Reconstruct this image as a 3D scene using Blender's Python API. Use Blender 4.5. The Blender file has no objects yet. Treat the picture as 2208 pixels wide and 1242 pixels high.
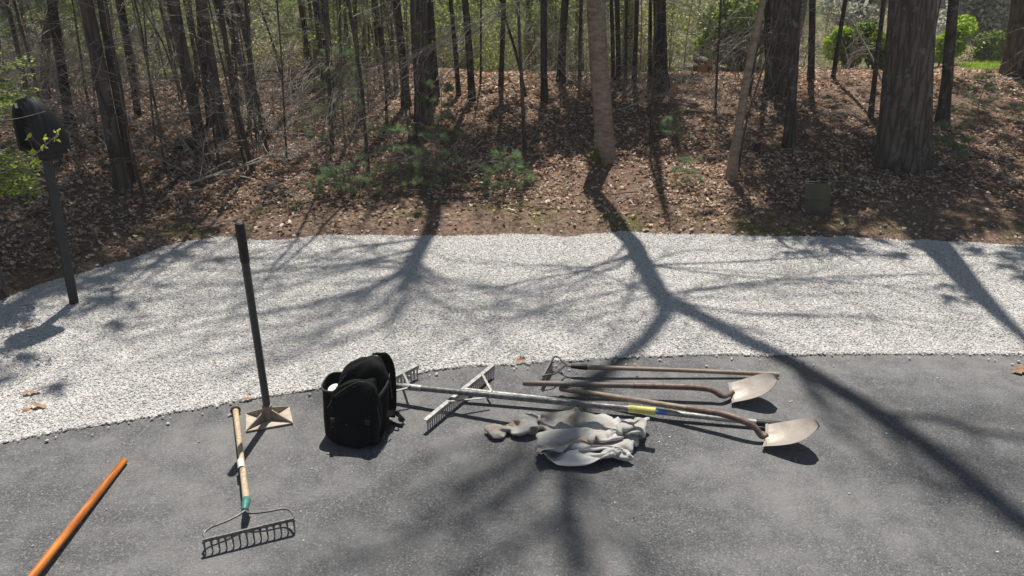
import bpy, math, random
import numpy as np
from mathutils import Vector, Matrix

# ------------------------------------------------------------------ camera, world, sun, exposure
SC = bpy.context.scene
COL = SC.collection
EYE = 2.2                       # camera height above the driveway, metres
PITCH = math.radians(22.5)      # looking down
FOCAL = 1650.0                  # in photo pixels (photo is 2208 wide)
cam_data = bpy.data.cameras.new('camera')
cam = bpy.data.objects.new('camera', cam_data)
COL.objects.link(cam)
cam.location = (0, 0, EYE)
cam.rotation_euler = (math.pi / 2 - PITCH, 0, 0)
cam_data.sensor_width = 36.0
cam_data.lens = 36.0 * FOCAL / 2208.0
cam_data.clip_start = 0.05
cam_data.clip_end = 1000
SC.camera = cam

SUN_EL, SUN_X = math.radians(66.5), 0.06      # sun beyond the wood, a touch to the right
world = bpy.data.worlds.new('World')
SC.world = world
world.use_nodes = True
wn = world.node_tree
sky = wn.nodes.new('ShaderNodeTexSky')
sky.sky_type = 'NISHITA'
sky.sun_disc = False
sky.sun_elevation = SUN_EL
sky.sun_rotation = math.atan2(SUN_X, 1.0)
sky.air_density = 1.0
sky.dust_density = 0.8
sky.ozone_density = 1.0
wn.nodes['Background'].inputs[1].default_value = 0.05
wn.links.new(sky.outputs[0], wn.nodes['Background'].inputs[0])

sun_data = bpy.data.lights.new('sun', 'SUN')
sun_data.energy = 5.0
sun_data.angle = math.radians(0.53)
sun_data.color = (1.0, 0.955, 0.89)
sun = bpy.data.objects.new('sun', sun_data)
COL.objects.link(sun)
SUN_DIR = Vector((SUN_X * math.cos(SUN_EL), math.cos(SUN_EL), math.sin(SUN_EL))).normalized()
sun.rotation_euler = SUN_DIR.to_track_quat('Z', 'Y').to_euler()

SC.view_settings.view_transform = 'Standard'
SC.view_settings.look = 'None'
SC.view_settings.gamma = 1
SC.view_settings.use_curve_mapping = False
SC.view_settings.exposure = 0.42
SC.render.engine = 'CYCLES'
SC.cycles.max_bounces = 8
SC.cycles.transparent_max_bounces = 8

rng = np.random.default_rng(7)
random.seed(11)
R = random.uniform

# ------------------------------------------------------------------ survey: where a sight line meets the place
def ray(px, py):
    x = (px - 1104) / FOCAL
    d = (py - 621) / FOCAL
    return np.array([x, math.cos(PITCH) - d * math.sin(PITCH), -(math.sin(PITCH) + d * math.cos(PITCH))])

def on_z(px, py, z=0.0):
    r = ray(px, py)
    return np.array([0, 0, EYE]) + r * ((z - EYE) / r[2])

def on_y(px, py, y):
    r = ray(px, py)
    return np.array([0, 0, EYE]) + r * (y / r[1])

def _hash(ix, iy, s):
    h = (ix.astype(np.int64) * 374761393 + iy.astype(np.int64) * 668265263 + s * 982451653) & 0xFFFFFFFF
    h = ((h ^ (h >> 13)) * 1274126177) & 0xFFFFFFFF
    return ((h ^ (h >> 16)) & 0xFFFF) / 65535.0

def vnoise(x, y, s=0):
    x = np.asarray(x, float); y = np.asarray(y, float)
    ix = np.floor(x); iy = np.floor(y)
    fx = x - ix; fy = y - iy
    fx = fx * fx * (3 - 2 * fx); fy = fy * fy * (3 - 2 * fy)
    a = _hash(ix, iy, s); b = _hash(ix + 1, iy, s); c = _hash(ix, iy + 1, s); d = _hash(ix + 1, iy + 1, s)
    return (a * (1 - fx) + b * fx) * (1 - fy) + (c * (1 - fx) + d * fx) * fy * 1.0 - 0.5

FAR_EDGE = [(-9, .6), (-5.2, 2.6), (-4.15, 3.9), (-3.76, 5.05), (-3.66, 5.4), (-3.55, 5.62), (-3.41, 5.76), (-3.17, 5.92), (-3.0, 6.26), (-2.7, 6.45), (-1.89, 6.52), (-1.16, 6.64),
            (-.44, 6.68), (.41, 6.64), (1.07, 6.57), (1.65, 6.53), (2.16, 6.57), (2.8, 6.49), (3.7, 6.45), (4.5, 6.36), (7, 6.2), (14, 5.7)]
NEAR_EDGE = [(-9, -1), (-5, 1.6), (-3.4, 2.85), (-2.584, 3.269), (-2.3, 3.396), (-1.925, 3.531), (-1.55, 3.674), (-1.2, 3.791), (-.75, 3.963), (-.29, 4.078), (.215, 4.149),
             (1.14, 4.228), (2.0, 4.241), (3.18, 4.235), (6, 4.2), (14, 3.9)]
def far_edge(x):
    return np.interp(x, [p[0] for p in FAR_EDGE], [p[1] for p in FAR_EDGE]) + .09 * vnoise(np.asarray(x) * 2.3, 0 * np.asarray(x), 3) + .05 * vnoise(np.asarray(x) * 7, 0 * np.asarray(x), 4)
def near_edge(x):
    return np.interp(x, [p[0] for p in NEAR_EDGE], [p[1] for p in NEAR_EDGE]) + .03 * vnoise(np.asarray(x) * 3, 0 * np.asarray(x), 5)

def sstep(a, b, x):
    t = np.clip((np.asarray(x, float) - a) / (b - a), 0, 1)
    return t * t * (3 - 2 * t)

def ground_h(x, y):
    x = np.asarray(x, float); y = np.asarray(y, float)
    d = y - far_edge(x)
    d = np.where(x < -4.2, np.minimum(d, (-3.9 - x) * .8 + np.maximum(y - 5.0, 0)), d)
    right = sstep(-3.2, -.3, x)
    s = .105 + .062 * right
    dc = 7.0 - 2.5 * right                       # distance to the crest of the bank
    up = s * np.clip(d, 0, dc)
    k = .55
    rgt = sstep(.2, .34, x / np.maximum(y, 1.0))
    t = d - dc
    down = np.where(t > 0, (s * (1 - np.exp(-np.maximum(t, 0) / k)) * k) - (1 - rgt) * .15 * np.clip(t, 0, 11) - rgt * ((.11 - .045 * sstep(.5, .56, x / np.maximum(y, 1.0))) * np.clip(t, 0, 5.2) + .19 * np.clip(t - 5.2, 0, 10)), 0)
    z = up + down
    lump = sstep(.1, 1.2, d)
    z = z + lump * (.16 * vnoise(x / 2.7, y / 2.7, 1) + .07 * vnoise(x / .9, y / .9, 2) + .03 * vnoise(x / .33, y / .33, 6))
    z = z + sstep(20, 60, y) * 1.2 * vnoise(x / 19, y / 19, 8)
    base = -.05 + .075 * sstep(-.18, .10, d)
    return np.where(d > .1, .025 + z, base + np.where(d > -.1, .012 * vnoise(x * 9, y * 9, 9), 0))

def on_ground(px, py):
    r = ray(px, py)
    t = np.arange(3.0, 90, .02)
    p = np.array([0, 0, EYE])[None] + t[:, None] * r[None]
    below = np.nonzero(p[:, 2] < ground_h(p[:, 0], p[:, 1]))[0]
    return p[below[0]] if len(below) else p[-1]

def gz(x, y):
    return float(ground_h(np.array([x]), np.array([y]))[0])

# ------------------------------------------------------------------ mesh building
def world_of(o):
    v = Vector((0, 0, 0))
    while o is not None:
        v = v + o.location
        o = o.parent
    return v

def link(name, me, parent=None):
    o = bpy.data.objects.new(name, me)
    COL.objects.link(o)
    if parent is not None:
        o.parent = parent
    return o

def tag(o, label=None, cat=None, group=None, kind=None):
    if label: o['label'] = label
    if cat: o['category'] = cat
    if group: o['group'] = group
    if kind: o['kind'] = kind
    return o

def thing(name, label, cat, loc=(0, 0, 0), group=None):
    o = link(name, None)
    o.location = Vector([float(c) for c in loc])
    return tag(o, label, cat, group)

def np_mesh(name, V, F, material, smooth=False):
    """V: n x 3; F: m x k (k = 3 or 4)"""
    V = np.asarray(V, np.float32); F = np.asarray(F, np.int32)
    me = bpy.data.meshes.new(name)
    m, k = F.shape
    me.vertices.add(len(V)); me.vertices.foreach_set('co', V.ravel())
    me.loops.add(m * k); me.loops.foreach_set('vertex_index', F.ravel())
    me.polygons.add(m)
    me.polygons.foreach_set('loop_start', np.arange(0, m * k, k, dtype=np.int32))
    me.polygons.foreach_set('loop_total', np.full(m, k, np.int32))
    me.polygons.foreach_set('use_smooth', np.full(m, smooth, bool))
    me.update(calc_edges=True)
    me.materials.append(material)
    return me

class MB:
    def __init__(self):
        self.V = []; self.F = []
    def add(self, V, F):
        o = len(self.V)
        self.V.extend([tuple(float(c) for c in v) for v in V])
        self.F.extend([tuple(i + o for i in f) for f in F])
        return self
    def rings(self, rings, cap=True, closed=True):
        n = len(rings[0]); V = [p for r in rings for p in r]; F = []
        for a in range(len(rings) - 1):
            for i in range(n if closed else n - 1):
                j = (i + 1) % n
                F.append((a * n + i, a * n + j, (a + 1) * n + j, (a + 1) * n + i))
        if cap:
            F.append(tuple(range(n - 1, -1, -1)))
            F.append(tuple((len(rings) - 1) * n + i for i in range(n)))
        return self.add(V, F)
    def tube(self, pts, rad, n=8, cap=True, squash=None):
        pts = [Vector(p) for p in pts]
        if not hasattr(rad, '__len__'): rad = [rad] * len(pts)
        t0 = (pts[1] - pts[0]).normalized()
        u = t0.cross(Vector((0, 0, 1)))
        if u.length < .1: u = t0.cross(Vector((0, 1, 0)))
        u.normalize()
        rings = []
        for i, p in enumerate(pts):
            a = pts[max(i - 1, 0)]; b = pts[min(i + 1, len(pts) - 1)]
            t = (b - a).normalized()
            u = (u - t * u.dot(t)).normalized(); v = t.cross(u)
            rings.append([p + (u * math.cos(2 * math.pi * k / n) + v * math.sin(2 * math.pi * k / n)) * rad[i] for k in range(n)])
        return self.rings(rings, cap)
    def box(self, c, s, M=None):
        c = Vector(c); M = M or Matrix.Identity(3)
        V = [c + M @ Vector((x * s[0] / 2, y * s[1] / 2, z * s[2] / 2)) for x in (-1, 1) for y in (-1, 1) for z in (-1, 1)]
        return self.add(V, [(0, 1, 3, 2), (4, 6, 7, 5), (0, 4, 5, 1), (2, 3, 7, 6), (0, 2, 6, 4), (1, 5, 7, 3)])
    def bar(self, a, b, w, h, up=(0, 0, 1)):
        """rectangular bar between two points; w across, h along up"""
        a = Vector(a); b = Vector(b); t = (b - a).normalized(); up = Vector(up)
        s = t.cross(up).normalized(); up = s.cross(t).normalized()
        R4 = [[p + s * (x * w / 2) + up * (y * h / 2) for x, y in ((-1, -1), (1, -1), (1, 1), (-1, 1))] for p in (a, b)]
        return self.rings(R4)
    def build(self, name, material, parent=None, smooth=True, angle=.6, bevel=0, sub=0):
        w = world_of(parent)
        me = bpy.data.meshes.new(name)
        me.from_pydata([(v[0] - w.x, v[1] - w.y, v[2] - w.z) for v in self.V], [], self.F)
        me.materials.append(material)
        me.update()
        if smooth:
            me.shade_smooth()
            me.set_sharp_from_angle(angle=angle)
        o = link(name, me, parent)
        if bevel:
            b = o.modifiers.new('bevel', 'BEVEL'); b.width = bevel; b.segments = 2; b.limit_method = 'ANGLE'
        if sub:
            b = o.modifiers.new('sub', 'SUBSURF'); b.levels = sub; b.render_levels = sub
        return o

def copy_tree(o, parent=None):
    c = o.copy(); COL.objects.link(c)
    if parent is not None: c.parent = parent
    for ch in list(o.children):
        copy_tree(ch, c)
    return c

def smooth_path(pts, n=6):
    """Catmull-Rom through the points"""
    P = [Vector(p) for p in pts]; out = []
    P = [P[0] * 2 - P[1]] + P + [P[-1] * 2 - P[-2]]
    for i in range(1, len(P) - 2):
        a, b, c, d = P[i - 1:i + 3]
        for k in range(n):
            t = k / n
            out.append(.5 * ((2 * b) + (c - a) * t + (2 * a - 5 * b + 4 * c - d) * t * t + (3 * b - a - 3 * c + d) * t ** 3))
    out.append(P[-2])
    return out

# ------------------------------------------------------------------ materials
class NT:
    def __init__(self, name):
        self.m = bpy.data.materials.new(name); self.m.use_nodes = True
        self.t = self.m.node_tree
        self.bsdf = self.t.nodes['Principled BSDF']; self.out = self.t.nodes['Material Output']
    def n(self, typ, props=None, **ins):
        nd = self.t.nodes.new('ShaderNode' + typ)
        for k, v in (props or {}).items(): setattr(nd, k, v)
        for k, v in ins.items():
            key = int(k[1:]) if k[0] == '_' else k.replace('_', ' ')
            self.set(nd.inputs[key], v)
        return nd
    def set(self, sock, v):
        if isinstance(v, bpy.types.NodeSocket): self.t.links.new(v, sock)
        else: sock.default_value = v
    def ramp(self, fac, stops, interp='LINEAR'):
        nd = self.t.nodes.new('ShaderNodeValToRGB'); cr = nd.color_ramp; cr.interpolation = interp
        while len(cr.elements) < len(stops): cr.elements.new(.5)
        for e, (p, c) in zip(cr.elements, stops):
            e.position = p; e.color = c if len(c) == 4 else (*c, 1)
        self.set(nd.inputs[0], fac)
        return nd.outputs[0]
    def coord(self, kind='Object', scale=(1, 1, 1)):
        tc = self.n('TexCoord'); mp = self.n('Mapping')
        self.set(mp.inputs[0], tc.outputs[kind]); mp.inputs['Scale'].default_value = scale
        return mp.outputs[0]
    def noise(self, vec, scale, detail=4, rough=.55, out=0):
        nd = self.n('TexNoise', Scale=scale, Detail=detail, Roughness=rough); self.set(nd.inputs['Vector'], vec)
        return nd.outputs[out]
    def voronoi(self, vec, scale, feature='F1', out='Distance'):
        nd = self.n('TexVoronoi', {'feature': feature}, Scale=scale); self.set(nd.inputs['Vector'], vec)
        return nd.outputs[out]
    def mix(self, f, a, b, mode='MIX'):
        nd = self.t.nodes.new('ShaderNodeMix'); nd.data_type = 'RGBA'; nd.blend_type = mode
        self.set(nd.inputs[0], f)
        for i, v in ((6, a), (7, b)):
            if not isinstance(v, bpy.types.NodeSocket) and len(v) == 3: v = (*v, 1)
            self.set(nd.inputs[i], v)
        return nd.outputs[2]
    def math(self, op, a, b=0.0, c=None):
        nd = self.n('Math', {'operation': op}); self.set(nd.inputs[0], a); self.set(nd.inputs[1], b)
        if c is not None: self.set(nd.inputs[2], c)
        return nd.outputs[0]
    def bump(self, h, strength=.5, dist=.01):
        nd = self.n('Bump', Strength=strength, Distance=dist); self.set(nd.inputs['Height'], h)
        return nd.outputs[0]
    def end(self, color=None, rough=.8, metal=0.0, normal=None, spec=None, sheen=None):
        b = self.bsdf
        if color is not None: self.set(b.inputs['Base Color'], color if isinstance(color, bpy.types.NodeSocket) or len(color) == 4 else (*color, 1))
        self.set(b.inputs['Roughness'], rough); self.set(b.inputs['Metallic'], metal)
        if normal is not None: self.set(b.inputs['Normal'], normal)
        if spec is not None: self.set(b.inputs['Specular IOR Level'], spec)
        if sheen is not None: self.set(b.inputs['Sheen Weight'], sheen)
        return self.m
    def island(self):
        return self.n('NewGeometry').outputs['Random Per Island']

def mat_simple(name, c, rough=.7, metal=0, var=.25, scale=12, bump=.0, bscale=60, spec=None):
    t = NT(name); v = t.coord()
    nz = t.noise(v, scale, 6, .6)
    col = t.ramp(nz, [(.25, tuple(x * (1 - var) for x in c)), (.75, tuple(min(1, x * (1 + var)) for x in c))])
    nm = t.bump(t.noise(v, bscale, 3), bump, .004) if bump else None
    return t.end(col, rough, metal, nm, spec)

def mat_leaf(name, stops, transl=.45, rough=.55, tcol=None):
    """leaves and needles: a colour of its own for each leaf, light passing through"""
    t = NT(name)
    col = t.ramp(t.island(), stops)
    t.end(col, rough, spec=.25)
    tr = t.n('BsdfTranslucent')
    tc = t.mix(1.0, col, tcol or (1.5, 1.7, .8), 'MULTIPLY')
    t.set(tr.inputs[0], tc)
    mx = t.n('MixShader'); t.set(mx.inputs[0], transl)
    t.set(mx.inputs[1], t.bsdf.outputs[0]); t.set(mx.inputs[2], tr.outputs[0])
    t.set(t.out.inputs[0], mx.outputs[0])
    return t.m

def mat_bark(name, dark, light, zs=.18, scale=14, bump=.9, lichen=None):
    t = NT(name); v = t.coord('Object', (1, 1, zs))
    vo = t.voronoi(v, scale, 'DISTANCE_TO_EDGE'); nz = t.noise(v, scale * 1.6, 8, .65)
    h = t.math('ADD', t.math('MINIMUM', vo, .22), t.math('MULTIPLY', nz, .25))
    col = t.ramp(h, [(.08, dark), (.38, light)])
    big = t.noise(t.coord('Object', (1, 1, .6)), 2.2, 4)
    col = t.mix(t.math('MULTIPLY', big, .55), col, tuple(x * .62 for x in dark))
    if lichen:
        lf = t.ramp(t.noise(t.coord('Object'), 9, 5, .7), [(.56, (0, 0, 0)), (.66, (1, 1, 1))])
        col = t.mix(lf, col, lichen)
    return t.end(col, .9, 0, t.bump(h, bump, .02), spec=.2)

M = {}
M['bark_dark'] = mat_bark('bark_dark', (.028, .022, .018), (.115, .092, .076))
M['bark_grey'] = mat_bark('bark_grey', (.04, .033, .027), (.15, .123, .1), .2, 11, .9, (.2, .21, .19))
M['bark_brown'] = mat_bark('bark_brown', (.048, .039, .032), (.21, .172, .145), .14, 17, 1.0, (.2, .2, .18))
def cherry():
    t = NT('bark_cherry'); v = t.coord('Object', (1, 1, 3.2))
    ln = t.noise(v, 8, 6, .65); fine = t.noise(t.coord('Object', (1, 1, 1.3)), 22, 7, .72)
    col = t.ramp(t.math('ADD', t.math('MULTIPLY', ln, .6), t.math('MULTIPLY', fine, .4)), [(.3, (.075, .052, .038)), (.48, (.26, .195, .15)), (.6, (.36, .285, .23)), (.7, (.52, .45, .38))])
    return t.end(col, .8, 0, t.bump(fine, .7, .012), spec=.25)
M['bark_cherry'] = cherry()
M['twig'] = mat_simple('twig_bark', (.19, .165, .14), .85, var=.4, scale=5)
M['dead_twig'] = mat_simple('dead_twig_bark', (.27, .24, .205), .85, var=.45, scale=7)
M['pale_twig'] = mat_simple('pale_twig_bark', (.36, .33, .29), .8, var=.3, scale=9)
M['needles'] = mat_leaf('pine_needles', [(0, (.13, .18, .115)), (.5, (.23, .29, .185)), (1, (.35, .41, .27))], .5, .5, (1.2, 1.35, .95))
M['needles_far'] = mat_leaf('far_pine_needles', [(0, (.17, .195, .12)), (.5, (.3, .33, .2)), (1, (.47, .48, .31))], .55, .6, (1.3, 1.45, .8))
M['spring'] = mat_leaf('spring_leaves', [(0, (.17, .22, .06)), (.6, (.3, .36, .1)), (1, (.46, .47, .16))], .5)
M['shrub_grey'] = mat_leaf('grey_green_brush', [(0, (.3, .265, .2)), (.4, (.47, .43, .31)), (.75, (.62, .57, .4)), (1, (.75, .68, .53))], .45, .6, (1.3, 1.3, .9))
M['rhodo'] = mat_leaf('rhododendron_leaves', [(0, (.025, .055, .018)), (.5, (.07, .13, .025)), (.8, (.2, .26, .045)), (1, (.36, .38, .08))], .4, .35, (1.9, 2.0, .5))
M['bright'] = mat_leaf('bright_spring_leaves', [(0, (.16, .24, .03)), (1, (.36, .42, .07))], .55)
M['blossom'] = mat_leaf('pale_blossom', [(0, (.2, .22, .19)), (.5, (.42, .43, .38)), (1, (.72, .71, .64))], .35, .6, (1.1, 1.1, 1.0))
M['litter'] = mat_leaf('dead_leaves', [(0, (.1, .065, .048)), (.25, (.28, .19, .135)), (.55, (.52, .38, .28)), (.82, (.68, .55, .43)), (1, (.82, .73, .62))], .22, .7, (1.25, 1.0, .75))

def ground_mat():
    t = NT('forest_floor'); v = t.coord('Object')
    geo = t.n('NewGeometry').outputs['Position']
    sep = t.n('SeparateXYZ'); t.set(sep.inputs[0], geo)
    a = t.noise(v, 26, 8, .75); b = t.noise(v, 1.3, 5, .6); c = t.noise(v, 90, 4, .7)
    col = t.ramp(t.math('ADD', t.math('MULTIPLY', a, .6), t.math('MULTIPLY', c, .4)), [(.34, (.05, .033, .024)), (.5, (.17, .112, .08)), (.6, (.34, .235, .17)), (.7, (.58, .44, .33))])
    col = t.mix(t.ramp(b, [(.4, (0, 0, 0)), (.65, (.55, .55, .55))]), col, (.23, .15, .108))
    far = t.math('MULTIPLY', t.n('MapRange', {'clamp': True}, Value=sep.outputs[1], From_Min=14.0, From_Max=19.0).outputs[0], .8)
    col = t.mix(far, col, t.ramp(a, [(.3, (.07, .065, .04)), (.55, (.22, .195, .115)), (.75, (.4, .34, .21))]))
    # moss and thin grass along the gravel, soil showing between
    at = t.n('Attribute', {'attribute_name': 'edge'}).outputs['Fac']
    mossn = t.ramp(t.noise(v, 2.2, 6, .65), [(.52, (0, 0, 0)), (.62, (.8, .8, .8))])
    moss = t.ramp(a, [(.3, (.07, .06, .025)), (.55, (.16, .15, .06)), (.75, (.3, .27, .13))])
    soil = t.ramp(a, [(.36, (.08, .053, .038)), (.5, (.2, .135, .1)), (.66, (.38, .275, .205))])
    near = t.mix(mossn, soil, moss)
    col = t.mix(at, col, near)
    lawn = t.n('Attribute', {'attribute_name': 'lawn'}).outputs['Fac']
    col = t.mix(lawn, col, t.ramp(a, [(.3, (.11, .17, .045)), (.7, (.24, .31, .1))]))
    h = t.math('ADD', t.math('MULTIPLY', a, .7), t.math('MULTIPLY', c, .3))
    return t.end(col, .95, 0, t.bump(h, 1.0, .03), spec=.15)
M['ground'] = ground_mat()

def gravel_bed_mat():
    t = NT('gravel_bed'); v = t.coord('Object')
    vo = t.voronoi(v, 55, 'F1'); vc = t.voronoi(v, 55, 'F1', 'Color')
    col = t.ramp(t.n('SeparateColor', Color=vc).outputs[0], [(0, (.44, .43, .41)), (.5, (.56, .545, .52)), (1, (.66, .64, .61))])
    return t.end(col, .9, 0, t.bump(vo, 1.0, .012), spec=.2)
M['gravel_bed'] = gravel_bed_mat()

def stone_mat():
    t = NT('crushed_stone')
    r = t.n('ObjectInfo').outputs['Random']
    col = t.ramp(r, [(0, (.3, .29, .28)), (.06, (.44, .43, .415)), (.25, (.55, .54, .52)), (.55, (.62, .605, .58)), (.8, (.66, .625, .57)), (.92, (.56, .5, .43)), (1, (.74, .725, .7))])
    nz = t.noise(t.coord('Object'), 1.6, 4)
    col = t.mix(t.math('MULTIPLY', nz, .2), col, (.36, .35, .34))
    return t.end(col, .85, 0, None, spec=.3)
M['stone'] = stone_mat()

def asphalt_mat():
    t = NT('asphalt'); v = t.coord('Object')
    vo = t.voronoi(v, 150, 'F1'); vcol = t.voronoi(v, 150, 'F1', 'Color')
    vs = t.n('SeparateColor', Color=vcol).outputs[0]
    fine = t.noise(v, 260, 3, .7); big = t.noise(v, 1.1, 6, .6); mid = t.noise(v, 6, 5, .65)
    agg = t.ramp(vs, [(0, (.05, .051, .054)), (.4, (.112, .113, .115)), (.75, (.17, .169, .167)), (.95, (.25, .245, .235)), (1, (.36, .35, .335))])
    col = t.mix(t.ramp(fine, [(.4, (0, 0, 0)), (.6, (.6, .6, .6))]), agg, (.075, .076, .08))
    coarse = t.noise(v, 95, 3, .7)
    col = t.mix(t.ramp(coarse, [(.4, (.75, .75, .75)), (.56, (0, 0, 0))]), col, (.06, .06, .063))
    dust = t.ramp(t.math('ADD', t.math('MULTIPLY', big, .6), t.math('MULTIPLY', mid, .4)), [(.44, (0, 0, 0)), (.62, (.6, .6, .6))])
    col = t.mix(dust, col, (.235, .23, .22))
    scuff = t.ramp(t.noise(t.coord('Object', (1, 3.2, 1)), 2.3, 8, .72), [(.6, (0, 0, 0)), (.72, (.35, .35, .35))])
    col = t.mix(scuff, col, (.28, .27, .25))
    rust = t.ramp(t.noise(v, 1.7, 5, .5), [(.66, (0, 0, 0)), (.76, (.22, .22, .22))])
    col = t.mix(rust, col, (.22, .15, .11))
    h = t.math('ADD', t.math('MULTIPLY', t.math('SUBTRACT', .6, vo), .7), t.math('MULTIPLY', fine, .5))
    return t.end(col, t.ramp(fine, [(.3, (.62, .62, .62)), (.7, (.85, .85, .85))]), 0, t.bump(h, .85, .006), spec=.45)
M['asphalt'] = asphalt_mat()

def wood_mat(name, a, b, zs=(26, 26, 2.2), rough=.6, stain=None, ax=0):
    t = NT(name); sc = [zs[0]] * 3; sc[ax] = zs[2]
    v = t.coord('Object', tuple(sc))
    nz = t.noise(v, 1.6, 8, .65); sp = t.noise(t.coord('Object'), 60, 5, .75)
    col = t.ramp(nz, [(.32, a), (.66, b)])
    if stain:
        col = t.mix(t.ramp(sp, [(.52, (0, 0, 0)), (.66, (.8, .8, .8))]), col, stain)
    return t.end(col, rough, 0, t.bump(nz, .25, .003), spec=.35)
M['wood_pale'] = wood_mat('pale_worn_wood', (.36, .27, .16), (.6, .49, .34), stain=(.2, .15, .1), ax=1)
M['wood_orange'] = wood_mat('orange_varnished_wood', (.27, .06, .012), (.64, .23, .04), rough=.4, ax=1)
M['wood_tan'] = wood_mat('weathered_tan_wood', (.19, .14, .1), (.36, .285, .215), stain=(.13, .09, .06))
M['wood_grey'] = wood_mat('weathered_grey_brown_wood', (.13, .105, .088), (.25, .205, .17), stain=(.09, .065, .05))
def metal_mat(name, c, c2, rough=.5, metal=.75, scale=40):
    t = NT(name); v = t.coord('Object')
    nz = t.noise(v, scale, 8, .7); st = t.ramp(nz, [(.35, c2), (.6, c)])
    return t.end(st, t.ramp(nz, [(.3, (min(1, rough + .2),) * 3), (.7, (rough,) * 3)]), metal, t.bump(nz, .15, .002))
M['aluminium'] = metal_mat('aluminium', (.4, .395, .37), (.22, .215, .2), .5, .5)
M['galvanised'] = metal_mat('dull_grey_tube', (.24, .24, .235), (.07, .07, .068), .42, .5, 55)
M['blade'] = metal_mat('worn_shovel_steel', (.4, .365, .325), (.32, .28, .24), .5, .35, 13)
M['blade_tip'] = M['blade']
M['socket'] = metal_mat('brown_rusted_steel', (.2, .14, .115), (.11, .075, .06), .55, .35, 30)
M['rake_steel'] = metal_mat('grey_rake_steel', (.2, .195, .185), (.09, .085, .08), .5, .45, 70)
M['dark_steel'] = metal_mat('dark_rake_steel', (.1, .1, .1), (.045, .045, .045), .5, .5, 60)
M['tamper_plate'] = metal_mat('dusty_tamper_plate', (.46, .4, .32), (.34, .28, .21), .6, .2, 26)
M['tamper_rib'] = metal_mat('tamper_rib_steel', (.33, .28, .22), (.22, .18, .13), .6, .2, 26)
M['pole'] = mat_simple('dark_green_grey_fibreglass', (.05, .052, .047), .42, var=.35, scale=30, bump=.15)
M['grip'] = mat_simple('black_rubber', (.014, .014, .014), .6, var=.2, bump=.2)
M['green_ferrule'] = mat_simple('green_painted_ferrule', (.05, .19, .15), .5, var=.35, scale=40)
M['yellow'] = mat_simple('yellow_sleeve', (.58, .54, .13), .5, var=.18, scale=50)
M['blue_label'] = mat_simple('blue_label', (.1, .2, .5), .4, var=.3, scale=30)
M['paper'] = mat_simple('worn_paper_label', (.62, .58, .5), .7, var=.2, scale=60)
M['pack'] = mat_simple('black_nylon', (.0045, .0045, .0052), .75, var=.3, scale=30, bump=.5, bscale=420, spec=.18)
M['pack_trim'] = mat_simple('black_webbing', (.04, .04, .043), .7, var=.25, scale=80, bump=.4, bscale=500)
M['red'] = mat_simple('red_zip_tab', (.3, .02, .015), .5)
M['tag_grey'] = mat_simple('grey_label', (.06, .06, .06), .6)
M['white'] = mat_simple('white_plastic', (.78, .77, .72), .45, var=.06)
M['lid_green'] = mat_simple('green_print', (.3, .42, .12), .5, var=.4, scale=90)
M['mailbox'] = mat_simple('black_moulded_plastic', (.012, .0125, .016), .6, var=.25, scale=9, bump=.3, bscale=260, spec=.3)
M['post'] = mat_simple('dark_grey_post_paint', (.02, .022, .027), .55, var=.25, scale=14, bump=.15)
M['concrete'] = mat_simple('block_concrete', (.1, .093, .064), .95, var=.22, scale=9, bump=.6, bscale=120)
M['cloth'] = None
def cloth_mat():
    t = NT('dirty_grey_fleece'); v = t.coord('Object')
    big = t.noise(v, 5.5, 5, .6); fine = t.noise(v, 420, 2, .6)
    col = t.ramp(big, [(.34, (.34, .335, .31)), (.48, (.44, .425, .385)), (.58, (.38, .33, .265)), (.72, (.24, .19, .14))])
    sx = t.n('SeparateXYZ'); t.set(sx.inputs[0], v)
    pale = t.n('MapRange', {'clamp': True}, Value=t.math('ADD', sx.outputs[0], t.math('MULTIPLY', t.noise(v, 4, 3), .3)), From_Min=.2, From_Max=.34).outputs[0]
    col = t.mix(t.math('MULTIPLY', pale, .7), col, (.56, .55, .52))
    cr = t.voronoi(t.coord('Object', (1, 1.6, 1)), 17, 'DISTANCE_TO_EDGE'); cr2 = t.noise(v, 26, 4, .6)
    nb = t.n('Bump', Strength=.55, Distance=.012); t.set(nb.inputs['Height'], t.math('ADD', t.math('MINIMUM', cr, .16), t.math('MULTIPLY', cr2, .35)))
    b2 = t.n('Bump', Strength=.4, Distance=.002); t.set(b2.inputs['Height'], fine); t.set(b2.inputs['Normal'], nb.outputs[0])
    return t.end(col, .95, 0, b2.outputs[0], spec=.1, sheen=.2)
M['cloth'] = cloth_mat()
M['cloth_inside'] = mat_simple('pale_fleece_lining', (.5, .49, .46), .95, var=.12, scale=7, bump=.3, bscale=300)
M['siding'] = mat_simple('house_siding', (.36, .34, .3), .8, var=.08)
M['white_paint'] = mat_simple('white_paint', (.74, .72, .66), .6, var=.06)
M['roof'] = mat_simple('grey_shingles', (.13, .125, .12), .9, var=.3, scale=6)
M['glass'] = mat_simple('window_glass', (.05, .055, .06), .1)
M['cut_wood'] = mat_simple('fresh_cut_wood', (.42, .2, .085), .8, var=.35, scale=16)
M['moss'] = mat_simple('moss', (.09, .1, .025), .95, var=.5, scale=40, bump=.8, bscale=90)
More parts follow.
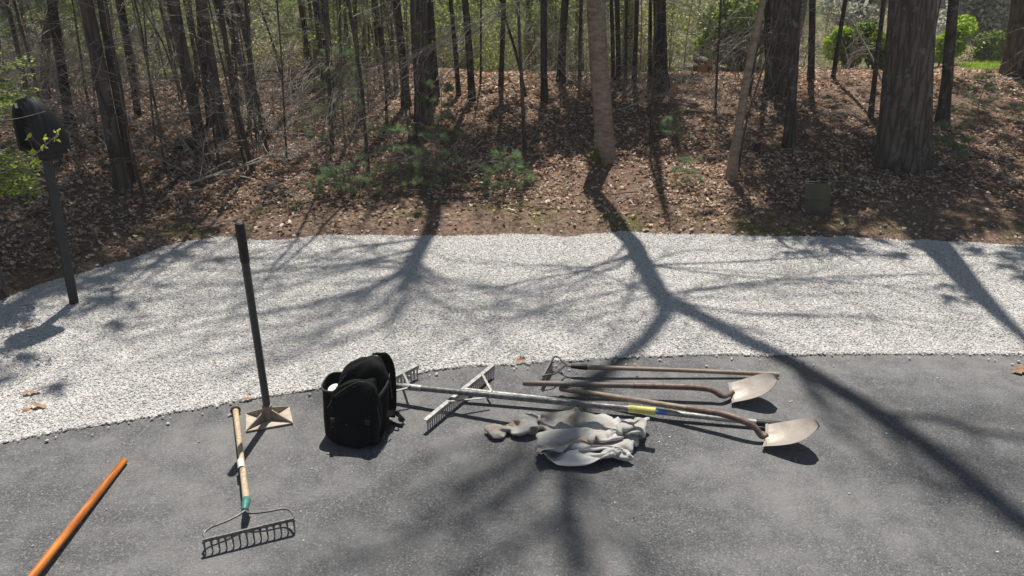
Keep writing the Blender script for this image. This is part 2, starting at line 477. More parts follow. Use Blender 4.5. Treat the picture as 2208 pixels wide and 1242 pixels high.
# ================================================================== SETTING: ground, gravel, driveway
def axis(parts):
    out = []
    for a, b, s in parts:
        out.append(np.arange(a, b, s))
    return np.concatenate(out + [np.array([parts[-1][1]])])
gx = axis([(-260, -60, 20), (-60, -20, 3), (-20, -9, .5), (-9, 10, .075), (10, 22, .5), (22, 60, 3), (60, 260, 20)])
gy = axis([(-80, -10, 10), (-10, 0, 2), (0, 4.9, .12), (4.9, 14.5, .075), (14.5, 26, .35), (26, 70, 2), (70, 320, 20)])
GX, GY = np.meshgrid(gx, gy)
GZ = ground_h(GX, GY)
nx_, ny_ = len(gx), len(gy)
idx = np.arange(nx_ * ny_).reshape(ny_, nx_)
F = np.stack([idx[:-1, :-1], idx[:-1, 1:], idx[1:, 1:], idx[1:, :-1]], -1).reshape(-1, 4)
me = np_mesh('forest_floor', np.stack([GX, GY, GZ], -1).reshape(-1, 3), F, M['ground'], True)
dd = GY - far_edge(GX)
at = me.attributes.new('edge', 'FLOAT', 'POINT')
at.data.foreach_set('value', (sstep(1.05, .25, dd + .5 * vnoise(GX * 1.4, GY * 1.4, 21) + .3 * vnoise(GX * 4, GY * 4, 22))).astype(np.float32).ravel())
def lawn_mask(x, y):
    return sstep(12.3, 12.9, y + .4 * vnoise(x, y, 30)) * sstep(15.9, 15.6, y) * sstep(.3, .8, x - .53 * y)
at = me.attributes.new('lawn', 'FLOAT', 'POINT')
at.data.foreach_set('value', lawn_mask(GX, GY).astype(np.float32).ravel())
tag(link('forest_floor', me), kind='structure')

# gravel bed and asphalt sheets
xs = np.arange(-9, 12.01, .06)
rows = np.linspace(0, 1, 60)
BX = np.repeat(xs[None], 60, 0)
BY = (near_edge(xs) - .05)[None] * (1 - rows[:, None]) + (far_edge(xs) + .06)[None] * rows[:, None]
def bed_h(x, y):
    return .002 + .022 * vnoise(x / .55, y / .55, 12) + .03 * vnoise(x / 1.7, y / 1.7, 13)
BZ = bed_h(BX, BY) * sstep(0, .12, rows)[:, None] - .012
idx = np.arange(len(xs) * 60).reshape(60, len(xs))
F = np.stack([idx[:-1, :-1], idx[:-1, 1:], idx[1:, 1:], idx[1:, :-1]], -1).reshape(-1, 4)
tag(link('gravel_drive', np_mesh('gravel_drive', np.stack([BX, BY, BZ], -1).reshape(-1, 3), F, M['gravel_bed'], True)), kind='structure')

ne = near_edge(xs) + .012 * vnoise(xs * 11, 0 * xs, 14) + .01 * vnoise(xs * 31, 0 * xs, 15)
drv = np.array([0, .35, .7, .9, .97, 1.0])
AX = np.concatenate([np.repeat(xs[None], 6, 0), xs[None]])
AY = np.concatenate([-14 * (1 - drv[:, None]) + ne[None] * drv[:, None], ne[None] + .03])
AZ = np.concatenate([np.zeros((6, len(xs))), np.full((1, len(xs)), -.05)])
AZ[5] = -.006
idx = np.arange(len(xs) * 7).reshape(7, len(xs))
F = np.stack([idx[:-1, :-1], idx[:-1, 1:], idx[1:, 1:], idx[1:, :-1]], -1).reshape(-1, 4)
tag(link('asphalt_driveway', np_mesh('asphalt_driveway', np.stack([AX, AY, AZ], -1).reshape(-1, 3), F, M['asphalt'], True)), kind='structure')

# crushed stone: every stone is real, scattered as one mass
def scatter_stones():
    step = .0105
    gx = np.arange(-6.2, 6.4, step); gy = np.arange(1.2, 6.9, step)
    X, Y = np.meshgrid(gx, gy); X = X.ravel(); Y = Y.ravel()
    X = X + rng.uniform(-.6, .6, X.size) * step; Y = Y + rng.uniform(-.6, .6, Y.size) * step
    lo = near_edge(X) + .012 * vnoise(X * 11, 0 * X, 14); hi = far_edge(X) + .02
    edge = rng.normal(0, .009, X.size)
    keep = (Y > lo + edge - .006) & (Y < hi + 2.2 * edge) & (np.abs(X) < .75 * Y + 1.0)
    X = X[keep]; Y = Y[keep]
    Z = bed_h(X, Y) * sstep(0, .12, (Y - near_edge(X)) / 2.6) - .0095
    Z = np.where(Y < near_edge(X) + .01, .003, Z)
    S = .0052 + .0062 * rng.random(X.size) ** 2.2
    # strays on the asphalt and on the soil
    m = 130
    sx = rng.uniform(-3, 4, m); sy = near_edge(sx) - rng.exponential(.07, m); sz = np.full(m, .005); ss = .004 + .007 * rng.random(m)
    m2 = 60
    tx = rng.uniform(-2, 3, m2); ty = rng.uniform(2.2, 4.0, m2); tz = np.full(m2, .003); ts = .003 + .003 * rng.random(m2)
    m3 = 130
    ux = rng.uniform(-4, 5, m3); uy = far_edge(ux) + rng.exponential(.09, m3); uz = ground_h(ux, uy) + .006; us = .006 + .009 * rng.random(m3)
    return np.concatenate([X, sx, tx, ux]), np.concatenate([Y, sy, ty, uy]), np.concatenate([Z, sz, tz, uz]), np.concatenate([S, ss, ts, us])
X, Y, Z, S = scatter_stones()
me = bpy.data.meshes.new('gravel')
me.vertices.add(len(X)); me.vertices.foreach_set('co', np.stack([X, Y, Z], -1).astype(np.float32).ravel())
a = me.attributes.new('size', 'FLOAT', 'POINT'); a.data.foreach_set('value', S.astype(np.float32))
a = me.attributes.new('turn', 'FLOAT_VECTOR', 'POINT'); a.data.foreach_set('vector', (rng.normal(0, 1, (len(X), 3)) * np.array([.4, .4, 9.0])).astype(np.float32).ravel())
me.materials.append(M['stone'])
gravel = tag(link('gravel', me), kind='stuff')
def gravel_nodes():
    g = bpy.data.node_groups.new('gravel_scatter', 'GeometryNodeTree')
    g.interface.new_socket('Geometry', in_out='INPUT', socket_type='NodeSocketGeometry')
    g.interface.new_socket('Geometry', in_out='OUTPUT', socket_type='NodeSocketGeometry')
    N = g.nodes.new; L = g.links.new
    gi = N('NodeGroupInput'); go = N('NodeGroupOutput')
    join = N('GeometryNodeJoinGeometry')
    for k in range(6):
        ico = N('GeometryNodeMeshIcoSphere'); ico.inputs['Radius'].default_value = 1; ico.inputs['Subdivisions'].default_value = 2
        pos = N('GeometryNodeInputPosition')
        off = N('ShaderNodeVectorMath'); off.operation = 'ADD'; off.inputs[1].default_value = (k * 7.3, k * 3.1, k * 11.7)
        L(pos.outputs[0], off.inputs[0])
        nz = N('ShaderNodeTexNoise'); nz.inputs['Scale'].default_value = .9; nz.inputs['Detail'].default_value = 2
        L(off.outputs[0], nz.inputs['Vector'])
        sub = N('ShaderNodeVectorMath'); sub.operation = 'SUBTRACT'; sub.inputs[1].default_value = (.5, .5, .5)
        L(nz.outputs['Color'], sub.inputs[0])
        sc = N('ShaderNodeVectorMath'); sc.operation = 'MULTIPLY'; sc.inputs[1].default_value = (1.7, 1.7, .9)
        L(sub.outputs[0], sc.inputs[0])
        sq = N('ShaderNodeVectorMath'); sq.operation = 'MULTIPLY_ADD'
        sq.inputs[1].default_value = (1.0 + .25 * math.sin(k), .85 + .2 * math.cos(2 * k), .5)
        L(pos.outputs[0], sq.inputs[0]); L(sc.outputs[0], sq.inputs[2])
        sp = N('GeometryNodeSetPosition'); L(ico.outputs[0], sp.inputs[0]); L(sq.outputs[0], sp.inputs['Position'])
        sm = N('GeometryNodeSetMaterial'); sm.inputs['Material'].default_value = M['stone']; L(sp.outputs[0], sm.inputs[0])
        ti = N('GeometryNodeGeometryToInstance'); L(sm.outputs[0], ti.inputs[0]); L(ti.outputs[0], join.inputs[0])
    iop = N('GeometryNodeInstanceOnPoints')
    L(gi.outputs[0], iop.inputs['Points']); L(join.outputs[0], iop.inputs['Instance'])
    iop.inputs['Pick Instance'].default_value = True
    rv = N('FunctionNodeRandomValue'); rv.data_type = 'INT'
    for s in rv.inputs:
        if s.type == 'INT' and s.name == 'Min': s.default_value = 0
        if s.type == 'INT' and s.name == 'Max': s.default_value = 5
    L([o for o in rv.outputs if o.type == 'INT'][0], iop.inputs['Instance Index'])
    na = N('GeometryNodeInputNamedAttribute'); na.data_type = 'FLOAT_VECTOR'; na.inputs[0].default_value = 'turn'
    e2r = N('FunctionNodeEulerToRotation'); L(na.outputs[0], e2r.inputs[0]); L(e2r.outputs[0], iop.inputs['Rotation'])
    nb = N('GeometryNodeInputNamedAttribute'); nb.data_type = 'FLOAT'; nb.inputs[0].default_value = 'size'
    L(nb.outputs[0], iop.inputs['Scale'])
    L(iop.outputs[0], go.inputs[0])
    return g
md = gravel.modifiers.new('scatter', 'NODES'); md.node_group = gravel_nodes()

# ------------------------------------------------------------------ leaf litter
def rot_mats(yaw, pitch, roll):
    cy, sy = np.cos(yaw), np.sin(yaw); cp, sp = np.cos(pitch), np.sin(pitch); cr, sr = np.cos(roll), np.sin(roll)
    Z = np.zeros_like(yaw); O = np.ones_like(yaw)
    A = np.stack([np.stack([cy, -sy, Z], -1), np.stack([sy, cy, Z], -1), np.stack([Z, Z, O], -1)], -2)
    B = np.stack([np.stack([cp, Z, sp], -1), np.stack([Z, O, Z], -1), np.stack([-sp, Z, cp], -1)], -2)
    C = np.stack([np.stack([O, Z, Z], -1), np.stack([Z, cr, -sr], -1), np.stack([Z, sr, cr], -1)], -2)
    return A @ B @ C

def leaf_shape(lobed=True):
    """half-folded, lobed leaf: mid rib of 5 points, 4 lobes a side"""
    rib = [(-.5, 0), (-.25, 0), (0, 0), (.25, 0), (.5, 0)]
    side = [(-.36, .1), (-.2, .28), (-.08, .13), (.1, .33), (.2, .15), (.36, .22)] if lobed else [(-.38, .16), (-.22, .25), (-.05, .29), (.12, .27), (.26, .2), (.4, .1)]
    V = rib + side + [(x, -y) for x, y in side]
    F = []
    for o, fl in ((5, 0), (11, 1)):
        t = [(0, o, 1), (o, o + 1, 1), (o + 1, o + 2, 1), (1, o + 2, 2), (o + 2, o + 3, 2), (2, o + 3, 3), (o + 3, o + 4, 3), (3, o + 4, o + 5), (3, o + 5, 4)]
        F += [f[::-1] if not fl else f for f in t]
    return np.array([(x, y, 0) for x, y in V], float), np.array(F)

def plain_leaf():
    V = [(-.5, 0), (0, 0), (.5, 0), (-.2, .27), (.22, .25), (-.2, -.27), (.22, -.25)]
    F = [(0, 1, 3), (1, 4, 3), (1, 2, 4), (0, 5, 1), (1, 5, 6), (1, 6, 2)]
    return np.array([(x, y, 0) for x, y in V], float), np.array(F)

def leaves_mesh(name, P, size, material, yaw=None, tilt=.5, curl=.9, lobed=True):
    V0, F0 = leaf_shape(lobed) if lobed is not None else plain_leaf()
    n = len(P)
    yaw = rng.uniform(0, 6.28, n) if yaw is None else yaw
    Rm = rot_mats(yaw, rng.normal(0, tilt, n), rng.normal(0, tilt, n))
    V = np.repeat(V0[None], n, 0)
    c1 = rng.normal(.25, curl, (n, 1)); c2 = rng.normal(.2, curl, (n, 1)); c3 = rng.normal(0, curl * .7, (n, 1))
    V[..., 2] = c1 * V[..., 1] ** 2 * 2.2 + c2 * V[..., 0] ** 2 * .8 + c3 * V[..., 0] * V[..., 1] * 1.4
    V[..., 1] *= rng.uniform(.75, 1.15, (n, 1))
    V = V * size[:, None, None]
    V = np.einsum('nij,nkj->nki', Rm, V) + P[:, None, :]
    F = (F0[None] + (np.arange(n) * len(V0))[:, None, None]).reshape(-1, 3)
    return np_mesh(name, V.reshape(-1, 3), F, material)

def litter():
    n = 190000
    X = rng.uniform(-9, 9.5, n); Y = 5.2 + 11.5 * rng.random(n) ** 1.35
    d = Y - far_edge(X)
    ok = (np.abs(X) < .74 * Y + .8) & (d > .02)
    dens = sstep(.15, 1.1, d + .5 * vnoise(X * 1.1, Y * 1.1, 41)) * .84 + .16
    dens = dens * (.35 + 1.0 * sstep(-.25, .2, vnoise(X / 1.1, Y / 1.1, 42) + .3 * vnoise(X / .35, Y / .35, 43)))
    # the right of the bank is mostly pine needles, with fewer leaves
    dens = dens * (1 - .3 * sstep(1.2, 3.0, X) * sstep(8.2, 9.4, Y))
    ok &= rng.random(n) < dens
    ok &= lawn_mask(X, Y) < .3
    X = X[ok]; Y = Y[ok]
    P = np.stack([X, Y, ground_h(X, Y) + rng.uniform(.004, .035, len(X))], -1)
    big = (rng.random(len(X)) < .2) & (Y < 10.5)
    size = rng.uniform(.038, .068, len(X))
    tag(link('leaf_litter', leaves_mesh('leaf_litter', P[big], size[big], M['litter'], tilt=.3)), kind='stuff')
    size = rng.uniform(.018, .055, len(X)) * np.where(Y > 10.5, 1.3, 1)
    tag(link('small_leaf_litter', leaves_mesh('small_leaf_litter', P[~big] - np.array([0, 0, .006]), size[~big], M['litter'], tilt=.38, lobed=None)), kind='stuff')
litter()

def needle_litter():
    """short sticks and twigs lying about in the litter"""
    mb = MB()
    for i in range(620):
        y = 6.0 + 8.5 * random.random() ** 1.3; x = R(-.72, .72) * y
        if y - float(far_edge(x)) < .5: continue
        L = R(.12, .6) if random.random() < .9 else R(.6, 1.3); a = R(0, math.pi)
        p = []
        for k in range(4):
            xx = x + math.cos(a) * L * (k / 3 - .5) + R(-.02, .02); yy = y + math.sin(a) * L * (k / 3 - .5) + R(-.02, .02)
            p.append((xx, yy, gz(xx, yy) + .015 + R(0, .035)))
        r = R(.002, .006) + .004 * (L > .6)
        mb.tube(p, [r, r, r * .8, r * .4], 3, False)
    tag(mb.build('twig_litter', M['twig'], None), kind='stuff')
needle_litter()

def edge_grass():
    n = 9000
    X = rng.uniform(-5, 6.5, n); Y = far_edge(X) + rng.gamma(1.6, .16, n) + .02
    ok = (vnoise(X * 1.3, Y * 1.6, 51) + .6 * vnoise(X * 5, Y * 5, 52) > .04) & (np.abs(X) < .74 * Y + .5)
    X = X[ok]; Y = Y[ok]; n = len(X)
    P = np.stack([X, Y, ground_h(X, Y)], -1)
    h = rng.uniform(.012, .045, n); a = rng.uniform(0, 6.28, n); l = rng.uniform(.2, 1.3, n)
    w = .0018
    V = np.zeros((n, 3, 3))
    V[:, 0] = P + np.stack([np.cos(a) * w, np.sin(a) * w, 0 * a], -1)
    V[:, 1] = P - np.stack([np.cos(a) * w, np.sin(a) * w, 0 * a], -1)
    V[:, 2] = P + np.stack([-np.sin(a) * h * l, np.cos(a) * h * l, h], -1)
    tag(link('edge_grass', np_mesh('edge_grass', V.reshape(-1, 3), np.arange(3 * n).reshape(-1, 3), M['edge_grass'])), kind='stuff')
M['edge_grass'] = mat_leaf('dry_edge_grass', [(0, (.12, .11, .04)), (.5, (.25, .24, .09)), (1, (.45, .38, .2))], .4)
edge_grass()
def lawn_grass():
    n = 16000
    X = rng.uniform(6.5, 12, n); Y = rng.uniform(12.2, 15.8, n); ok = lawn_mask(X, Y) > rng.random(n)
    X = X[ok]; Y = Y[ok]; n = len(X); P = np.stack([X, Y, ground_h(X, Y)], -1); h = rng.uniform(.03, .09, n); a = rng.uniform(0, 6.28, n); w = .004
    V = np.zeros((n, 3, 3)); o = np.stack([np.cos(a) * w, np.sin(a) * w, 0 * a], -1)
    V[:, 0] = P + o; V[:, 1] = P - o; V[:, 2] = P + np.stack([-np.sin(a) * h * .5, np.cos(a) * h * .5, h], -1)
    tag(link('lawn_grass', np_mesh('lawn_grass', V.reshape(-1, 3), np.arange(3 * n).reshape(-1, 3), M['bright'])), kind='stuff')
lawn_grass()

# ================================================================== TREES
UP = Vector((0, 0, 1))
def rvec(s=1.0):
    return Vector((random.gauss(0, s), random.gauss(0, s), random.gauss(0, s)))

def limb(mb, start, d, length, r, depth=1, droop=0.0, n=None, kids=3, kid_len=.5, wig=.16, tips=None, minr=.0016):
    """one wandering limb with side twigs"""
    n = n or max(3, int(length / .22) + 2)
    n = min(n, 9)
    p = Vector(start); d = Vector(d).normalized(); pts = [p.copy()]
    for k in range(n):
        d = (d + rvec(wig) * .6 + UP * (-droop) * .2).normalized()
        p = p + d * (length / n); pts.append(p.copy())
    rad = [max(minr, r * (1 - .82 * i / n)) for i in range(n + 1)]
    mb.tube(pts, rad, 5 if r > .02 else 3, False)
    if tips is not None: tips.append((pts[-1], d.copy(), length))
    if depth > 0:
        for k in range(kids):
            t = R(.25, .95); i = min(int(t * n), n - 1); f = t * n - i
            q = pts[i].lerp(pts[i + 1], f)
            dd = (pts[i + 1] - pts[i]).normalized()
            side = dd.cross(UP if abs(dd.z) < .9 else Vector((1, 0, 0))).normalized() * random.choice((-1, 1))
            nd = (dd * R(.5, .9) + side * R(.5, 1) + UP * R(-.25, .35)).normalized()
            limb(mb, q, nd, length * kid_len * R(.5, 1.1) * (1.1 - .6 * t), max(minr, rad[i] * .55), depth - 1, droop, None, max(1, kids - 1), kid_len, wig, tips, minr)
    return pts

def needles_mesh(name, centres, dirs, material, n=14, length=.1, width=.005, spread=.9, lenvar=.4):
    C = np.asarray([tuple(c) for c in centres], float); D = np.asarray([tuple(d) for d in dirs], float)
    m = len(C)
    C = np.repeat(C, n, 0); D = np.repeat(D, n, 0)
    v = D + rng.normal(0, spread, D.shape) * .6
    v /= np.linalg.norm(v, axis=1, keepdims=True) + 1e-9
    L = length * rng.uniform(1 - lenvar, 1 + lenvar, (len(v), 1))
    s = np.cross(v, rng.normal(0, 1, v.shape)); s /= np.linalg.norm(s, axis=1, keepdims=True) + 1e-9
    base = C + v * L * .08
    V = np.stack([base + s * width / 2, base - s * width / 2, C + v * L], 1)
    return np_mesh(name, V.reshape(-1, 3), np.arange(len(V) * 3).reshape(-1, 3), material)

def quads_mesh(name, P, size, material, flat=.5, aspect=.5, yaw=None):
    """simple pointed leaves (two triangles) at P, facing mostly up"""
    n = len(P)
    V0 = np.array([(-.5, 0, 0), (0, aspect / 2, .06), (.5, 0, 0), (0, -aspect / 2, .06)])
    Rm = rot_mats(rng.uniform(0, 6.28, n) if yaw is None else yaw, rng.normal(0, flat, n), rng.normal(0, flat, n))
    V = np.einsum('nij,kj->nki', Rm, V0) * np.asarray(size)[:, None, None] + np.asarray(P)[:, None, :]
    F0 = np.array([(0, 1, 2), (0, 2, 3)])
    F = (F0[None] + (np.arange(n) * 4)[:, None, None]).reshape(-1, 3)
    return np_mesh(name, V.reshape(-1, 3), F, material)

def trunk_rings(mb, pts, rads, n, knob=.06, seed=0):
    """a trunk with an uneven outline"""
    base = Vector(pts[0])
    rings = []
    for i, (p, r) in enumerate(zip(pts, rads)):
        p = Vector(p); ring = []
        for k in range(n):
            a = 2 * math.pi * k / n
            f = 1 + knob * math.sin(3 * a + seed + p.z * 1.7) + knob * .7 * math.sin(5 * a + seed * 2 - p.z * 2.3) + random.uniform(-knob, knob) * .5
            if i == 0: f *= 1 + .22 * max(0, math.sin(4 * a + seed))
            ring.append(p + Vector((math.cos(a), math.sin(a), 0)) * r * f)
        rings.append(ring)
    mb.rings(rings)

def rough_trunk(mb, pts, rads, n, ridge, foot_z, top_z, seed):
    """a trunk whose bark plates stand proud: fine rings low down, plain rings above"""
    P = [Vector(p) for p in pts]; zs = [p.z for p in P]
    fine = list(np.arange(zs[0], min(top_z, zs[-1]), .045)); rest = [z for z in zs if z > fine[-1] + .1]
    Z = np.array(fine + rest)
    X = np.interp(Z, zs, [p.x for p in P]); Yy = np.interp(Z, zs, [p.y for p in P]); Rr = np.interp(Z, zs, rads)
    A = np.arange(n) * 2 * math.pi / n
    AA, ZZ = np.meshgrid(A, Z); RR = np.repeat(Rr[:, None], n, 1)
    # ridges run up the stem, wander and break; the foot spreads into roots
    k = max(5, int(2 * math.pi * Rr[len(fine) // 2] / .045))
    w = AA / (2 * math.pi) * k + .9 * vnoise(ZZ * 2.2, AA * 1.3, seed) + .5 * vnoise(ZZ * 7, AA * 3, seed + 1)
    saw = np.abs((w % 1.0) - .5) * 2
    groove = np.clip((saw - .55) / .45, 0, 1) ** 1.5
    brk = np.clip(vnoise(np.floor(w) * 3.7, ZZ * 6 + np.floor(w) * 1.3, seed + 2) * 4 - 1.2, 0, 1)
    d = -ridge * groove - ridge * .7 * brk + ridge * .5 * vnoise(AA * k * .8, ZZ * 22, seed + 3) + RR * .05 * np.sin(3 * AA + seed + ZZ) + RR * .04 * np.sin(2 * AA - seed + .5 * ZZ)
    root = np.exp(-np.clip(ZZ - foot_z, 0, 9) / (.10 + .5 * RR)) * (.17 * np.clip(np.sin(5 * AA + seed) + .3, 0, 2))
    RAD = RR * (1 + root) + d
    VX = X[:, None] + np.cos(AA) * RAD; VY = Yy[:, None] + np.sin(AA) * RAD
    mb.rings([[(VX[i, j], VY[i, j], Z[i]) for j in range(n)] for i in range(len(Z))])

def tree(label, px, width, style, height, bark, base_y=None, group=None, name=None, crown=None, dead=18, dead_len=.8, dead_z=(.5, 4.0), flare=1.3, cat='tree', live_z=None, live=None):
    """px: photo points up the stem, first one at the foot"""
    foot = on_ground(*px[0]) if base_y is None else None
    if foot is None:
        q = on_y(px[0][0], px[0][1], base_y); foot = np.array([q[0], base_y, gz(q[0], base_y)])
    Yb = foot[1]
    pts = [Vector((foot[0], foot[1], foot[2] - .12))]
    for q in px[1:]:
        w = on_y(q[0], q[1], Yb)
        if w[2] > foot[2] + .1: pts.append(Vector(w))
    base_r = width / 2 * (Yb / (math.cos(PITCH))) / FOCAL * .97
    if len(pts) == 1: pts.append(pts[0] + UP * 1.5)
    d = (pts[-1] - pts[max(0, len(pts) - 3)]).normalized()
    lean = Vector((d.x / max(d.z, .2), 0, 0))
    z = pts[-1].z
    top = pts[0].z + height
    p = pts[-1].copy()
    pts = smooth_path(pts, 4) if len(pts) > 2 else [pts[0], pts[0].lerp(pts[1], .12), pts[0].lerp(pts[1], .3), pts[0].lerp(pts[1], .6), pts[1]]
    while p.z < top - .3:
        stp = min(1.1, top - p.z)
        lean = lean * .86 + Vector((R(-.02, .02), R(-.02, .02), 0))
        p = p + Vector((lean.x, lean.y, 1)) * stp
        pts.append(p.copy())
    taper = .9 if width > 80 else .78
    def rad(zz):
        t = (zz - foot[2]) / height
        r = base_r * (1 - taper * max(0, t) ** 1.1)
        return max(.004, r * (1 + (flare - 1) * math.exp(-max(0, (zz - foot[2])) / (.12 + base_r * .9))))
    rads = [rad(q.z) for q in pts]
    rootn = name or ('pine_tree' if style == 'pine' else 'bare_tree' if width > 7 else 'sapling')
    t = thing(rootn, label, cat, (foot[0], foot[1], foot[2]), group)
    mb = MB()
    if width >= 15:
        rough_trunk(mb, pts, rads, 96 if width > 60 else 64 if width > 35 else 40 if width > 22 else 26, base_r * (.055 if width > 35 else .075), foot[2], foot[2] + 3.2, len(label))
    else:
        trunk_rings(mb, pts, rads, 9 if width > 11 else 6, .06, R(0, 6))
    def at_z(zz):
        for a, b in zip(pts, pts[1:]):
            if b.z >= zz: return a.lerp(b, (zz - a.z) / max(1e-6, b.z - a.z))
        return pts[-1]
    cr = MB(); dead_parts = []
    if style == 'pine':
        for i in range(dead):
            zz = foot[2] + R(*dead_z); a = R(0, 6.283)
            q = at_z(zz)
            dw = MB(); dead_parts.append(dw)
            limb(dw, q, (math.cos(a), math.sin(a), R(-.25, .3)), dead_len * R(.35, 1.25), R(.003, .006), 1, .25, None, 4, .45, .15)
    if style == 'bare':
        for i in range(dead):
            zz = foot[2] + R(dead_z[0], dead_z[1]); a = R(0, 6.283); q = at_z(zz)
            limb(cr, q, (math.cos(a), math.sin(a), R(.1, .9)), dead_len * R(.4, 1.2), min(R(.003, .007), base_r * .6), 1, -.1, None, 3, .5, .15)
        hi0 = max(2.6, height * .45)
        for i in range(int(6 + height * .9)):
            zz = foot[2] + R(hi0, height * .97); a = R(0, 6.283); q = at_z(zz)
            f = 1 - (zz - foot[2] - hi0) / max(1, height - hi0) * .6
            limb(cr, q, (math.cos(a), math.sin(a), R(.5, 1.3)), height * .2 * f * R(.6, 1.2), rad(zz) * .42, 2, -.1, None, 3, .55, .15, minr=.003)
    if live:
        cs, ds = [], []
        lo, hi, rr, whorls, per = live
        for w in range(whorls):
            zz = foot[2] + lo + (hi - lo) * (w + R(-.3, .3)) / max(1, whorls - 1)
            q = at_z(min(zz, pts[-1].z))
            f = (1 - .75 * w / whorls) * R(.7, 1.15)
            a0 = R(0, 6.28)
            for k in range(4):
                a = a0 + k * 1.57 + R(-.4, .4); Ln = rr * f * R(.6, 1.15)
                lp = limb(cr, q, (math.cos(a), math.sin(a), R(.0, .35)), Ln, .02, 0, .12, None, 0, .4, .1)
                for j in range(per):
                    tt = R(.3, 1.0) * (len(lp) - 1); i0 = min(int(tt), len(lp) - 2)
                    c = lp[i0].lerp(lp[i0 + 1], tt - i0) + rvec(.13 + .1 * Ln)
                    cs.append(c); ds.append(Vector((math.cos(a), math.sin(a), .5)) + rvec(.3))
        if cs:
            w = world_of(t)
            o = link('crown', needles_mesh('crown', [c - w for c in cs], ds, M['needles_far'], 20, .26, .03, 1.2), t)
    mb.build('trunk', bark, t, angle=1.2)
    for dw in dead_parts: dw.build('dead_branch', M['dead_twig'], t)
    if cr.V and not live:
        cr.build('crown', M['twig'] if style != 'pale' else M['pale_twig'], t)
    return t, at_z, rad
D, G_, B_ = M['bark_dark'], M['bark_grey'], M['bark_brown']
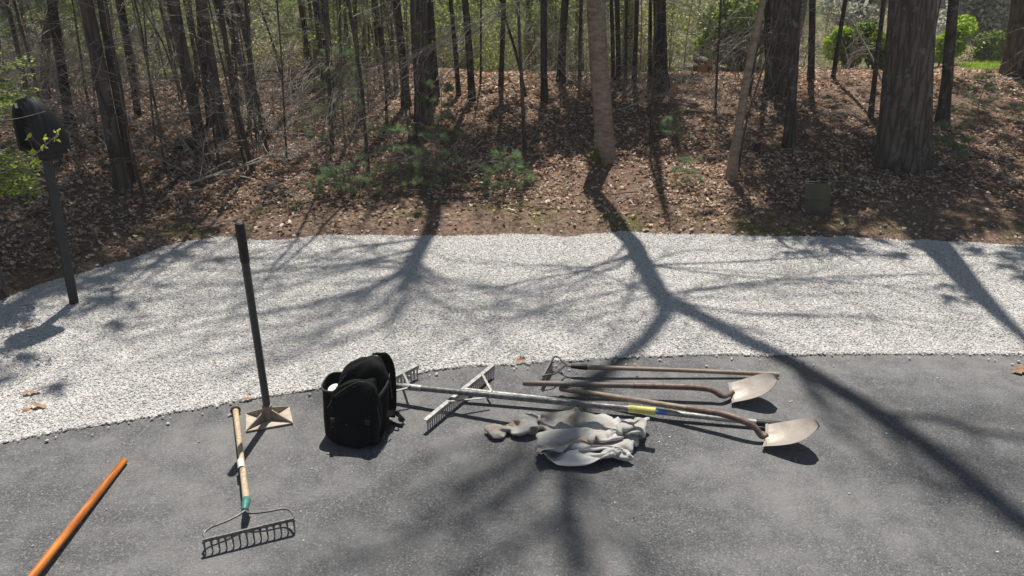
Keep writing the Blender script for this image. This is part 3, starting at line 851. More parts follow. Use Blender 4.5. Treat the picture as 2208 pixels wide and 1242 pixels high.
# label, photo points up the stem from the foot, width there, style, height, bark
STEMS = [
 ('thick grey trunk leaning left behind the mailbox, pale lichen on its lower bark', [(268, 412), (232, 240), (207, 110), (184, 0)], 29, 'pine', 13, G_, 30),
 ('slim dark trunk standing close behind the lichened leaning trunk', [(286, 398), (257, 240), (233, 110), (216, 0)], 13, 'pine', 11, D, 34),
 ('dark trunk forking near the top edge, just above the mailbox', [(92, 214), (98, 100), (104, 50), (118, 0)], 17, 'pine', 12, B_, 26),
 ('straight dark trunk seen to the right of the mailbox hood', [(152, 282), (133, 150), (119, 60), (112, 0)], 18, 'pine', 12, D, 30),
 ('dark trunk between the lichened trunk and the twin grey trunks', [(298, 252), (279, 130), (270, 60), (260, 0)], 12, 'pine', 12, D, 22),
 ('whip-thin sapling crossing in front of the dark trunks at left, bowed', [(357, 372), (340, 260), (318, 140), (304, 60), (290, 0)], 5, 'bare', 6, B_, 8),
 ('crooked sapling rising beside the foot of the lichened trunk', [(318, 446), (282, 320), (262, 190), (242, 90), (228, 0)], 7, 'bare', 6, G_, 9),
 ('slanting thin stem leaning far left across the middle of the left wood', [(398, 226), (372, 150), (345, 80), (300, 8)], 4, 'bare', 5, B_, 6),
 ('left of the twin grey-brown trunks, bending, with a wide foot in leaves', [(437, 350), (424, 260), (407, 170), (386, 70), (374, 0)], 24, 'pine', 14, G_, 26),
 ('right of the twin grey-brown trunks, with many dead twigs', [(480, 296), (466, 200), (455, 130), (444, 60), (436, 0)], 19, 'pine', 14, B_, 30),
 ('short dark trunk half hidden between the twin grey-brown trunks', [(455, 268), (445, 190), (438, 120), (430, 0)], 15, 'pine', 11, D, 16),
 ('slender dark stem just left of the right twin trunk', [(430, 192), (420, 120), (410, 60), (398, 0)], 8, 'pine', 10, D, 14),
 ('tall thin grey stem with its foot by the fallen white branch', [(549, 372), (518, 260), (497, 150), (482, 60), (474, 0)], 10, 'bare', 8, G_, 10),
 ('thin dark stem right of the twin trunks, fork of dead twigs low down', [(517, 282), (502, 200), (490, 110), (466, 0)], 9, 'pine', 9, D, 18),
 ('pair-like thin stem leaning left, foot near a stump of shadow', [(562, 272), (548, 190), (534, 100), (508, 0)], 9, 'pine', 9, D, 18),
 ('thin leaning stem with a sharp kink near its foot', [(582, 340), (556, 230), (541, 120), (531, 0)], 7, 'bare', 8, B_, 12),
 ('very thin stem passing in front of the far tan house', [(617, 344), (612, 230), (606, 110), (597, 0)], 4, 'bare', 6, B_, 9),
 ('thin curving stem just left of the far tan house', [(612, 182), (596, 120), (570, 40), (552, 0)], 5, 'bare', 6, D, 8),
 ('dark straight stem to the right of the far tan house', [(676, 196), (664, 120), (654, 50), (645, 0)], 9, 'pine', 11, D, 18),
 ('darkest stout trunk right of the far tan house', [(702, 192), (694, 100), (681, 0)], 15, 'pine', 13, D, 18),
 ('thin stem tucked against the right of the stout dark trunk', [(709, 150), (703, 80), (694, 0)], 8, 'pine', 11, D, 14),
 ('pale thin sapling standing above the left pine seedlings', [(794, 370), (786, 260), (778, 170), (762, 70), (752, 0)], 7, 'bare', 8, G_, 16),
 ('left of two thin dark stems leaning together left of the gravel-edge pine', [(823, 196), (813, 110), (803, 0)], 6, 'pine', 11, D, 16),
 ('right of two thin dark stems leaning together, its foot in pine needles', [(843, 208), (827, 120), (808, 0)], 11, 'pine', 12, D, 16),
 ('dark trunk left of the tall brown pine, leaning left', [(877, 232), (868, 130), (855, 0)], 17, 'pine', 13, D, 18),
 ('dark trunk standing right behind the tall brown pine', [(934, 226), (931, 120), (921, 0)], 17, 'pine', 13, D, 16),
 ('thin stem right of the trunk behind the tall brown pine', [(946, 212), (939, 130), (933, 40), (930, 0)], 7, 'pine', 11, D, 16),
 ('slim trunk on the crest, first right of the tall brown pine', [(990, 206), (981, 100), (972, 0)], 9, 'pine', 12, D, 14),
 ('black trunk on the crest, second right of the tall brown pine', [(1018, 216), (1011, 100), (1003, 0)], 14, 'pine', 13, D, 14),
 ('hair-thin stem on the crest behind the pale hanging twigs', [(1036, 182), (1037, 90), (1037, 0)], 4, 'pine', 9, D, 8),
 ('trunk on the crest crossed by a leaning dead stem', [(1079, 192), (1083, 100), (1086, 0)], 10, 'pine', 12, D, 14),
 ('dead stem slanting right across the bank crest', [(1138, 208), (1117, 130), (1090, 40), (1080, 0)], 6, 'bare', 5, D, 4),
 ('thin sapling growing half way down the bank, left of the pale leaning tree', [(1133, 326), (1127, 220), (1121, 100), (1117, 0)], 8, 'bare', 8, B_, 14),
 ('straight dark trunk whose foot shows clear on the bank face', [(1174, 222), (1172, 110), (1172, 0)], 14, 'pine', 13, D, 9),
 ('black trunk leaning slightly right, left of the pale leaning tree', [(1208, 176), (1213, 90), (1219, 0)], 16, 'pine', 13, D, 10),
 ('slim black stem close on the left of the pale leaning tree', [(1250, 174), (1251, 90), (1254, 0)], 7, 'pine', 12, D, 10),
 ('first of four slim black stems right of the pale leaning tree', [(1323, 178), (1321, 90), (1318, 0)], 8, 'pine', 12, D, 12),
 ('second of four slim black stems right of the pale leaning tree, the thickest', [(1335, 178), (1333, 90), (1331, 0)], 10, 'pine', 12, D, 12),
 ('third of four slim black stems right of the pale leaning tree, the thinnest', [(1350, 178), (1350, 90), (1351, 0)], 6, 'pine', 12, D, 12),
 ('fourth of four slim black stems right of the pale leaning tree, leaning right', [(1367, 178), (1371, 90), (1374, 0)], 9, 'pine', 12, D, 12),
 ('slim dark stem close on the left of the wide dark crest trunk', [(1401, 188), (1402, 90), (1403, 0)], 8, 'pine', 12, D, 12),
 ('wide dark trunk on the crest with pale dead twigs before it', [(1426, 194), (1424, 100), (1422, 0)], 27, 'pine', 14, D, 14),
 ('pencil-thin bare sapling on the bank face below the wide dark trunk', [(1405, 312), (1406, 210), (1409, 110), (1416, 10)], 6, 'bare', 6, G_, 18),
 ('slim black stem beside the stacked cut logs', [(1511, 142), (1510, 80), (1508, 0)], 7, 'pine', 12, D, 8),
 ('pale smooth sapling leaning right near the gravel with a forked foot', [(1576, 386), (1594, 270), (1612, 160), (1628, 80), (1645, 0)], 19, 'bare', 9, M['bark_cherry'], 10),
 ('spindly shoot growing beside the pale smooth leaning sapling', [(1590, 370), (1606, 280), (1628, 200), (1648, 140)], 5, 'bare', 3.4, B_, 8),
 ('broad furrowed trunk on the crest behind the leaning sapling', [(1677, 196), (1684, 90), (1692, 0)], 44, 'pine', 15, B_, 10),
 ('dark stem partly hidden by the broad furrowed crest trunk', [(1661, 186), (1656, 100), (1655, 0)], 14, 'pine', 12, D, 10),
 ('straight grey-brown trunk on the bank above the concrete blocks', [(1703, 316), (1709, 180), (1714, 80), (1719, 0)], 22, 'pine', 13, G_, 10),
 ('dark trunk on the crest right of the broad furrowed trunk', [(1750, 174), (1751, 80), (1752, 0)], 13, 'pine', 13, D, 12),
 ('leaning dark stem before the bright yellow-green bush', [(1796, 170), (1808, 90), (1823, 0)], 9, 'pine', 11, D, 8),
 ('slim leaning stem just left of the huge trunk', [(1879, 252), (1891, 130), (1906, 0)], 11, 'pine', 11, G_, 8),
 ('huge furrowed pine trunk with a flared foot above the right gravel', [(1944, 352), (1950, 260), (1956, 170), (1963, 80), (1969, 0)], 97, 'pine', 8.5, B_, 6),
 ('dark trunk standing right of the huge trunk in deep shade', [(2035, 266), (2042, 170), (2049, 80), (2056, 0)], 23, 'pine', 13, G_, 10),
 ('very wide dark trunk cut by the right edge, flared at the lawn', [(2206, 164), (2214, 80), (2224, 0)], 66, 'pine', 15, B_, 6),
]
SHADE_BOUGHS = {}  # stems given unseen green boughs, added to shade the bank, and where: low, high, reach, whorls, tufts per limb
for i, v in {46: (3.2, 5.6, 1.7, 6, 8), 53: (3.2, 7.5, 2.3, 7, 9), 48: (3.3, 4.2, .9, 4, 8), 49: (3.4, 6.5, 1.8, 6, 8), 54: (4.0, 11, 3.0, 8, 9),
             28: (3.0, 4.6, 1.5, 5, 8), 9: (4, 8, 1.8, 6, 7), 3: (4, 9, 2.0, 6, 8), 2: (4, 9, 2.0, 6, 8),
             4: (4, 9, 1.8, 6, 8), 30: (3.0, 4.4, 1.3, 4, 8), 34: (3.0, 4.2, 1.3, 4, 8), 37: (3.0, 4.2, 1.2, 4, 8), 39: (3.0, 4.2, 1.2, 4, 8),
             43: (3.0, 4.4, 1.4, 4, 8), 50: (3.2, 7.0, 1.8, 6, 8), 0: (5, 9, 1.6, 5, 6)}.items():
    SHADE_BOUGHS[STEMS[i][0]] = v
for lab, px, w, style, h, bark, dead in STEMS:
    left = px[0][0] < 720
    kw = dict(dead=int(dead * (1.5 if left else 1.2)), dead_len=(1.1 if left else .85) if w > 6 else .5, live=SHADE_BOUGHS.get(lab))
    fy = on_ground(*px[0]); i_ = [q[0] for q in STEMS].index(lab)
    if fy[0] > -1.4 and i_ not in (52, 54): h = min(h, max(3.4, (fy[1] - 6.9) * 2.3))
    if w > 60: kw['flare'] = 1.1; kw['dead_z'] = (2.0, 5.0)
    tree(lab, px, w, style, h, bark, **kw)

# the pale leaning tree: its fork and limbs throw the big shadow over the gravel and the asphalt
def shade_limb(Y, foot_z, pts, lift=0):
    """limb points in the plane of the stem that would shade these ground points"""
    out = []
    for q in pts:
        g = on_z(q[0], q[1], 0.01)
        dy = Y - g[1]
        out.append(Vector((g[0] + SUN_X * dy, Y + lift * R(-.1, .1), dy * math.tan(SUN_EL) / math.sqrt(1 + 0 * SUN_X))))
    return out

def big_tree(name, label, foot_px, stem_px, width, bark, limbs, nkids, crown_mat):
    foot = on_ground(*foot_px); Y = foot[1]
    t = thing(name, label, 'tree', foot)
    mb = MB()
    stem = [Vector((foot[0], Y, foot[2] - .12))] + [Vector(on_y(q[0], q[1], Y)) for q in stem_px]
    r0 = width / 2 * (Y / math.cos(PITCH)) / FOCAL * .97
    cr = MB()
    for li, (kind, pts, ra, rb) in enumerate(limbs):
        P = shade_limb(Y, foot[2], pts)
        if kind == 'stem':
            Q = stem + P; T = [0.0]
            for a_, b_ in zip(Q, Q[1:]): T.append(T[-1] + (b_ - a_).length)
            tt = np.linspace(0, T[-1], max(8, int(T[-1] / .55)))
            Q = [Vector([float(np.interp(u, T, [q[c] for q in Q])) for c in range(3)]) for u in tt]
            P = smooth_path(Q, 5)
            rads = [r0 * (ra + (rb - ra) * i / (len(P) - 1)) * (1 + .15 * math.exp(-max(0, p.z - foot[2]) / .14)) for i, p in enumerate(P)]
            rough_trunk(mb, P, rads, 40, r0 * (.03 if bark == M['bark_cherry'] else .08), foot[2], foot[2] + 3.2, len(label))
        else:
            P = smooth_path(P, 4)
            off = R(-.5, .5) if li > 3 else 0
            P = [p + Vector((0, off * i / len(P), off * i / len(P) * math.tan(SUN_EL))) for i, p in enumerate(P)]
            rads = [max(.006, r0 * (ra + (rb - ra) * i / (len(P) - 1))) for i in range(len(P))]
            mb.tube(P, rads, 8, True)
            for k in range(nkids):
                i = random.randrange(2, len(P) - 1); d = (P[i] - P[i - 1]).normalized()
                side = Vector((R(-1, 1), R(-1, 1), R(-.1, .9)))
                limb(cr, P[i], d * .8 + side * .8, R(.6, 1.9), min(.014, rads[i] * .6), 2, -.1, None, 3, .5, .16, minr=.002)
    mb.build('trunk', bark, t, angle=1.2)
    cr.build('crown', M['twig'], t)
    return t, foot, r0

leaner, leaner_foot, leaner_r = big_tree('bare_tree', 'pale leaning tree with mottled bark standing alone on the bank above the gravel', (1307, 346),
    [(1303, 290), (1297, 200), (1290, 100), (1283, 0)], 38, M['bark_cherry'], [
    ('stem', [(1362, 520), (1395, 580), (1425, 632)], 1.0, .84),
    ('limb', [(1418, 628), (1455, 648), (1520, 682), (1610, 728), (1700, 772), (1800, 832), (1900, 892), (2000, 962), (2110, 1045), (2240, 1150)], .82, .8),
    ('limb', [(1420, 628), (1436, 660), (1412, 700), (1375, 742), (1330, 776), (1290, 820), (1262, 870), (1236, 940), (1218, 1040), (1245, 1150), (1260, 1230)], .68, .4),
    ('limb', [(1330, 776), (1270, 812), (1200, 900), (1120, 960), (1050, 1030), (960, 1090), (860, 1150)], .3, .16),
    ('limb', [(1400, 590), (1340, 622), (1240, 640), (1150, 665), (1060, 705), (960, 740)], .17, .06),
    ('limb', [(1355, 505), (1330, 545), (1270, 570), (1180, 580), (1080, 610), (900, 625)], .14, .05),
    ('limb', [(1900, 892), (2010, 900), (2120, 930), (2230, 940)], .3, .12),
    ('limb', [(1262, 870), (1190, 990), (1080, 1080), (900, 1165), (760, 1205)], .3, .14),
    ('limb', [(1245, 1050), (1180, 1130), (1080, 1190), (960, 1240)], .25, .14),
    ], 7, M['twig'])
# the mossy burl at its foot and the pale twigs hanging into view from a low limb
mb = MB()
b = on_ground(1285, 350)
mb.tube([b + np.array([.05, 0, -.05]), b + np.array([0, -.02, .03]), b + np.array([-.03, -.03, .1]), b + np.array([.02, 0, .16])], [.03, .06, .05, .01], 8)
mb.build('mossy_burl', M['moss'], leaner)
mb = MB()
Yl = leaner_foot[1] - .35
pl = smooth_path([Vector((leaner_foot[0] - .05, leaner_foot[1], 3.0)), Vector(on_y(1200, -50, Yl)), Vector(on_y(1110, 5, Yl)), Vector(on_y(1040, 40, Yl)), Vector(on_y(975, 72, Yl)), Vector(on_y(900, 118, Yl)), Vector(on_y(860, 150, Yl))], 4)
mb.tube(pl, [.009 - .00033 * i for i in range(len(pl))], 5)
for i in range(5, len(pl) - 1):
    for k in range(2):
        d = (pl[i] - pl[i - 1]).normalized()
        limb(mb, pl[i], d + Vector((R(-.6, .3), R(-.6, .6), R(-.5, .35))), R(.3, .9), .0032, 2, .2, None, 3, .55, .16)
mb.build('low_branch', M['dead_twig'], leaner)

pine, pine_foot, pine_r = big_tree('pine_tree', 'tall brown pine trunk at the back of the pine seedlings, straight and bare', (915, 268),
    [(913, 210), (908, 110), (898, 0)], 34, B_, [
    ('stem', [(940, 480), (915, 510), (900, 540), (886, 575)], 1.0, .7),
    ('limb', [(893, 560), (855, 590), (800, 612), (700, 640), (560, 664), (400, 700), (240, 730)], .4, .12),
    ('limb', [(905, 520), (880, 535), (835, 545), (760, 562), (650, 588), (560, 600), (430, 612)], .3, .1),
    ('limb', [(925, 505), (890, 510), (830, 520), (740, 532), (690, 556), (610, 570), (545, 582)], .28, .08),
    ('limb', [(888, 570), (850, 625), (790, 668), (700, 705), (560, 742), (420, 770)], .34, .12),
    ('limb', [(886, 575), (850, 680), (760, 720), (640, 770), (520, 790)], .3, .12),
    ('limb', [(886, 575), (930, 640), (1010, 660), (1120, 650)], .25, .08),
    ('limb', [(895, 550), (960, 600), (1060, 612), (1200, 640)], .22, .08),
    ('limb', [(900, 545), (850, 560), (780, 520), (700, 510), (600, 520)], .2, .07),
    ], 9, M['twig'])

# other bare crowns over the gravel: two oaks whose limbs shade the right of the drive
def thin_limbs(root, Y, starts, ends, count, r, seed):  # unseen limbs added to throw fine branch shadows over the drive
    st = random.getstate(); random.seed(seed); mb = MB()
    for k in range(count):
        a = random.choice(starts); e = (R(*ends[0]), R(*ends[1]))
        m1 = (a[0] + (e[0] - a[0]) * .3 + R(-20, 20), a[1] + (e[1] - a[1]) * R(.35, .6) + R(-10, 15)); m2 = (a[0] + (e[0] - a[0]) * .65 + R(-25, 25), a[1] + (e[1] - a[1]) * R(.6, .9) + R(-12, 12))
        P = smooth_path(shade_limb(Y, 0, [a, m1, m2, e]), 4); off = R(-.9, .9)
        P = [p + Vector((0, off * i / len(P), off * i / len(P) * math.tan(SUN_EL))) for i, p in enumerate(P)]
        rr = r * R(.5, 1.2)
        mb.tube(P, [max(.004, rr * (1 - .75 * i / len(P))) for i in range(len(P))], 5, False)
        for j in range(5):
            i = random.randrange(3, len(P) - 1); d = (P[i] - P[i - 1]).normalized()
            limb(mb, P[i], d + Vector((R(-.7, .7), R(-.7, .7), R(-.2, .7))), R(.5, 1.5), rr * .4, 1, 0, None, 3, .55, .14, minr=.003)
    mb.build('shadow_limbs', M['twig'], root)
    random.setstate(st)
thin_limbs(pine, pine_foot[1], [(900, 540), (893, 560), (886, 575), (905, 525)], ((180, 700), (545, 790)), 13, .019, 3)
thin_limbs(pine, pine_foot[1], [(893, 560), (886, 575)], ((900, 1250), (600, 730)), 7, .016, 4)
thin_limbs(leaner, leaner_foot[1], [(1405, 600), (1420, 632), (1375, 540)], ((850, 1320), (560, 760)), 10, .018, 5)
thin_limbs(leaner, leaner_foot[1], [(1420, 632), (1455, 648), (1395, 570)], ((1560, 2200), (525, 720)), 12, .018, 6)
thin_limbs(leaner, leaner_foot[1], [(1700, 772), (1800, 832), (1900, 892)], ((1750, 2250), (860, 1240)), 6, .02, 7)
thin_limbs(leaner, leaner_foot[1], [(1262, 870), (1236, 940), (1290, 820)], ((650, 1500), (960, 1240)), 7, .024, 8)

def oak(label, x, y, r, h, lean, reach, seed, low):
    random.seed(seed)
    z0 = gz(x, y); t = thing('bare_tree', label, 'tree', (x, y, z0))
    p = Vector((x, y, z0 - .1)); pts = [p.copy()]; L = Vector((lean, 0, 1))
    while p.z < h:
        p = p + L.normalized() * .8 + Vector((R(-.05, .05), R(-.05, .05), 0)); pts.append(p.copy())
    mb = MB(); cr = MB()
    rads = [r * (1 - .7 * i / len(pts)) * (1 + .35 * math.exp(-i)) for i in range(len(pts))]
    trunk_rings(mb, pts, rads, 10, .05, seed)
    for i in range(len(pts)):
        if pts[i].z < low: continue
        for k in range(2):
            a = R(0, 6.28)
            limb(cr, pts[i], (math.cos(a), math.sin(a), R(.2, .9)), reach * R(.5, 1.1), rads[i] * .5, 3, -.05, None, 3, .55, .14, minr=.003)
    mb.build('trunk', B_, t, angle=1.2); cr.build('crown', M['twig'], t)
oak('bare oak just outside the wood beyond the right of the gravel', 6.6, 9.2, .14, 12, -.1, 2.2, 5, 8.0)
oak('bare oak on the left bank behind the mailbox shrub', -6.2, 8.4, .1, 10, .12, 2.8, 8, 3.5)
random.seed(23)

# ------------------------------------------------------------------ deep wood: many more stems, built once per kind and copied
def stem_kind(name, cat, r, h, style, bark):
    t = thing(name, 'x', cat, (0, 0, 0)); mb = MB(); cr = MB(); dw = MB()
    p = Vector((0, 0, -.3)); pts = [p.copy()]; L = Vector((R(-.06, .06), R(-.06, .06), 1))
    while p.z < h:
        L = Vector((L.x * .9 + R(-.02, .02), L.y * .9 + R(-.02, .02), 1)); p = p + L * min(.7, h - p.z + .01); pts.append(p.copy())
    rads = [max(.004, r * (1 - .75 * i / len(pts)) * (1 + .3 * math.exp(-i * 1.5))) for i in range(len(pts))]
    trunk_rings(mb, pts, rads, 8 if r > .08 else 5, .06, R(0, 6))
    def at(z):
        i = min(len(pts) - 2, int((z + .3) / .7)); return pts[i].lerp(pts[i + 1], min(1, max(0, (z - pts[i].z) / .7)))
    if style == 'pine':
        for i in range(34):
            z = R(.3, 4.5); a = R(0, 6.28)
            limb(dw, at(z), (math.cos(a), math.sin(a), R(-.25, .3)), R(.5, 1.6), R(.005, .01), 1, .25, None, 3, .45, .14, minr=.003)
        cs, ds = [], []
        for w in range(9):
            z = h * (.62 + .37 * w / 8); f = (1 - .7 * w / 9)
            for k in range(4):
                a = R(0, 6.28); Ln = 1.9 * f * R(.6, 1.15)
                lp = limb(mb, at(min(z, h - .3)), (math.cos(a), math.sin(a), R(0, .3)), Ln, .018, 0, .12, None, 0)
                for j in range(2):
                    tt = R(.3, 1.0) * (len(lp) - 1); i0 = min(int(tt), len(lp) - 2)
                    cs.append(lp[i0].lerp(lp[i0 + 1], tt - i0) + rvec(.25)); ds.append(Vector((math.cos(a), math.sin(a), .5)) + rvec(.3))
        mb.build('trunk', bark, t, angle=1.2); tag(dw.build('dead_branch', M['dead_twig'], t), kind='stuff')
        link('crown', needles_mesh('crown', cs, ds, M['needles_far'], 16, .28, .024, 1.2), t)
    else:
        for i in range(int(10 + h * 2.2)):
            z = R(.12 if h < 5 else .25, .96) * h; a = R(0, 6.28)
            limb(cr, at(z), (math.cos(a), math.sin(a), R(.3, 1.1)), h * .17 * R(.5, 1.2), max(.004, r * .35), 2, -.1, None, 3, .55, .15, minr=.0028)
        mb.build('trunk', bark, t, angle=1.2); cr.build('crown', M['twig'], t)
    return t

def whereabouts(x, y, left_far=True):
    c = 1104 + FOCAL * x / (y * math.cos(PITCH) + 1.2 * math.sin(PITCH))
    for lim, w in ((170, 'beyond the mailbox'), (420, 'beyond the lichened leaning trunk'), (640, 'beyond the twin grey-brown trunks'), (860, 'beyond the pine seedlings'), (1080, 'beyond the tall brown pine'),
                   (1290, 'just left of the pale leaning tree'), (1500, 'just right of the pale leaning tree'), (1780, 'near the broad furrowed trunk'), (9999, 'near the huge trunk')):
        if c < lim: break
    return w
def depth_word(y, a, b):
    return 'nearer' if y < a else 'distant' if y > b else 'midway'

KINDS = [
 ([stem_kind('pine_tree', 'tree', r, h, 'pine', D) for r, h in ((.1, 12), (.13, 14), (.16, 15), (.075, 10))], 'dark bare-stemmed pine', 'pines deep in the wood', 115, (15, 60)),
 ([stem_kind('bare_tree', 'tree', r, h, 'bare', G_) for r, h in ((.07, 9), (.1, 11))], 'grey leafless tree', 'bare trees deep in the wood', 55, (14, 60)),
 ([stem_kind('sapling', 'sapling', r, h, 'bare', B_) for r, h in ((.016, 3.2), (.022, 4.2), (.014, 2.6), (.028, 5.2))], 'thin leafless sapling', 'saplings among the trunks', 120, (9, 32)),
]
def blocked(x, y):
    # keep the lawn, the view to the house and the shrubs' own ground clear
    if y > 12 and .50 * y < x < .70 * y and y < 40: return True
    if y > 12 and .2 * y < x < .50 * y and y < 24: return True
    return False
for protos, lab, grp, count, (y0, y1) in KINDS:
    n = 0; tries = 0
    while n < count and tries < 4000:
        tries += 1
        y = y0 + (y1 - y0) * random.random() ** 1.25
        x = R(-.74, .74) * y
        if blocked(x, y): continue
        if 'sapling' in grp and y < 14 and x > -1.5 and random.random() < .75: continue
        if 'sapling' in grp and y < 9.5 and x > -1: continue
        o = protos[n] if n < len(protos) else copy_tree(protos[n % len(protos)])
        o.location = (x, y, gz(x, y)); o.rotation_euler = (R(-.03, .03), R(-.03, .03), R(0, 6.28)); s = R(.8, 1.2); o.scale = (s, s, s)
        tag(o, '%s %s in the wood, %s' % (depth_word(y, y0 + (y1 - y0) * .2, y0 + (y1 - y0) * .5), lab, whereabouts(x, y)), None, grp); n += 1

# pine seedlings and young pines: soft tufts on whorled twigs
def young_pine(h, spread, tufts, mat, nl=.085, wd=.0035, per=26, bare=.12):
    t = thing('young_pine', 'x', 'young pine', (0, 0, 0)); mb = MB(); cs, ds = [], []
    pts = [Vector((0, 0, -.06)), Vector((R(-.02, .02), 0, h * .4)), Vector((R(-.05, .05), R(-.05, .05), h * .75)), Vector((R(-.05, .05), 0, h))]
    mb.tube(smooth_path(pts, 3), [max(.003, .012 * h * (1 - .08 * i)) for i in range(10)], 5)
    wh = max(3, int(h / .22))
    for w in range(wh):
        z = h * (bare + (1 - bare) * w / (wh - .5)); f = (1 - .72 * w / wh)
        for k in range(random.choice((4, 5, 5))):
            a = R(0, 6.28); Ln = spread * f * R(.55, 1.15)
            tips = []
            lp = limb(mb, (0, 0, z), (math.cos(a), math.sin(a), R(.1, .5)), Ln, .004, 1, .1, None, 3, .5, .1, tips, minr=.0015)
            for q, d, ll in tips:
                for j in range(tufts):
                    cs.append(q - d * R(0, .6) * ll * .5 + rvec(.012)); ds.append(d + UP * .35 + rvec(.15))
    cs.append(Vector((0, 0, h))); ds.append(UP)
    mb.build('trunk', M['twig'], t)
    link('foliage', needles_mesh('foliage', cs, ds, mat, per, nl, wd, .95), t)
    return t
NE = M['needles']
yp = [young_pine(.62, .42, 3, NE), young_pine(.95, .5, 3, NE), young_pine(1.7, .85, 3, NE, .09, .0045), young_pine(.4, .3, 3, NE)]
SEEDLINGS = [
 ('brightest pine seedling, sunlit tuft low on the bank left of the tree shadow', 868, 412, 1, 1.0), ('dim pine seedling in shade left of the sunlit seedling', 775, 425, 0, .9),
 ('low dim pine seedling at the far left of the seedling clump', 722, 428, 3, 1.1), ('pine seedling standing in the shadow of the tall brown pine', 938, 410, 1, .9),
 ('thin pine seedling alone in the middle of the bank', 1088, 418, 0, 1.05), ('young pine with drooping grey-green tufts left of the tall brown pine', 745, 330, 2, .95),
 ('small dim pine seedling above the gravel beside the middle seedling', 1125, 400, 3, .8), ('young pine in the shade behind the tall brown pine', 955, 300, 1, 1.0),
 ('spindly green seedling near the forked foot of the leaning sapling', 1480, 400, 0, .7), ('pine seedling in deep shade right of the huge trunk', 2040, 345, 0, 1.0),
 ('pine seedling under the dark trunk near the right edge', 2105, 250, 1, .8), ('little pine tuft on the bank above the pencil-thin sapling', 1445, 300, 3, .9),
 ('pine seedling half cut by the right edge of the bank', 2195, 265, 1, .7),
]
used = set()
for lab, px, py, k, s in SEEDLINGS:
    o = yp[k] if k not in used else copy_tree(yp[k]); used.add(k)
    p = on_ground(px, py); o.location = p; o.rotation_euler = (0, 0, R(0, 6.28)); s *= .68; o.scale = (s, s, s)
    tag(o, lab, None, 'pine seedlings on the bank'); o.name = 'pine_seedling' if k != 2 else 'young_pine'
big = [young_pine(2.6, 1.3, 4, M['needles_far'], .15, .008, 16), young_pine(3.4, 1.7, 4, M['needles_far'], .17, .009, 16), young_pine(2.0, 1.1, 4, NE, .13, .006, 16)]
n = 0
for lab, x0, x1, y0, y1, cnt in (('feathery young pine among the trunks at the left of the wood', -.74, -.22, 11.5, 28, 40), ('feathery young pine far behind the crest of the bank', -.22, .46, 15, 42, 44)):
    for i in range(cnt):
        y = R(y0, y1); x = R(x0, x1) * y
        if blocked(x, y): continue
        o = big[n] if n < 3 else copy_tree(big[n % 3]); n += 1
        s = R(.7, 1.15); o.location = (x, y, gz(x, y)); o.rotation_euler = (0, 0, R(0, 6.28)); o.scale = (s, s, s)
        tag(o, '%s %s, %s' % (depth_word(y, y0 + (y1 - y0) * .3, y0 + (y1 - y0) * .65), ('tallest kind of feathery young pine' if (n - 1) % 3 == 1 else 'feathery young pine'), whereabouts(x, y)), None, lab.replace('feathery young pine', 'young pines'))

# brush of the understorey
def shrub_kind(h, w, n, size, mat, stems=9, name='shrub', flat=.7, cat='shrub'):
    t = thing(name, 'x', cat, (0, 0, 0)); mb = MB(); tips = []
    for k in range(stems):
        a = R(0, 6.28); f = R(.15, 1)
        limb(mb, (R(-.1, .1) * w, R(-.1, .1) * w, -.05), (math.cos(a) * f * w / h * 1.2, math.sin(a) * f * w / h * 1.2, 1), h * R(.6, 1.05), .009, 2, -.05, None, 4, .5, .14, tips, minr=.0025)
    P = []
    for i in range(n):
        q, d, L = random.choice(tips); P.append(tuple(q - d * R(0, 1) * L * .7 + rvec(.06 * h)))
    P = np.array(P); P[:, 2] = np.maximum(P[:, 2], .03)
    mb.build('stem', M['twig'], t)
    link('foliage', quads_mesh('foliage', P, rng.uniform(.6, 1.3, len(P)) * size, mat, flat), t)
    return t
brush = [shrub_kind(1.6, 1.2, 900, .055, M['shrub_grey']), shrub_kind(2.3, 1.7, 1300, .06, M['shrub_grey']), shrub_kind(1.1, 1.0, 700, .05, M['spring']), shrub_kind(2.0, 1.4, 900, .06, M['spring'])]
LB = ['dull grey-green bush in the understorey beyond the crest', 'tall dull bush in the understorey beyond the crest', 'low fresh green bush in the understorey beyond the crest', 'taller fresh green bush in the understorey beyond the crest']
n = 0
for i in range(230):
    y = 14.5 + 36 * random.random() ** 1.2; x = R(-.74, .74) * y
    if blocked(x, y): continue
    k = random.choice((0, 1, 0, 1, 1, 2, 3, 3)) if n > 3 else n
    o = brush[k] if n == k else copy_tree(brush[k]); n += 1
    s = R(.7, 1.3); o.location = (x, y, gz(x, y)); o.rotation_euler = (0, 0, R(0, 6.28)); o.scale = (s, s, s * R(.8, 1.1))
    tag(o, '%s %s, %s' % (depth_word(y, 22, 34), LB[k].split(' in the under')[0], whereabouts(x, y)), None, 'bushes in the understorey')

for i in range(64):
    y = R(13.2, 20); x = R(-.34, .2) * y
    k = random.choice((0, 2, 2, 3, 0)); o = copy_tree(brush[k]); s = R(.55, 1.0)
    o.location = (x, y, gz(x, y)); o.rotation_euler = (0, 0, R(0, 6.28)); o.scale = (s, s, s)
    tag(o, 'sunlit %s close behind the crest, %s' % (LB[k].split(' in the under')[0].replace('dull ', ''), whereabouts(x, y)), None, 'bushes in the understorey')

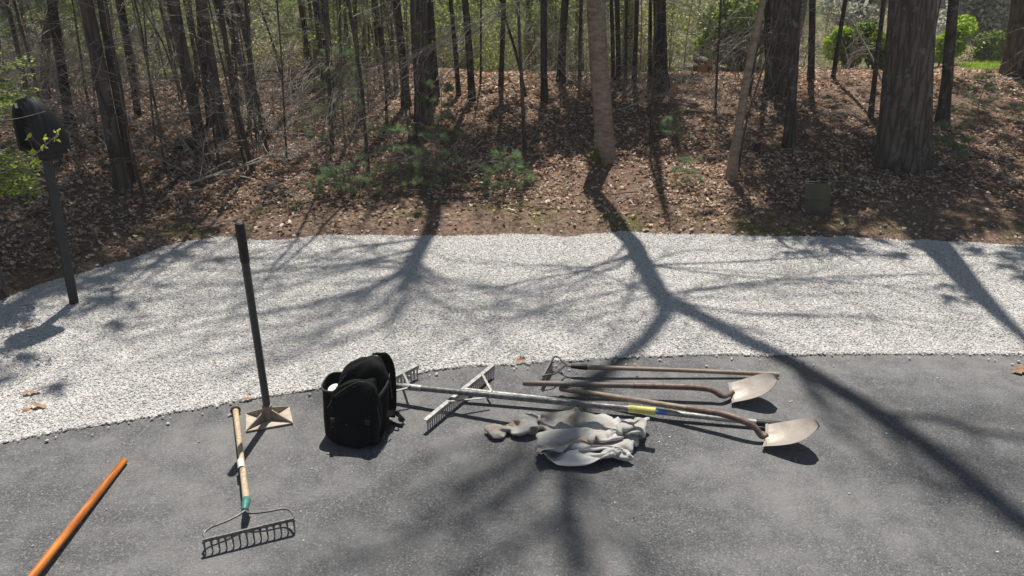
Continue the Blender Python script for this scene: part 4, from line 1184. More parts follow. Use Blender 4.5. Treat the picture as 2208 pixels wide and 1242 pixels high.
def tangle_kind(h, w, stems):
    t = thing('bare_bush', 'x', 'bush', (0, 0, 0)); mb = MB()
    for k in range(stems):
        a = R(0, 6.28); f = R(.2, 1.2)
        limb(mb, (R(-.1, .1), R(-.1, .1), -.05), (math.cos(a) * f * w / h, math.sin(a) * f * w / h, 1), h * R(.6, 1.1), .006, 2, -.02, None, 5, .55, .2, minr=.0018)
    mb.build('stem', M['dead_twig'], t)
    return t
tk = [tangle_kind(1.1, 1.0, 7), tangle_kind(1.6, 1.1, 6), tangle_kind(.7, .9, 6)]
for i in range(116):
    if i < 92: y = R(7.4, 13.5); x = R(-.72, -.08) * y
    else: y = R(9.5, 12.5); x = R(.0, .45) * y
    if y - float(far_edge(x)) < 1.2: continue
    o = tk[i] if i < 3 else copy_tree(tk[i % 3]); s = R(.6, 1.2)
    o.location = (x, y, gz(x, y)); o.rotation_euler = (0, 0, R(0, 6.28)); o.scale = (s, s, s)
    tag(o, '%s leafless twiggy bush on the bank, %s' % (('low', 'tall', 'small')[(0, 1, 2)[i % 3]], whereabouts(x, y).replace('beyond', 'near').replace('just left of', 'left of')), None, 'leafless bushes on the bank')

def leafing_kind(h, n):
    t = thing('leafing_sapling', 'x', 'sapling', (0, 0, 0)); mb = MB(); tips = []
    pts = smooth_path([Vector((0, 0, -.05)), Vector((R(-.05, .05), 0, h * .35)), Vector((R(-.12, .12), R(-.1, .1), h * .7)), Vector((R(-.2, .2), R(-.1, .1), h))], 4)
    mb.tube(pts, [.011 * h / 3 * (1 - .07 * i) + .002 for i in range(len(pts))], 5)
    for k in range(16):
        q = pts[random.randrange(3, len(pts))]; a = R(0, 6.28)
        limb(mb, q, (math.cos(a), math.sin(a), R(0, .7)), h * R(.12, .3), .004, 1, 0, None, 4, .55, .14, tips, minr=.0015)
    mb.build('stem', M['twig'], t); P = []
    for i in range(n):
        q, d, L = random.choice(tips); P.append(tuple(q - d * R(0, .7) * L + rvec(.025)))
    link('foliage', quads_mesh('foliage', np.array(P), rng.uniform(.018, .042, n), M['spring'], .6), t)
    return t
lk = [leafing_kind(2.6, 420), leafing_kind(3.4, 520), leafing_kind(1.8, 360)]
for i in range(38):
    y = R(8.6, 16.5); x = R(-.7, -.08) * y
    if i > 31: y = R(11.5, 15); x = R(-.05, .3) * y
    o = lk[i] if i < 3 else copy_tree(lk[i % 3]); s = R(.7, 1.2)
    o.location = (x, y, gz(x, y)); o.rotation_euler = (0, 0, R(0, 6.28)); o.scale = (s, s, s)
    tag(o, '%s sapling with tiny fresh leaves, %s' % (('slim', 'tall', 'low')[i % 3], whereabouts(x, y)), None, 'saplings coming into leaf')
whip = [o for o in KINDS[2][0]]
for i in range(54):
    y = R(7.8, 14); x = R(-.72, -.12) * y
    if y - float(far_edge(x)) < 1.0: continue
    o = copy_tree(whip[i % 4]); s = R(.7, 1.1); o.location = (x, y, gz(x, y)); o.rotation_euler = (R(-.1, .1), R(-.16, .16), R(0, 6.28)); o.scale = (s, s, s)
    tag(o, 'thin leafless sapling at the front of the wood, %s' % whereabouts(x, y), None, 'saplings among the trunks')

# the far side of the wood reads as one mass
def far_wood():
    n = 26000
    Y = rng.uniform(56, 84, n); X = rng.uniform(-.85, .85, n) * Y
    Z = ground_h(X, Y) + 12 * rng.random(n) ** 1.4
    keep = vnoise(X / 3.5, Z / 2.2, 61) + .5 * vnoise(X / 1.2, Z / .9, 62) > -.12
    P = np.stack([X, Y, Z], -1)[keep]
    o = link('far_wood', quads_mesh('far_wood', P, rng.uniform(.35, .95, len(P)), M['far_leaf'], .9, .6)); tag(o, kind='stuff')
M['far_leaf'] = mat_leaf('far_wood_foliage', [(0, (.14, .15, .1)), (.4, (.28, .28, .18)), (.7, (.44, .42, .27)), (1, (.6, .54, .36))], .5, .7, (1.3, 1.35, .9))
far_wood()

# ------------------------------------------------------------------ the garden at the right: evergreens, blossom, lawn, house
def garden_bush(name, label, px, ytop, ybot, Y, wpx, n, size, mat, cat='bush', aspect=.42, blobs=7):
    """a bush that fills the given part of the view from where it stands; its stems reach the ground"""
    c = on_y(px, ybot, Y); x = c[0]; z = gz(x, Y); zt = on_y(px, ytop, Y)[2]; zl = max(z + .05, c[2])
    w = wpx * Y / math.cos(PITCH) / FOCAL
    t = thing(name, label, cat, (x, Y, z)); mb = MB(); P = []
    for b in range(blobs):
        a = R(0, 6.28); f = R(.1, .8); rr = min(w, zt - zl) * R(.24, .38)
        q = Vector((x + math.cos(a) * f * w / 2, Y + math.sin(a) * f * w / 2, zl + rr * .7 + max(0, zt - zl - 1.5 * rr) * ((b + R(0, 1)) / blobs)))
        dq = q - Vector((x, Y, z)); limb(mb, (x + R(-.1, .1), Y + R(-.1, .1), z - .05), dq, dq.length, .02, 1, 0, None, 4, .5, .05, minr=.004)
        for i in range(n // blobs):
            v = rvec(1).normalized() * (R(.35, 1.0) ** .5) * rr
            g = q + Vector((v.x, v.y, v.z * .9))
            if g.z > z + .05: P.append(tuple(g))
    mb.build('stem', M['twig'], t)
    wl = world_of(t); P = np.array(P) - np.array(wl)
    link('foliage', quads_mesh('foliage', P, rng.uniform(.6, 1.3, len(P)) * size, mat, .75, aspect), t)
garden_bush('rhododendron', 'glossy dark green rhododendron with yellow-green shoots behind the leaning sapling', 1592, -5, 168, 12.8, 150, 7500, .1, M['rhodo'], 'bush', .4, 11)
garden_bush('bush', 'bright yellow-green spring bush behind the leaning dark stem', 1818, 55, 176, 14.2, 120, 5200, .065, M['bright'], 'bush', .5, 8)
garden_bush('rhododendron', 'broad dark evergreen bush just left of the huge trunk', 1885, 45, 176, 13.8, 105, 3800, .13, M['rhodo'], 'bush', .34, 9)
garden_bush('bush', 'bright green bush showing in the gap right of the huge trunk', 2028, 30, 176, 14.6, 62, 2200, .085, M['bright'], 'bush', .5, 7)
garden_bush('flowering_tree', 'pale blossoming tree behind the dark evergreen bush', 1850, -60, 70, 19, 150, 4200, .1, M['blossom'], 'tree', .8, 10)
garden_bush('flowering_tree', 'wide pale blossoming tree beyond the lawn left of the house', 2100, -80, 100, 20, 135, 8000, .1, M['blossom'], 'tree', .8, 15)
garden_bush('bush', 'dark clipped evergreen under the wide blossoming tree', 2112, 62, 140, 18.5, 52, 1600, .1, M['rhodo'], 'bush', .4, 7)
garden_bush('bush', 'bright green shrub in front of the pale house corner', 2165, 58, 140, 19, 42, 1500, .08, M['bright'], 'bush', .5, 7)
garden_bush('bush', 'reddish bare bush at the left end of the lawn', 2066, 95, 146, 17.6, 40, 800, .05, M['shrub_grey'], 'bush', .4, 7)

# house at the right edge: siding, corner board, eave, window
def garden_house():
    Y = 31.0; c = on_y(2186, 60, Y); x0 = c[0]; z = on_y(2186, 32, Y)[2] - 3.28
    t = thing('house', 'pale house corner with white eave at the right edge behind the trees', 'house', (x0, Y, z))
    mb = MB(); mb.box((x0 + 5, Y + 4, z + 1.6), (10, 8, 3.2)); w = mb.build('wall', M['siding'], t, smooth=False)
    mb = MB()
    for i in range(15):
        mb.box((x0 + 5, Y - .012, z + .2 + i * .2), (9.9, .02, .17))
    for i in range(15):
        mb.box((x0 - .012, Y + 4, z + .2 + i * .2), (.02, 7.9, .17))
    tag(mb.build('clapboard', M['siding'], t, smooth=False), kind='stuff')
    mb = MB(); mb.box((x0 - .02, Y - .02, z + 1.6), (.2, .2, 3.2)); mb.build('corner_board', M['white_paint'], t, smooth=False)
    mb = MB(); mb.box((x0 + 4.6, Y + 3.7, z + 3.28), (11.2, 9.4, .16)); mb.box((x0 + 4.6, Y - 1.0, z + 3.28), (11.2, .12, .24)); mb.build('eave', M['white_paint'], t, smooth=False)
    mb = MB()
    mb.add([(x0 - 1.1, Y - 1.1, z + 3.42), (x0 + 10.3, Y - 1.1, z + 3.42), (x0 + 10.3, Y + 4, z + 5.6), (x0 - 1.1, Y + 4, z + 5.6), (x0 + 10.3, Y + 8.6, z + 3.42), (x0 - 1.1, Y + 8.6, z + 3.42)],
           [(0, 1, 2, 3), (3, 2, 4, 5), (0, 3, 5), (1, 4, 2), (0, 5, 4, 1)]); mb.build('roof', M['roof'], t, smooth=False)
    mb = MB()
    for dx in (-.42, .42): mb.box((x0 + 1.3 + dx, Y - .05, z + 1.7), (.1, .08, 1.3))
    for dz in (-.65, 0, .65): mb.box((x0 + 1.3, Y - .05, z + 1.7 + dz), (.74, .07, .08))
    wf = mb.build('window_frame', M['white_paint'], t, smooth=False)
    mb = MB(); mb.box((x0 + 1.3, Y - .03, z + 1.7), (.8, .02, 1.3)); mb.build('pane', M['glass'], wf, smooth=False)
garden_house()

def tan_house():
    Y = 36.0; a = on_y(540, 120, Y); b = on_y(700, 120, Y); xm = (a[0] + b[0]) / 2; w = b[0] - a[0]
    z = gz(xm, Y) - .3
    eave = 2.2 - .9; top = on_y(600, 82, Y)[2]
    t = thing('house', 'dull tan house gable seen dimly through the left wood', 'house', (xm, Y, z))
    x0, x1 = xm - w / 2, xm + w / 2
    mb = MB()
    mb.add([(x0, Y, z), (x1, Y, z), (x1, Y, eave - .5), (xm, Y, top - .12), (x0, Y, eave - .5), (x0, Y + 7, z), (x1, Y + 7, z), (x1, Y + 7, eave - .5), (xm, Y + 7, top - .12), (x0, Y + 7, eave - .5)],
           [(0, 1, 2, 3, 4), (9, 8, 7, 6, 5), (0, 4, 9, 5), (1, 6, 7, 2), (4, 3, 8, 9), (3, 2, 7, 8), (0, 5, 6, 1)])
    mb.build('wall', M['tan_wall'], t, smooth=False)
    mb = MB()
    for s, xe in ((-1, x0 - .4), (1, x1 + .4)):
        mb.add([(xe, Y - .4, eave - .62), (xm, Y - .4, top), (xm, Y + 7.4, top), (xe, Y + 7.4, eave - .62), (xe, Y - .4, eave - .78), (xm, Y - .4, top - .14), (xm, Y + 7.4, top - .14), (xe, Y + 7.4, eave - .78)],
               [(0, 1, 2, 3), (7, 6, 5, 4), (0, 4, 5, 1), (3, 2, 6, 7), (0, 3, 7, 4), (1, 5, 6, 2)])
    mb.build('roof', M['roof'], t, smooth=False)
    mb = MB(); mb.box((xm - w * .05, Y - .04, (eave + top) / 2 - .9), (.9, .06, 1.1)); f = mb.build('window', M['white_paint'], t, smooth=False)
    mb = MB(); mb.box((xm - w * .05, Y - .09, (eave + top) / 2 - .9), (.74, .03, .94)); mb.build('pane', M['glass'], f, smooth=False)
M['tan_wall'] = mat_simple('tan_siding', (.24, .2, .14), .85, var=.1)
tan_house()

# a light path beyond the lawn, as part of the ground
mb = MB(); pp = []
for i in range(12):
    x = 7.6 + i * .7; y = 15.9 + .15 * math.sin(i * .9)
    pp.append([(x, y, gz(x, y) + .03), (x, y + 1.1, gz(x, y + 1.1) + .03)])
mb.rings(pp, cap=False, closed=False)
tag(mb.build('path', M['gravel_bed'], None), kind='structure')
# ================================================================== MAILBOX, SHRUB, BLOCKS, BRANCHES, LOGS
def mailbox():
    foot = on_z(158, 648); Y = foot[1]
    t = thing('mailbox', 'black plastic mailbox with rounded hood on a dark post in the gravel', 'mailbox', (foot[0], Y, 0))
    top = on_y(97, 318, Y)
    mb = MB()
    a = Vector((foot[0], Y, -.08)); b = Vector((top[0], Y, top[2]))
    c, s = math.cos(.5), math.sin(.5)
    M3 = Matrix(((c, -s, 0), (s, c, 0), (0, 0, 1)))
    rings = []
    for p in (a, b):
        rings.append([p + M3 @ Vector((x * .03, y * .03, 0)) for x, y in ((-1, -.75), (-.75, -1), (.75, -1), (1, -.75), (1, .75), (.75, 1), (-.75, 1), (-1, .75))])
    mb.rings(rings); mb.build('post', M['post'], t, angle=.4)
    # hood: arch sections lofted from the tall mouth back to a low tail
    zb = top[2] - .005; A = math.radians(60)
    fx = Vector((math.cos(A), math.sin(A), 0)); fy = Vector((-math.sin(A), math.cos(A), 0))   # fx runs to the tail, fy across
    org = Vector((on_y(112, 318, Y)[0], Y, zb))
    def arch(d, w, h, z0, n=16, inset=0):
        out = []
        w -= inset; h -= inset
        for k in range(n + 1):
            th = math.pi * k / n
            x = -math.cos(th) * w / 2; z = math.sin(th) ** .62 * h
            out.append(org + fx * d + fy * x + Vector((0, 0, z0 + z)))
        return out
    secs = [(-.15, .235, .325), (-.14, .248, .338), (-.07, .25, .342), (-.03, .248, .33), (.0, .242, .302), (.03, .232, .256), (.055, .218, .205), (.072, .195, .145), (.08, .165, .095)]
    mb = MB()
    mb.rings([arch(d, w, h, 0) for d, w, h in secs], cap=False)
    mb.F.append(tuple((len(secs) - 1) * 17 + i for i in range(17)))
    body = mb.build('housing', M['mailbox'], t, angle=.9)
    # raised bands over the hood
    for off in (-.115, -.075):
        mb = MB(); d, w, h = off, .306, .374
        mb.rings([[org + fx * (off + dx) + (p - org - fx * off) * 1.0 + ((p - org - fx * off - Vector((0, 0, .1))).normalized() * dz) for p in arch(off, .25, .341, 0)] for dx, dz in ((0, 0), (.004, .003), (.022, .003), (.026, 0))], cap=False, closed=False)
        mb.build('band', M['mailbox'], t)
    # mouth: rim, recessed door panel, lower slot
    mb = MB()
    o1 = arch(-.152, .235, .325, 0); i1 = arch(-.152, .18, .27, .02); i2 = arch(-.095, .175, .265, .02)
    mb.rings([o1, i1, i2], cap=False); mb.build('rim', M['mailbox'], t, angle=.5)
    mb = MB(); mb.rings([arch(-.105, .179, .27, .018), arch(-.095, .179, .27, .018)], cap=True); door = mb.build('door', M['mailbox'], t, angle=.5)
    mb = MB(); mb.box(org + fx * -.112 + Vector((0, 0, .11)), (.01, .11, .09), Matrix((fx, fy, UP)).transposed()); mb.build('panel', M['post'], door, bevel=.003)
    mb = MB(); mb.box(org + fx * -.115 + Vector((0, 0, .215)), (.006, .045, .016), Matrix((fx, fy, UP)).transposed()); mb.build('handle', M['mailbox'], door, bevel=.002)
    mb = MB(); mb.box(org + fx * -.157 + fy * .012 + Vector((0, 0, .302)), (.003, .026, .03), Matrix((fx, fy, UP)).transposed()); tag(mb.build('sticker', M['white'], t, smooth=False), 'small white sticker above the mailbox mouth')
    mb = MB(); mb.box(org + fx * -.04 + Vector((0, 0, -.018)), (.19, .17, .034), Matrix((fx, fy, UP)).transposed()); mb.build('base', M['mailbox'], t, bevel=.008)
    mb = MB(); mb.box(org + fx * -.02 + Vector((0, 0, -.05)), (.12, .09, .04), Matrix((fx, fy, UP)).transposed()); mb.build('bracket', M['mailbox'], t, bevel=.008)
    mb = MB(); mb.box(org + fx * .08 + fy * -.04 + Vector((0, 0, .03)), (.02, .05, .05), Matrix((fx, fy, UP)).transposed()); mb.build('tail_clip', M['tag_grey'], t, bevel=.004)
mailbox()

def left_shrub():
    """layered sprays of fresh leaves coming in from the left"""
    bx, by = -3.72, 5.2
    t = thing('spring_shrub', 'leafy young shrub with bright layered leaves at the left edge before the mailbox', 'shrub', (bx, by, gz(bx, by)))
    mb = MB(); P = []; z0 = gz(bx, by)
    for k in range(64):
        z = z0 + random.choice((R(.85, 1.05), R(.85, 1.1), R(1.3, 1.6), R(1.45, 1.8))); a = R(-1.9, 1.0); L = R(.25, .56)
        tips = []
        limb(mb, (bx + R(-.05, .05), by, max(z0, z - .12)), (math.cos(a), math.sin(a), R(-.05, .3)), L, .005, 1, .15, None, 5, .5, .1, tips, minr=.0012)
        for q, d, ll in tips:
            for j in range(9):
                P.append(tuple(q - d * R(0, 1) * ll * .9 + Vector((R(-.06, .06), R(-.06, .06), R(-.015, .015)))))
    for k in range(5): limb(mb, (bx, by, z0 - .05), (R(-.25, .3), R(-.3, .2), 1), R(1.5, 2.3), .014, 1, 0, None, 4, .4, .08)
    P = np.array(P); wl = np.array(world_of(t))
    lim = on_y(0, 0, by)
    # leaves thin out above the mailbox
    pxx = 1104 + FOCAL * P[:, 0] / (P[:, 1] * math.cos(PITCH) - (P[:, 2] - EYE) * math.sin(PITCH))
    P = P[(pxx < 84) & (P[:, 2] > .68)]
    mb.build('stem', M['twig'], t)
    link('foliage', quads_mesh('foliage', P - wl, rng.uniform(.022, .045, len(P)), M['shrub_spring'], .35, .5), t)
    # one twig with larger yellow-green leaves reaching in front of the mailbox
    Yt = 4.7
    tw = MB(); main = smooth_path([Vector(on_y(x, y, Yt)) for x, y in ((-60, 385), (10, 370), (50, 350), (85, 325), (112, 300), (128, 286))], 4)
    tw.tube(main, [.006 - .0002 * i for i in range(len(main))], 5)
    LP = []; ly = []
    for x, y in ((60, 298), (64, 292), (97, 293), (99, 300), (95, 303), (118, 283), (124, 286), (127, 280), (122, 296), (126, 303), (118, 301), (98, 317), (92, 318), (62, 328), (68, 332), (58, 332), (72, 328), (82, 345), (86, 347), (45, 350), (53, 353), (60, 350), (34, 360), (28, 357)):
        p = on_y(x, y, Yt + R(-.05, .05)); LP.append(tuple(p))
        q = min(main, key=lambda m: (m - Vector(p)).length)
        tw.tube([q, Vector(p)], [.002, .0012], 3, False)
    tw.build('twig', M['twig'], t)
    LP = np.array(LP)
    link('leaves', leaves_mesh('leaves', LP - wl, rng.uniform(.032, .05, len(LP)), M['yellow_leaf'], tilt=1.0, curl=.4, lobed=False), t)
    # a thin bare twig in front of the hood
    tw = MB()
    for a, b in (((-20, 262), (98, 240)),):
        tw.tube(smooth_path([Vector(on_y(*a, 4.75)), Vector(on_y((a[0] + b[0]) / 2, (a[1] + b[1]) / 2 + 4, 4.72)), Vector(on_y(*b, 4.7))], 4), .0018, 4)
    tw.build('bare_twig', M['dead_twig'], t)
M['shrub_spring'] = mat_leaf('fresh_shrub_leaves', [(0, (.17, .25, .05)), (.6, (.3, .4, .09)), (1, (.46, .5, .16))], .5)
M['yellow_leaf'] = mat_leaf('young_yellow_leaves', [(0, (.28, .33, .05)), (1, (.5, .46, .1))], .5)
left_shrub()

def blocks():
    p = on_ground(1760, 463); x, y = p[0], p[1]; z = gz(x, y) - .01
    w = .225; h = .15
    yaw = -math.atan2(x, y); cy_, sy_ = math.cos(yaw), math.sin(yaw); RM = Matrix(((cy_, -sy_, 0), (sy_, cy_, 0), (0, 0, 1)))
    def box(mb, c, s):
        v = RM @ Vector((c[0] - x, c[1] - y, 0)); mb.box((x + v.x, y + v.y, c[2]), s, RM)
    for i in range(2):
        lab = ('lower of two stacked concrete blocks beside the gravel', 'upper of two stacked concrete blocks, open cells showing on top')[i]
        t = thing('concrete_block', lab, 'concrete block', (x, y + w / 2, z + i * h), 'stacked concrete blocks')
        mb = MB(); zz = z + i * (h + .003)
        # walls and cross web around open cells
        th = .03
        xs_ = [-w / 2, -w / 2 + th, -th / 2, th / 2, w / 2 - th, w / 2]
        for yy in (th / 2, w - th / 2):
            box(mb, (x, y + yy, zz + h / 2), (w, th, h))
        for a in (0, 2, 4):
            box(mb, (x + (xs_[a] + xs_[a + 1]) / 2, y + w / 2, zz + h / 2 - .001), (xs_[a + 1] - xs_[a], w - 2 * th, h))
        for a in (1, 3):
            box(mb, (x + (xs_[a] + xs_[a + 1]) / 2, y + w / 2, zz + h / 2 - .004), (xs_[a + 1] - xs_[a], th, h))
        bo = mb.build('block', M['concrete'], t, smooth=False)
        t.location = (x, y + w / 2, z); bo.location = (0, 0, i * h)
        t.rotation_euler = (0, -.1 * math.cos(yaw), -.0)
blocks()

def fallen_branch(label, pts, r, kids, mat, lift=.12, name='fallen_branch'):
    P = []
    for i, (px, py) in enumerate(pts):
        q = on_ground(px, py); P.append(Vector((q[0], q[1], q[2] + r + lift * math.sin(math.pi * i / (len(pts) - 1)))))
    P = smooth_path(P, 4)
    t = thing(name, label, 'branch', P[0])
    mb = MB(); mb.tube(P, [r * (1 - .75 * i / len(P)) for i in range(len(P))], 6)
    for k in range(kids):
        i = random.randrange(2, len(P) - 1); d = (P[i] - P[i - 1]).normalized()
        limb(mb, P[i], d * .7 + Vector((R(-1, 1), R(-1, 1), R(-.1, .8))), R(.25, .8), r * .4, 2, .1, None, 3, .55, .2, minr=.002)
    mb.build('branch_wood', mat, t)
fallen_branch('pale fallen branch with crooked twigs lying on the leaves above the gravel', [(402, 402), (460, 396), (520, 388), (560, 375), (600, 360), (632, 348)], .014, 16, M['pale_twig'])
fallen_branch('pale broken branch below the pine seedlings, half in leaves', [(560, 420), (600, 412), (650, 405), (700, 402)], .008, 6, M['pale_twig'], .06)
fallen_branch('thick dead limb sloping down the bank behind the pale leaning tree', [(1195, 165), (1230, 182), (1262, 198), (1290, 222)], .03, 2, M['twig'], .02)
fallen_branch('thin pale dead limb across the bank below the wide dark trunk', [(1340, 238), (1400, 232), (1440, 226), (1500, 222)], .012, 8, M['pale_twig'], .12)
fallen_branch('pair of dead sticks leaning behind the mailbox hood', [(140, 290), (180, 305), (215, 322), (240, 330)], .012, 6, M['pale_twig'], .15)
fallen_branch('dead branch lying beside the huge trunk at its left', [(1738, 262), (1780, 268), (1830, 280)], .008, 7, M['pale_twig'], .1)
fallen_branch('dark fallen stick on the bank near the lawn', [(2080, 172), (2110, 180), (2140, 186)], .02, 3, M['twig'], .02)
fallen_branch('long dark log lying across the left of the wood', [(560, 300), (620, 300), (690, 298)], .03, 3, M['twig'], .02)

def leaning_stick():
    a = Vector(on_ground(1905, 185)); b = Vector(on_y(1818, 15, a.y + .3))
    t = thing('dead_stick', 'dead stick leaning from the ground beside the huge trunk', 'stick', a)
    mb = MB(); mb.tube(smooth_path([a, a.lerp(b, .4) + Vector((.04, 0, 0)), b], 4), [.018, .017, .016, .014, .012, .011, .01, .008, .006], 5)
    for k in range(4): limb(mb, a.lerp(b, R(.3, .9)), (R(-1, .4), R(-.5, .5), R(-.2, .6)), R(.3, .7), .005, 1, 0)
    mb.build('stick_wood', M['pale_twig'], t)
leaning_stick()

def log_stack():
    c = on_ground(1517, 160); n = 0
    for i, (dx, dz, r, L, tilt) in enumerate(((0, 0, .075, .4, .35), (.2, -.01, .065, .4, -.6), (.1, .1, .06, .45, -.2))):
        lab = ('largest cut log with an orange end on the bank crest', 'smaller cut log at the right of the log pile, pale end', 'cut log lying on top of the little log pile')[i]
        x, y = c[0] + dx, c[1] + .1; z = gz(x, y) + r * .85 + dz
        t = thing('cut_log', lab, 'log', (x, y, z - r), 'cut logs on the crest')
        d = Vector((math.sin(tilt), math.cos(tilt), .02)); p = Vector((x, y, z))
        mb = MB(); mb.tube([p, p + d * L * .33, p + d * L * .66, p + d * L], [r, r * .97, r * 1.02, r], 12, False); mb.build('bark', B_, t)
        mb = MB(); mb.tube([p - d * .004, p + d * .004], [r * .97, r * .97], 12); mb.build('cut_end', M['cut_wood'], t, angle=.5)
log_stack()

def small_stump(px, py, r, h, label):
    c = on_ground(px, py); t = thing('stump', label, 'stump', c)
    mb = MB(); pts = [Vector(c) + Vector((R(-.01, .01), 0, z)) for z in (-.05, .02, h * .6, h)]
    trunk_rings(mb, pts, [r * 1.5, r * 1.1, r, r * .8], 8, .15, 1); mb.build('stump_wood', D, t, angle=1)
small_stump(1630, 330, .035, .1, 'small dark stump between the leaning sapling and the grey-brown trunk')
small_stump(400, 320, .1, .12, 'low dark mossy stump left of the twin trunks')

# dry leaves lying on the gravel and at the asphalt's edge
def dry_leaf(px, py, size, yaw, label, z=.006, curl=.4):
    p = on_z(px, py, .002)
    t0 = thing('dry_leaf', label, 'leaf', p)
    global rng
    keep = rng; rng = np.random.default_rng(px)
    me = leaves_mesh('blade', np.array([[0, 0, z]]), np.array([size]), M['oak_leaf'], yaw=np.array([yaw]), tilt=.25, curl=curl)
    rng = keep
    link('blade', me, t0)
    mb = MB(); d = Vector((math.cos(yaw), math.sin(yaw), 0)); mb.tube([Vector(p) - d * size * .48 + Vector((0, 0, z)), Vector(p) - d * size * .72 + Vector((0, 0, z + .004))], .0012, 4); mb.build('stalk', M['oak_leaf'], t0)
M['oak_leaf'] = mat_simple('dry_oak_leaf', (.34, .19, .1), .7, var=.5, scale=26)
dry_leaf(90, 878, .12, .35, 'dry brown oak leaf on the gravel, right of a pale curled one')
dry_leaf(63, 886, .08, .2, 'pale curled oak leaf on the gravel touching the darker leaf')
dry_leaf(66, 847, .10, .3, 'thin dark curled leaf on the gravel behind the two oak leaves')
dry_leaf(2203, 803, .13, .1, 'folded tan leaf on the asphalt at the right edge', .02, .9)
dry_leaf(1122, 778, .07, 0, 'small orange leaf at the asphalt edge left of the far rake')
dry_leaf(533, 862, .06, .3, 'small reddish leaf at the gravel edge behind the tamper')
dry_leaf(60, 700, .06, 1.2, 'small brown leaf on the gravel near the mailbox shade')

# ================================================================== TOOLS
def P3(px, py, z): return Vector(on_z(px, py, z))

def tamper():
    c = [P3(530, 891, .012), P3(624, 876, .012), P3(632, 911, .012), P3(530, 929, .012)]
    ctr = sum(c, Vector()) / 4
    Yb = on_z(578, 901, .03)[1]
    t = thing('tamper', 'hand tamper standing upright with dusty square plate and dark pole', 'tamper', (ctr.x, ctr.y, 0))
    mb = MB(); mb.rings([[Vector((p.x, p.y, .0015)) for p in c], [Vector((p.x, p.y, .011)) for p in c]]); mb.build('plate', M['tamper_plate'], t, smooth=False, bevel=.0015)
    top = Vector(on_y(516, 480, ctr.y)); foot = Vector((ctr.x, ctr.y, .02))
    ax = (top - foot).normalized()
    at = lambda z: foot + ax * ((z - foot.z) / ax.z)
    for p in c:
        q = ctr.lerp(p, .95); d = (q - ctr); d.z = 0; s = Vector((-d.y, d.x, 0)).normalized() * .0035
        b0, b1 = Vector((ctr.x, ctr.y, .011)), Vector((q.x, q.y, .011)); u0 = at(.078); u1 = Vector((q.x, q.y, .016))
        mb = MB(); mb.add([b0 - s, b1 - s, u1 - s, u0 - s, b0 + s, b1 + s, u1 + s, u0 + s], [(3, 2, 1, 0), (4, 5, 6, 7), (0, 1, 5, 4), (1, 2, 6, 5), (2, 3, 7, 6), (3, 0, 4, 7)])
        mb.build('gusset', M['tamper_rib'], t, smooth=False)
    mb = MB(); mb.tube([at(.012), at(.09), at(.094)], [.027, .026, .022], 16); mb.build('socket', M['tamper_rib'], t)
    g0 = on_y(524, 566, ctr.y)[2]
    mb = MB(); mb.tube([at(.05), at(.4), at(g0 + .01)], .0195, 16); mb.build('pole', M['pole'], t)
    mb = MB(); zt = top.z
    mb.tube([at(g0), at(g0 + .006), at(g0 + .1), at(zt - .012), at(zt - .003), at(zt)], [.0205, .0225, .0225, .0228, .021, .017], 18); mb.build('grip', M['grip'], t)
    mb = MB(); mb.tube([at(zt), at(zt + .003)], [.015, .013], 14); mb.build('cap', M['tag_grey'], t)
tamper()

def bow_rake(label, bar_a, bar_b, bow, ferrule, handle, knob, mats, ntines, th, bar_r=.007, bow2=None, hr=.0155):
    """bar_a, bar_b: ends of the head bar; bow: two lists of points from the ferrule's nose to the bar ends"""
    t = thing('bow_rake', label, 'rake', (bar_a + bar_b) / 2 * 1.0 - Vector((0, 0, (bar_a.z + bar_b.z) / 2)))
    steel = mats['steel']; ax = (bar_b - bar_a).normalized()
    mb = MB(); mb.bar(bar_a, bar_b, .010, .016); head = mb.build('head_bar', steel, t, smooth=False, bevel=.002)
    out = Vector((ax.y, -ax.x, 0)); out = out if out.y < 0 or abs(out.y) < .3 else -out
    for k in range(ntines):
        p = bar_a.lerp(bar_b, (k + .12) / (ntines - .76)); q = Vector((p.x, p.y, .001))
        mid = p.lerp(q, .5) + out * mats.get('hook', .008)
        mb = MB()
        w0 = .0085
        # the root of each tine is a web that spreads into the bar
        R4 = []
        for pp, w, d in ((p + Vector((0, 0, -.004)), .019, .008), (p.lerp(q, .22), w0, .008), (mid, .0068, .007), (q, .0045, .0045)):
            R4.append([pp + ax * (x * w / 2) + out * (y * d / 2) for x, y in ((-1, -1), (1, -1), (1, 1), (-1, 1))])
        mb.rings(R4); mb.build('tine', steel, t, smooth=False)
    for b in bow:
        mb = MB(); sp = smooth_path(b, 5); mb.tube(sp, [.0052] * (len(sp) - 3) + [.0048] * 3, 8); mb.build('bow_rod', mats['rod'], t)
    f0, f1 = ferrule
    mb = MB(); mb.tube([f0, f0.lerp(f1, .15), f0.lerp(f1, .5), f0.lerp(f1, .95), f1], [.011, .0135, hr * 1.12, hr * 1.2, hr * 1.12], 14); mb.build('ferrule', mats['ferrule'], t)
    h0, h1 = handle
    n = 9; pts = [h0.lerp(h1, i / n) + Vector((0, 0, .004 * math.sin(math.pi * i / n))) for i in range(n + 1)]
    mb = MB(); mb.tube(pts, [hr * (1.0 - .12 * math.sin(math.pi * i / n) + .05 * (i == n)) for i in range(n + 1)], 14); h = mb.build('handle', mats['wood'], t)
    if knob:
        d = (h1 - h0).normalized()
        mb = MB(); mb.tube([h1 - d * .004, h1 + d * .002, h1 + d * .012, h1 + d * .018], [hr * 1.05, hr * 1.75, hr * 1.8, hr * 1.1], 14); mb.build('end_knob', mats['knob'], t)
    return t, h

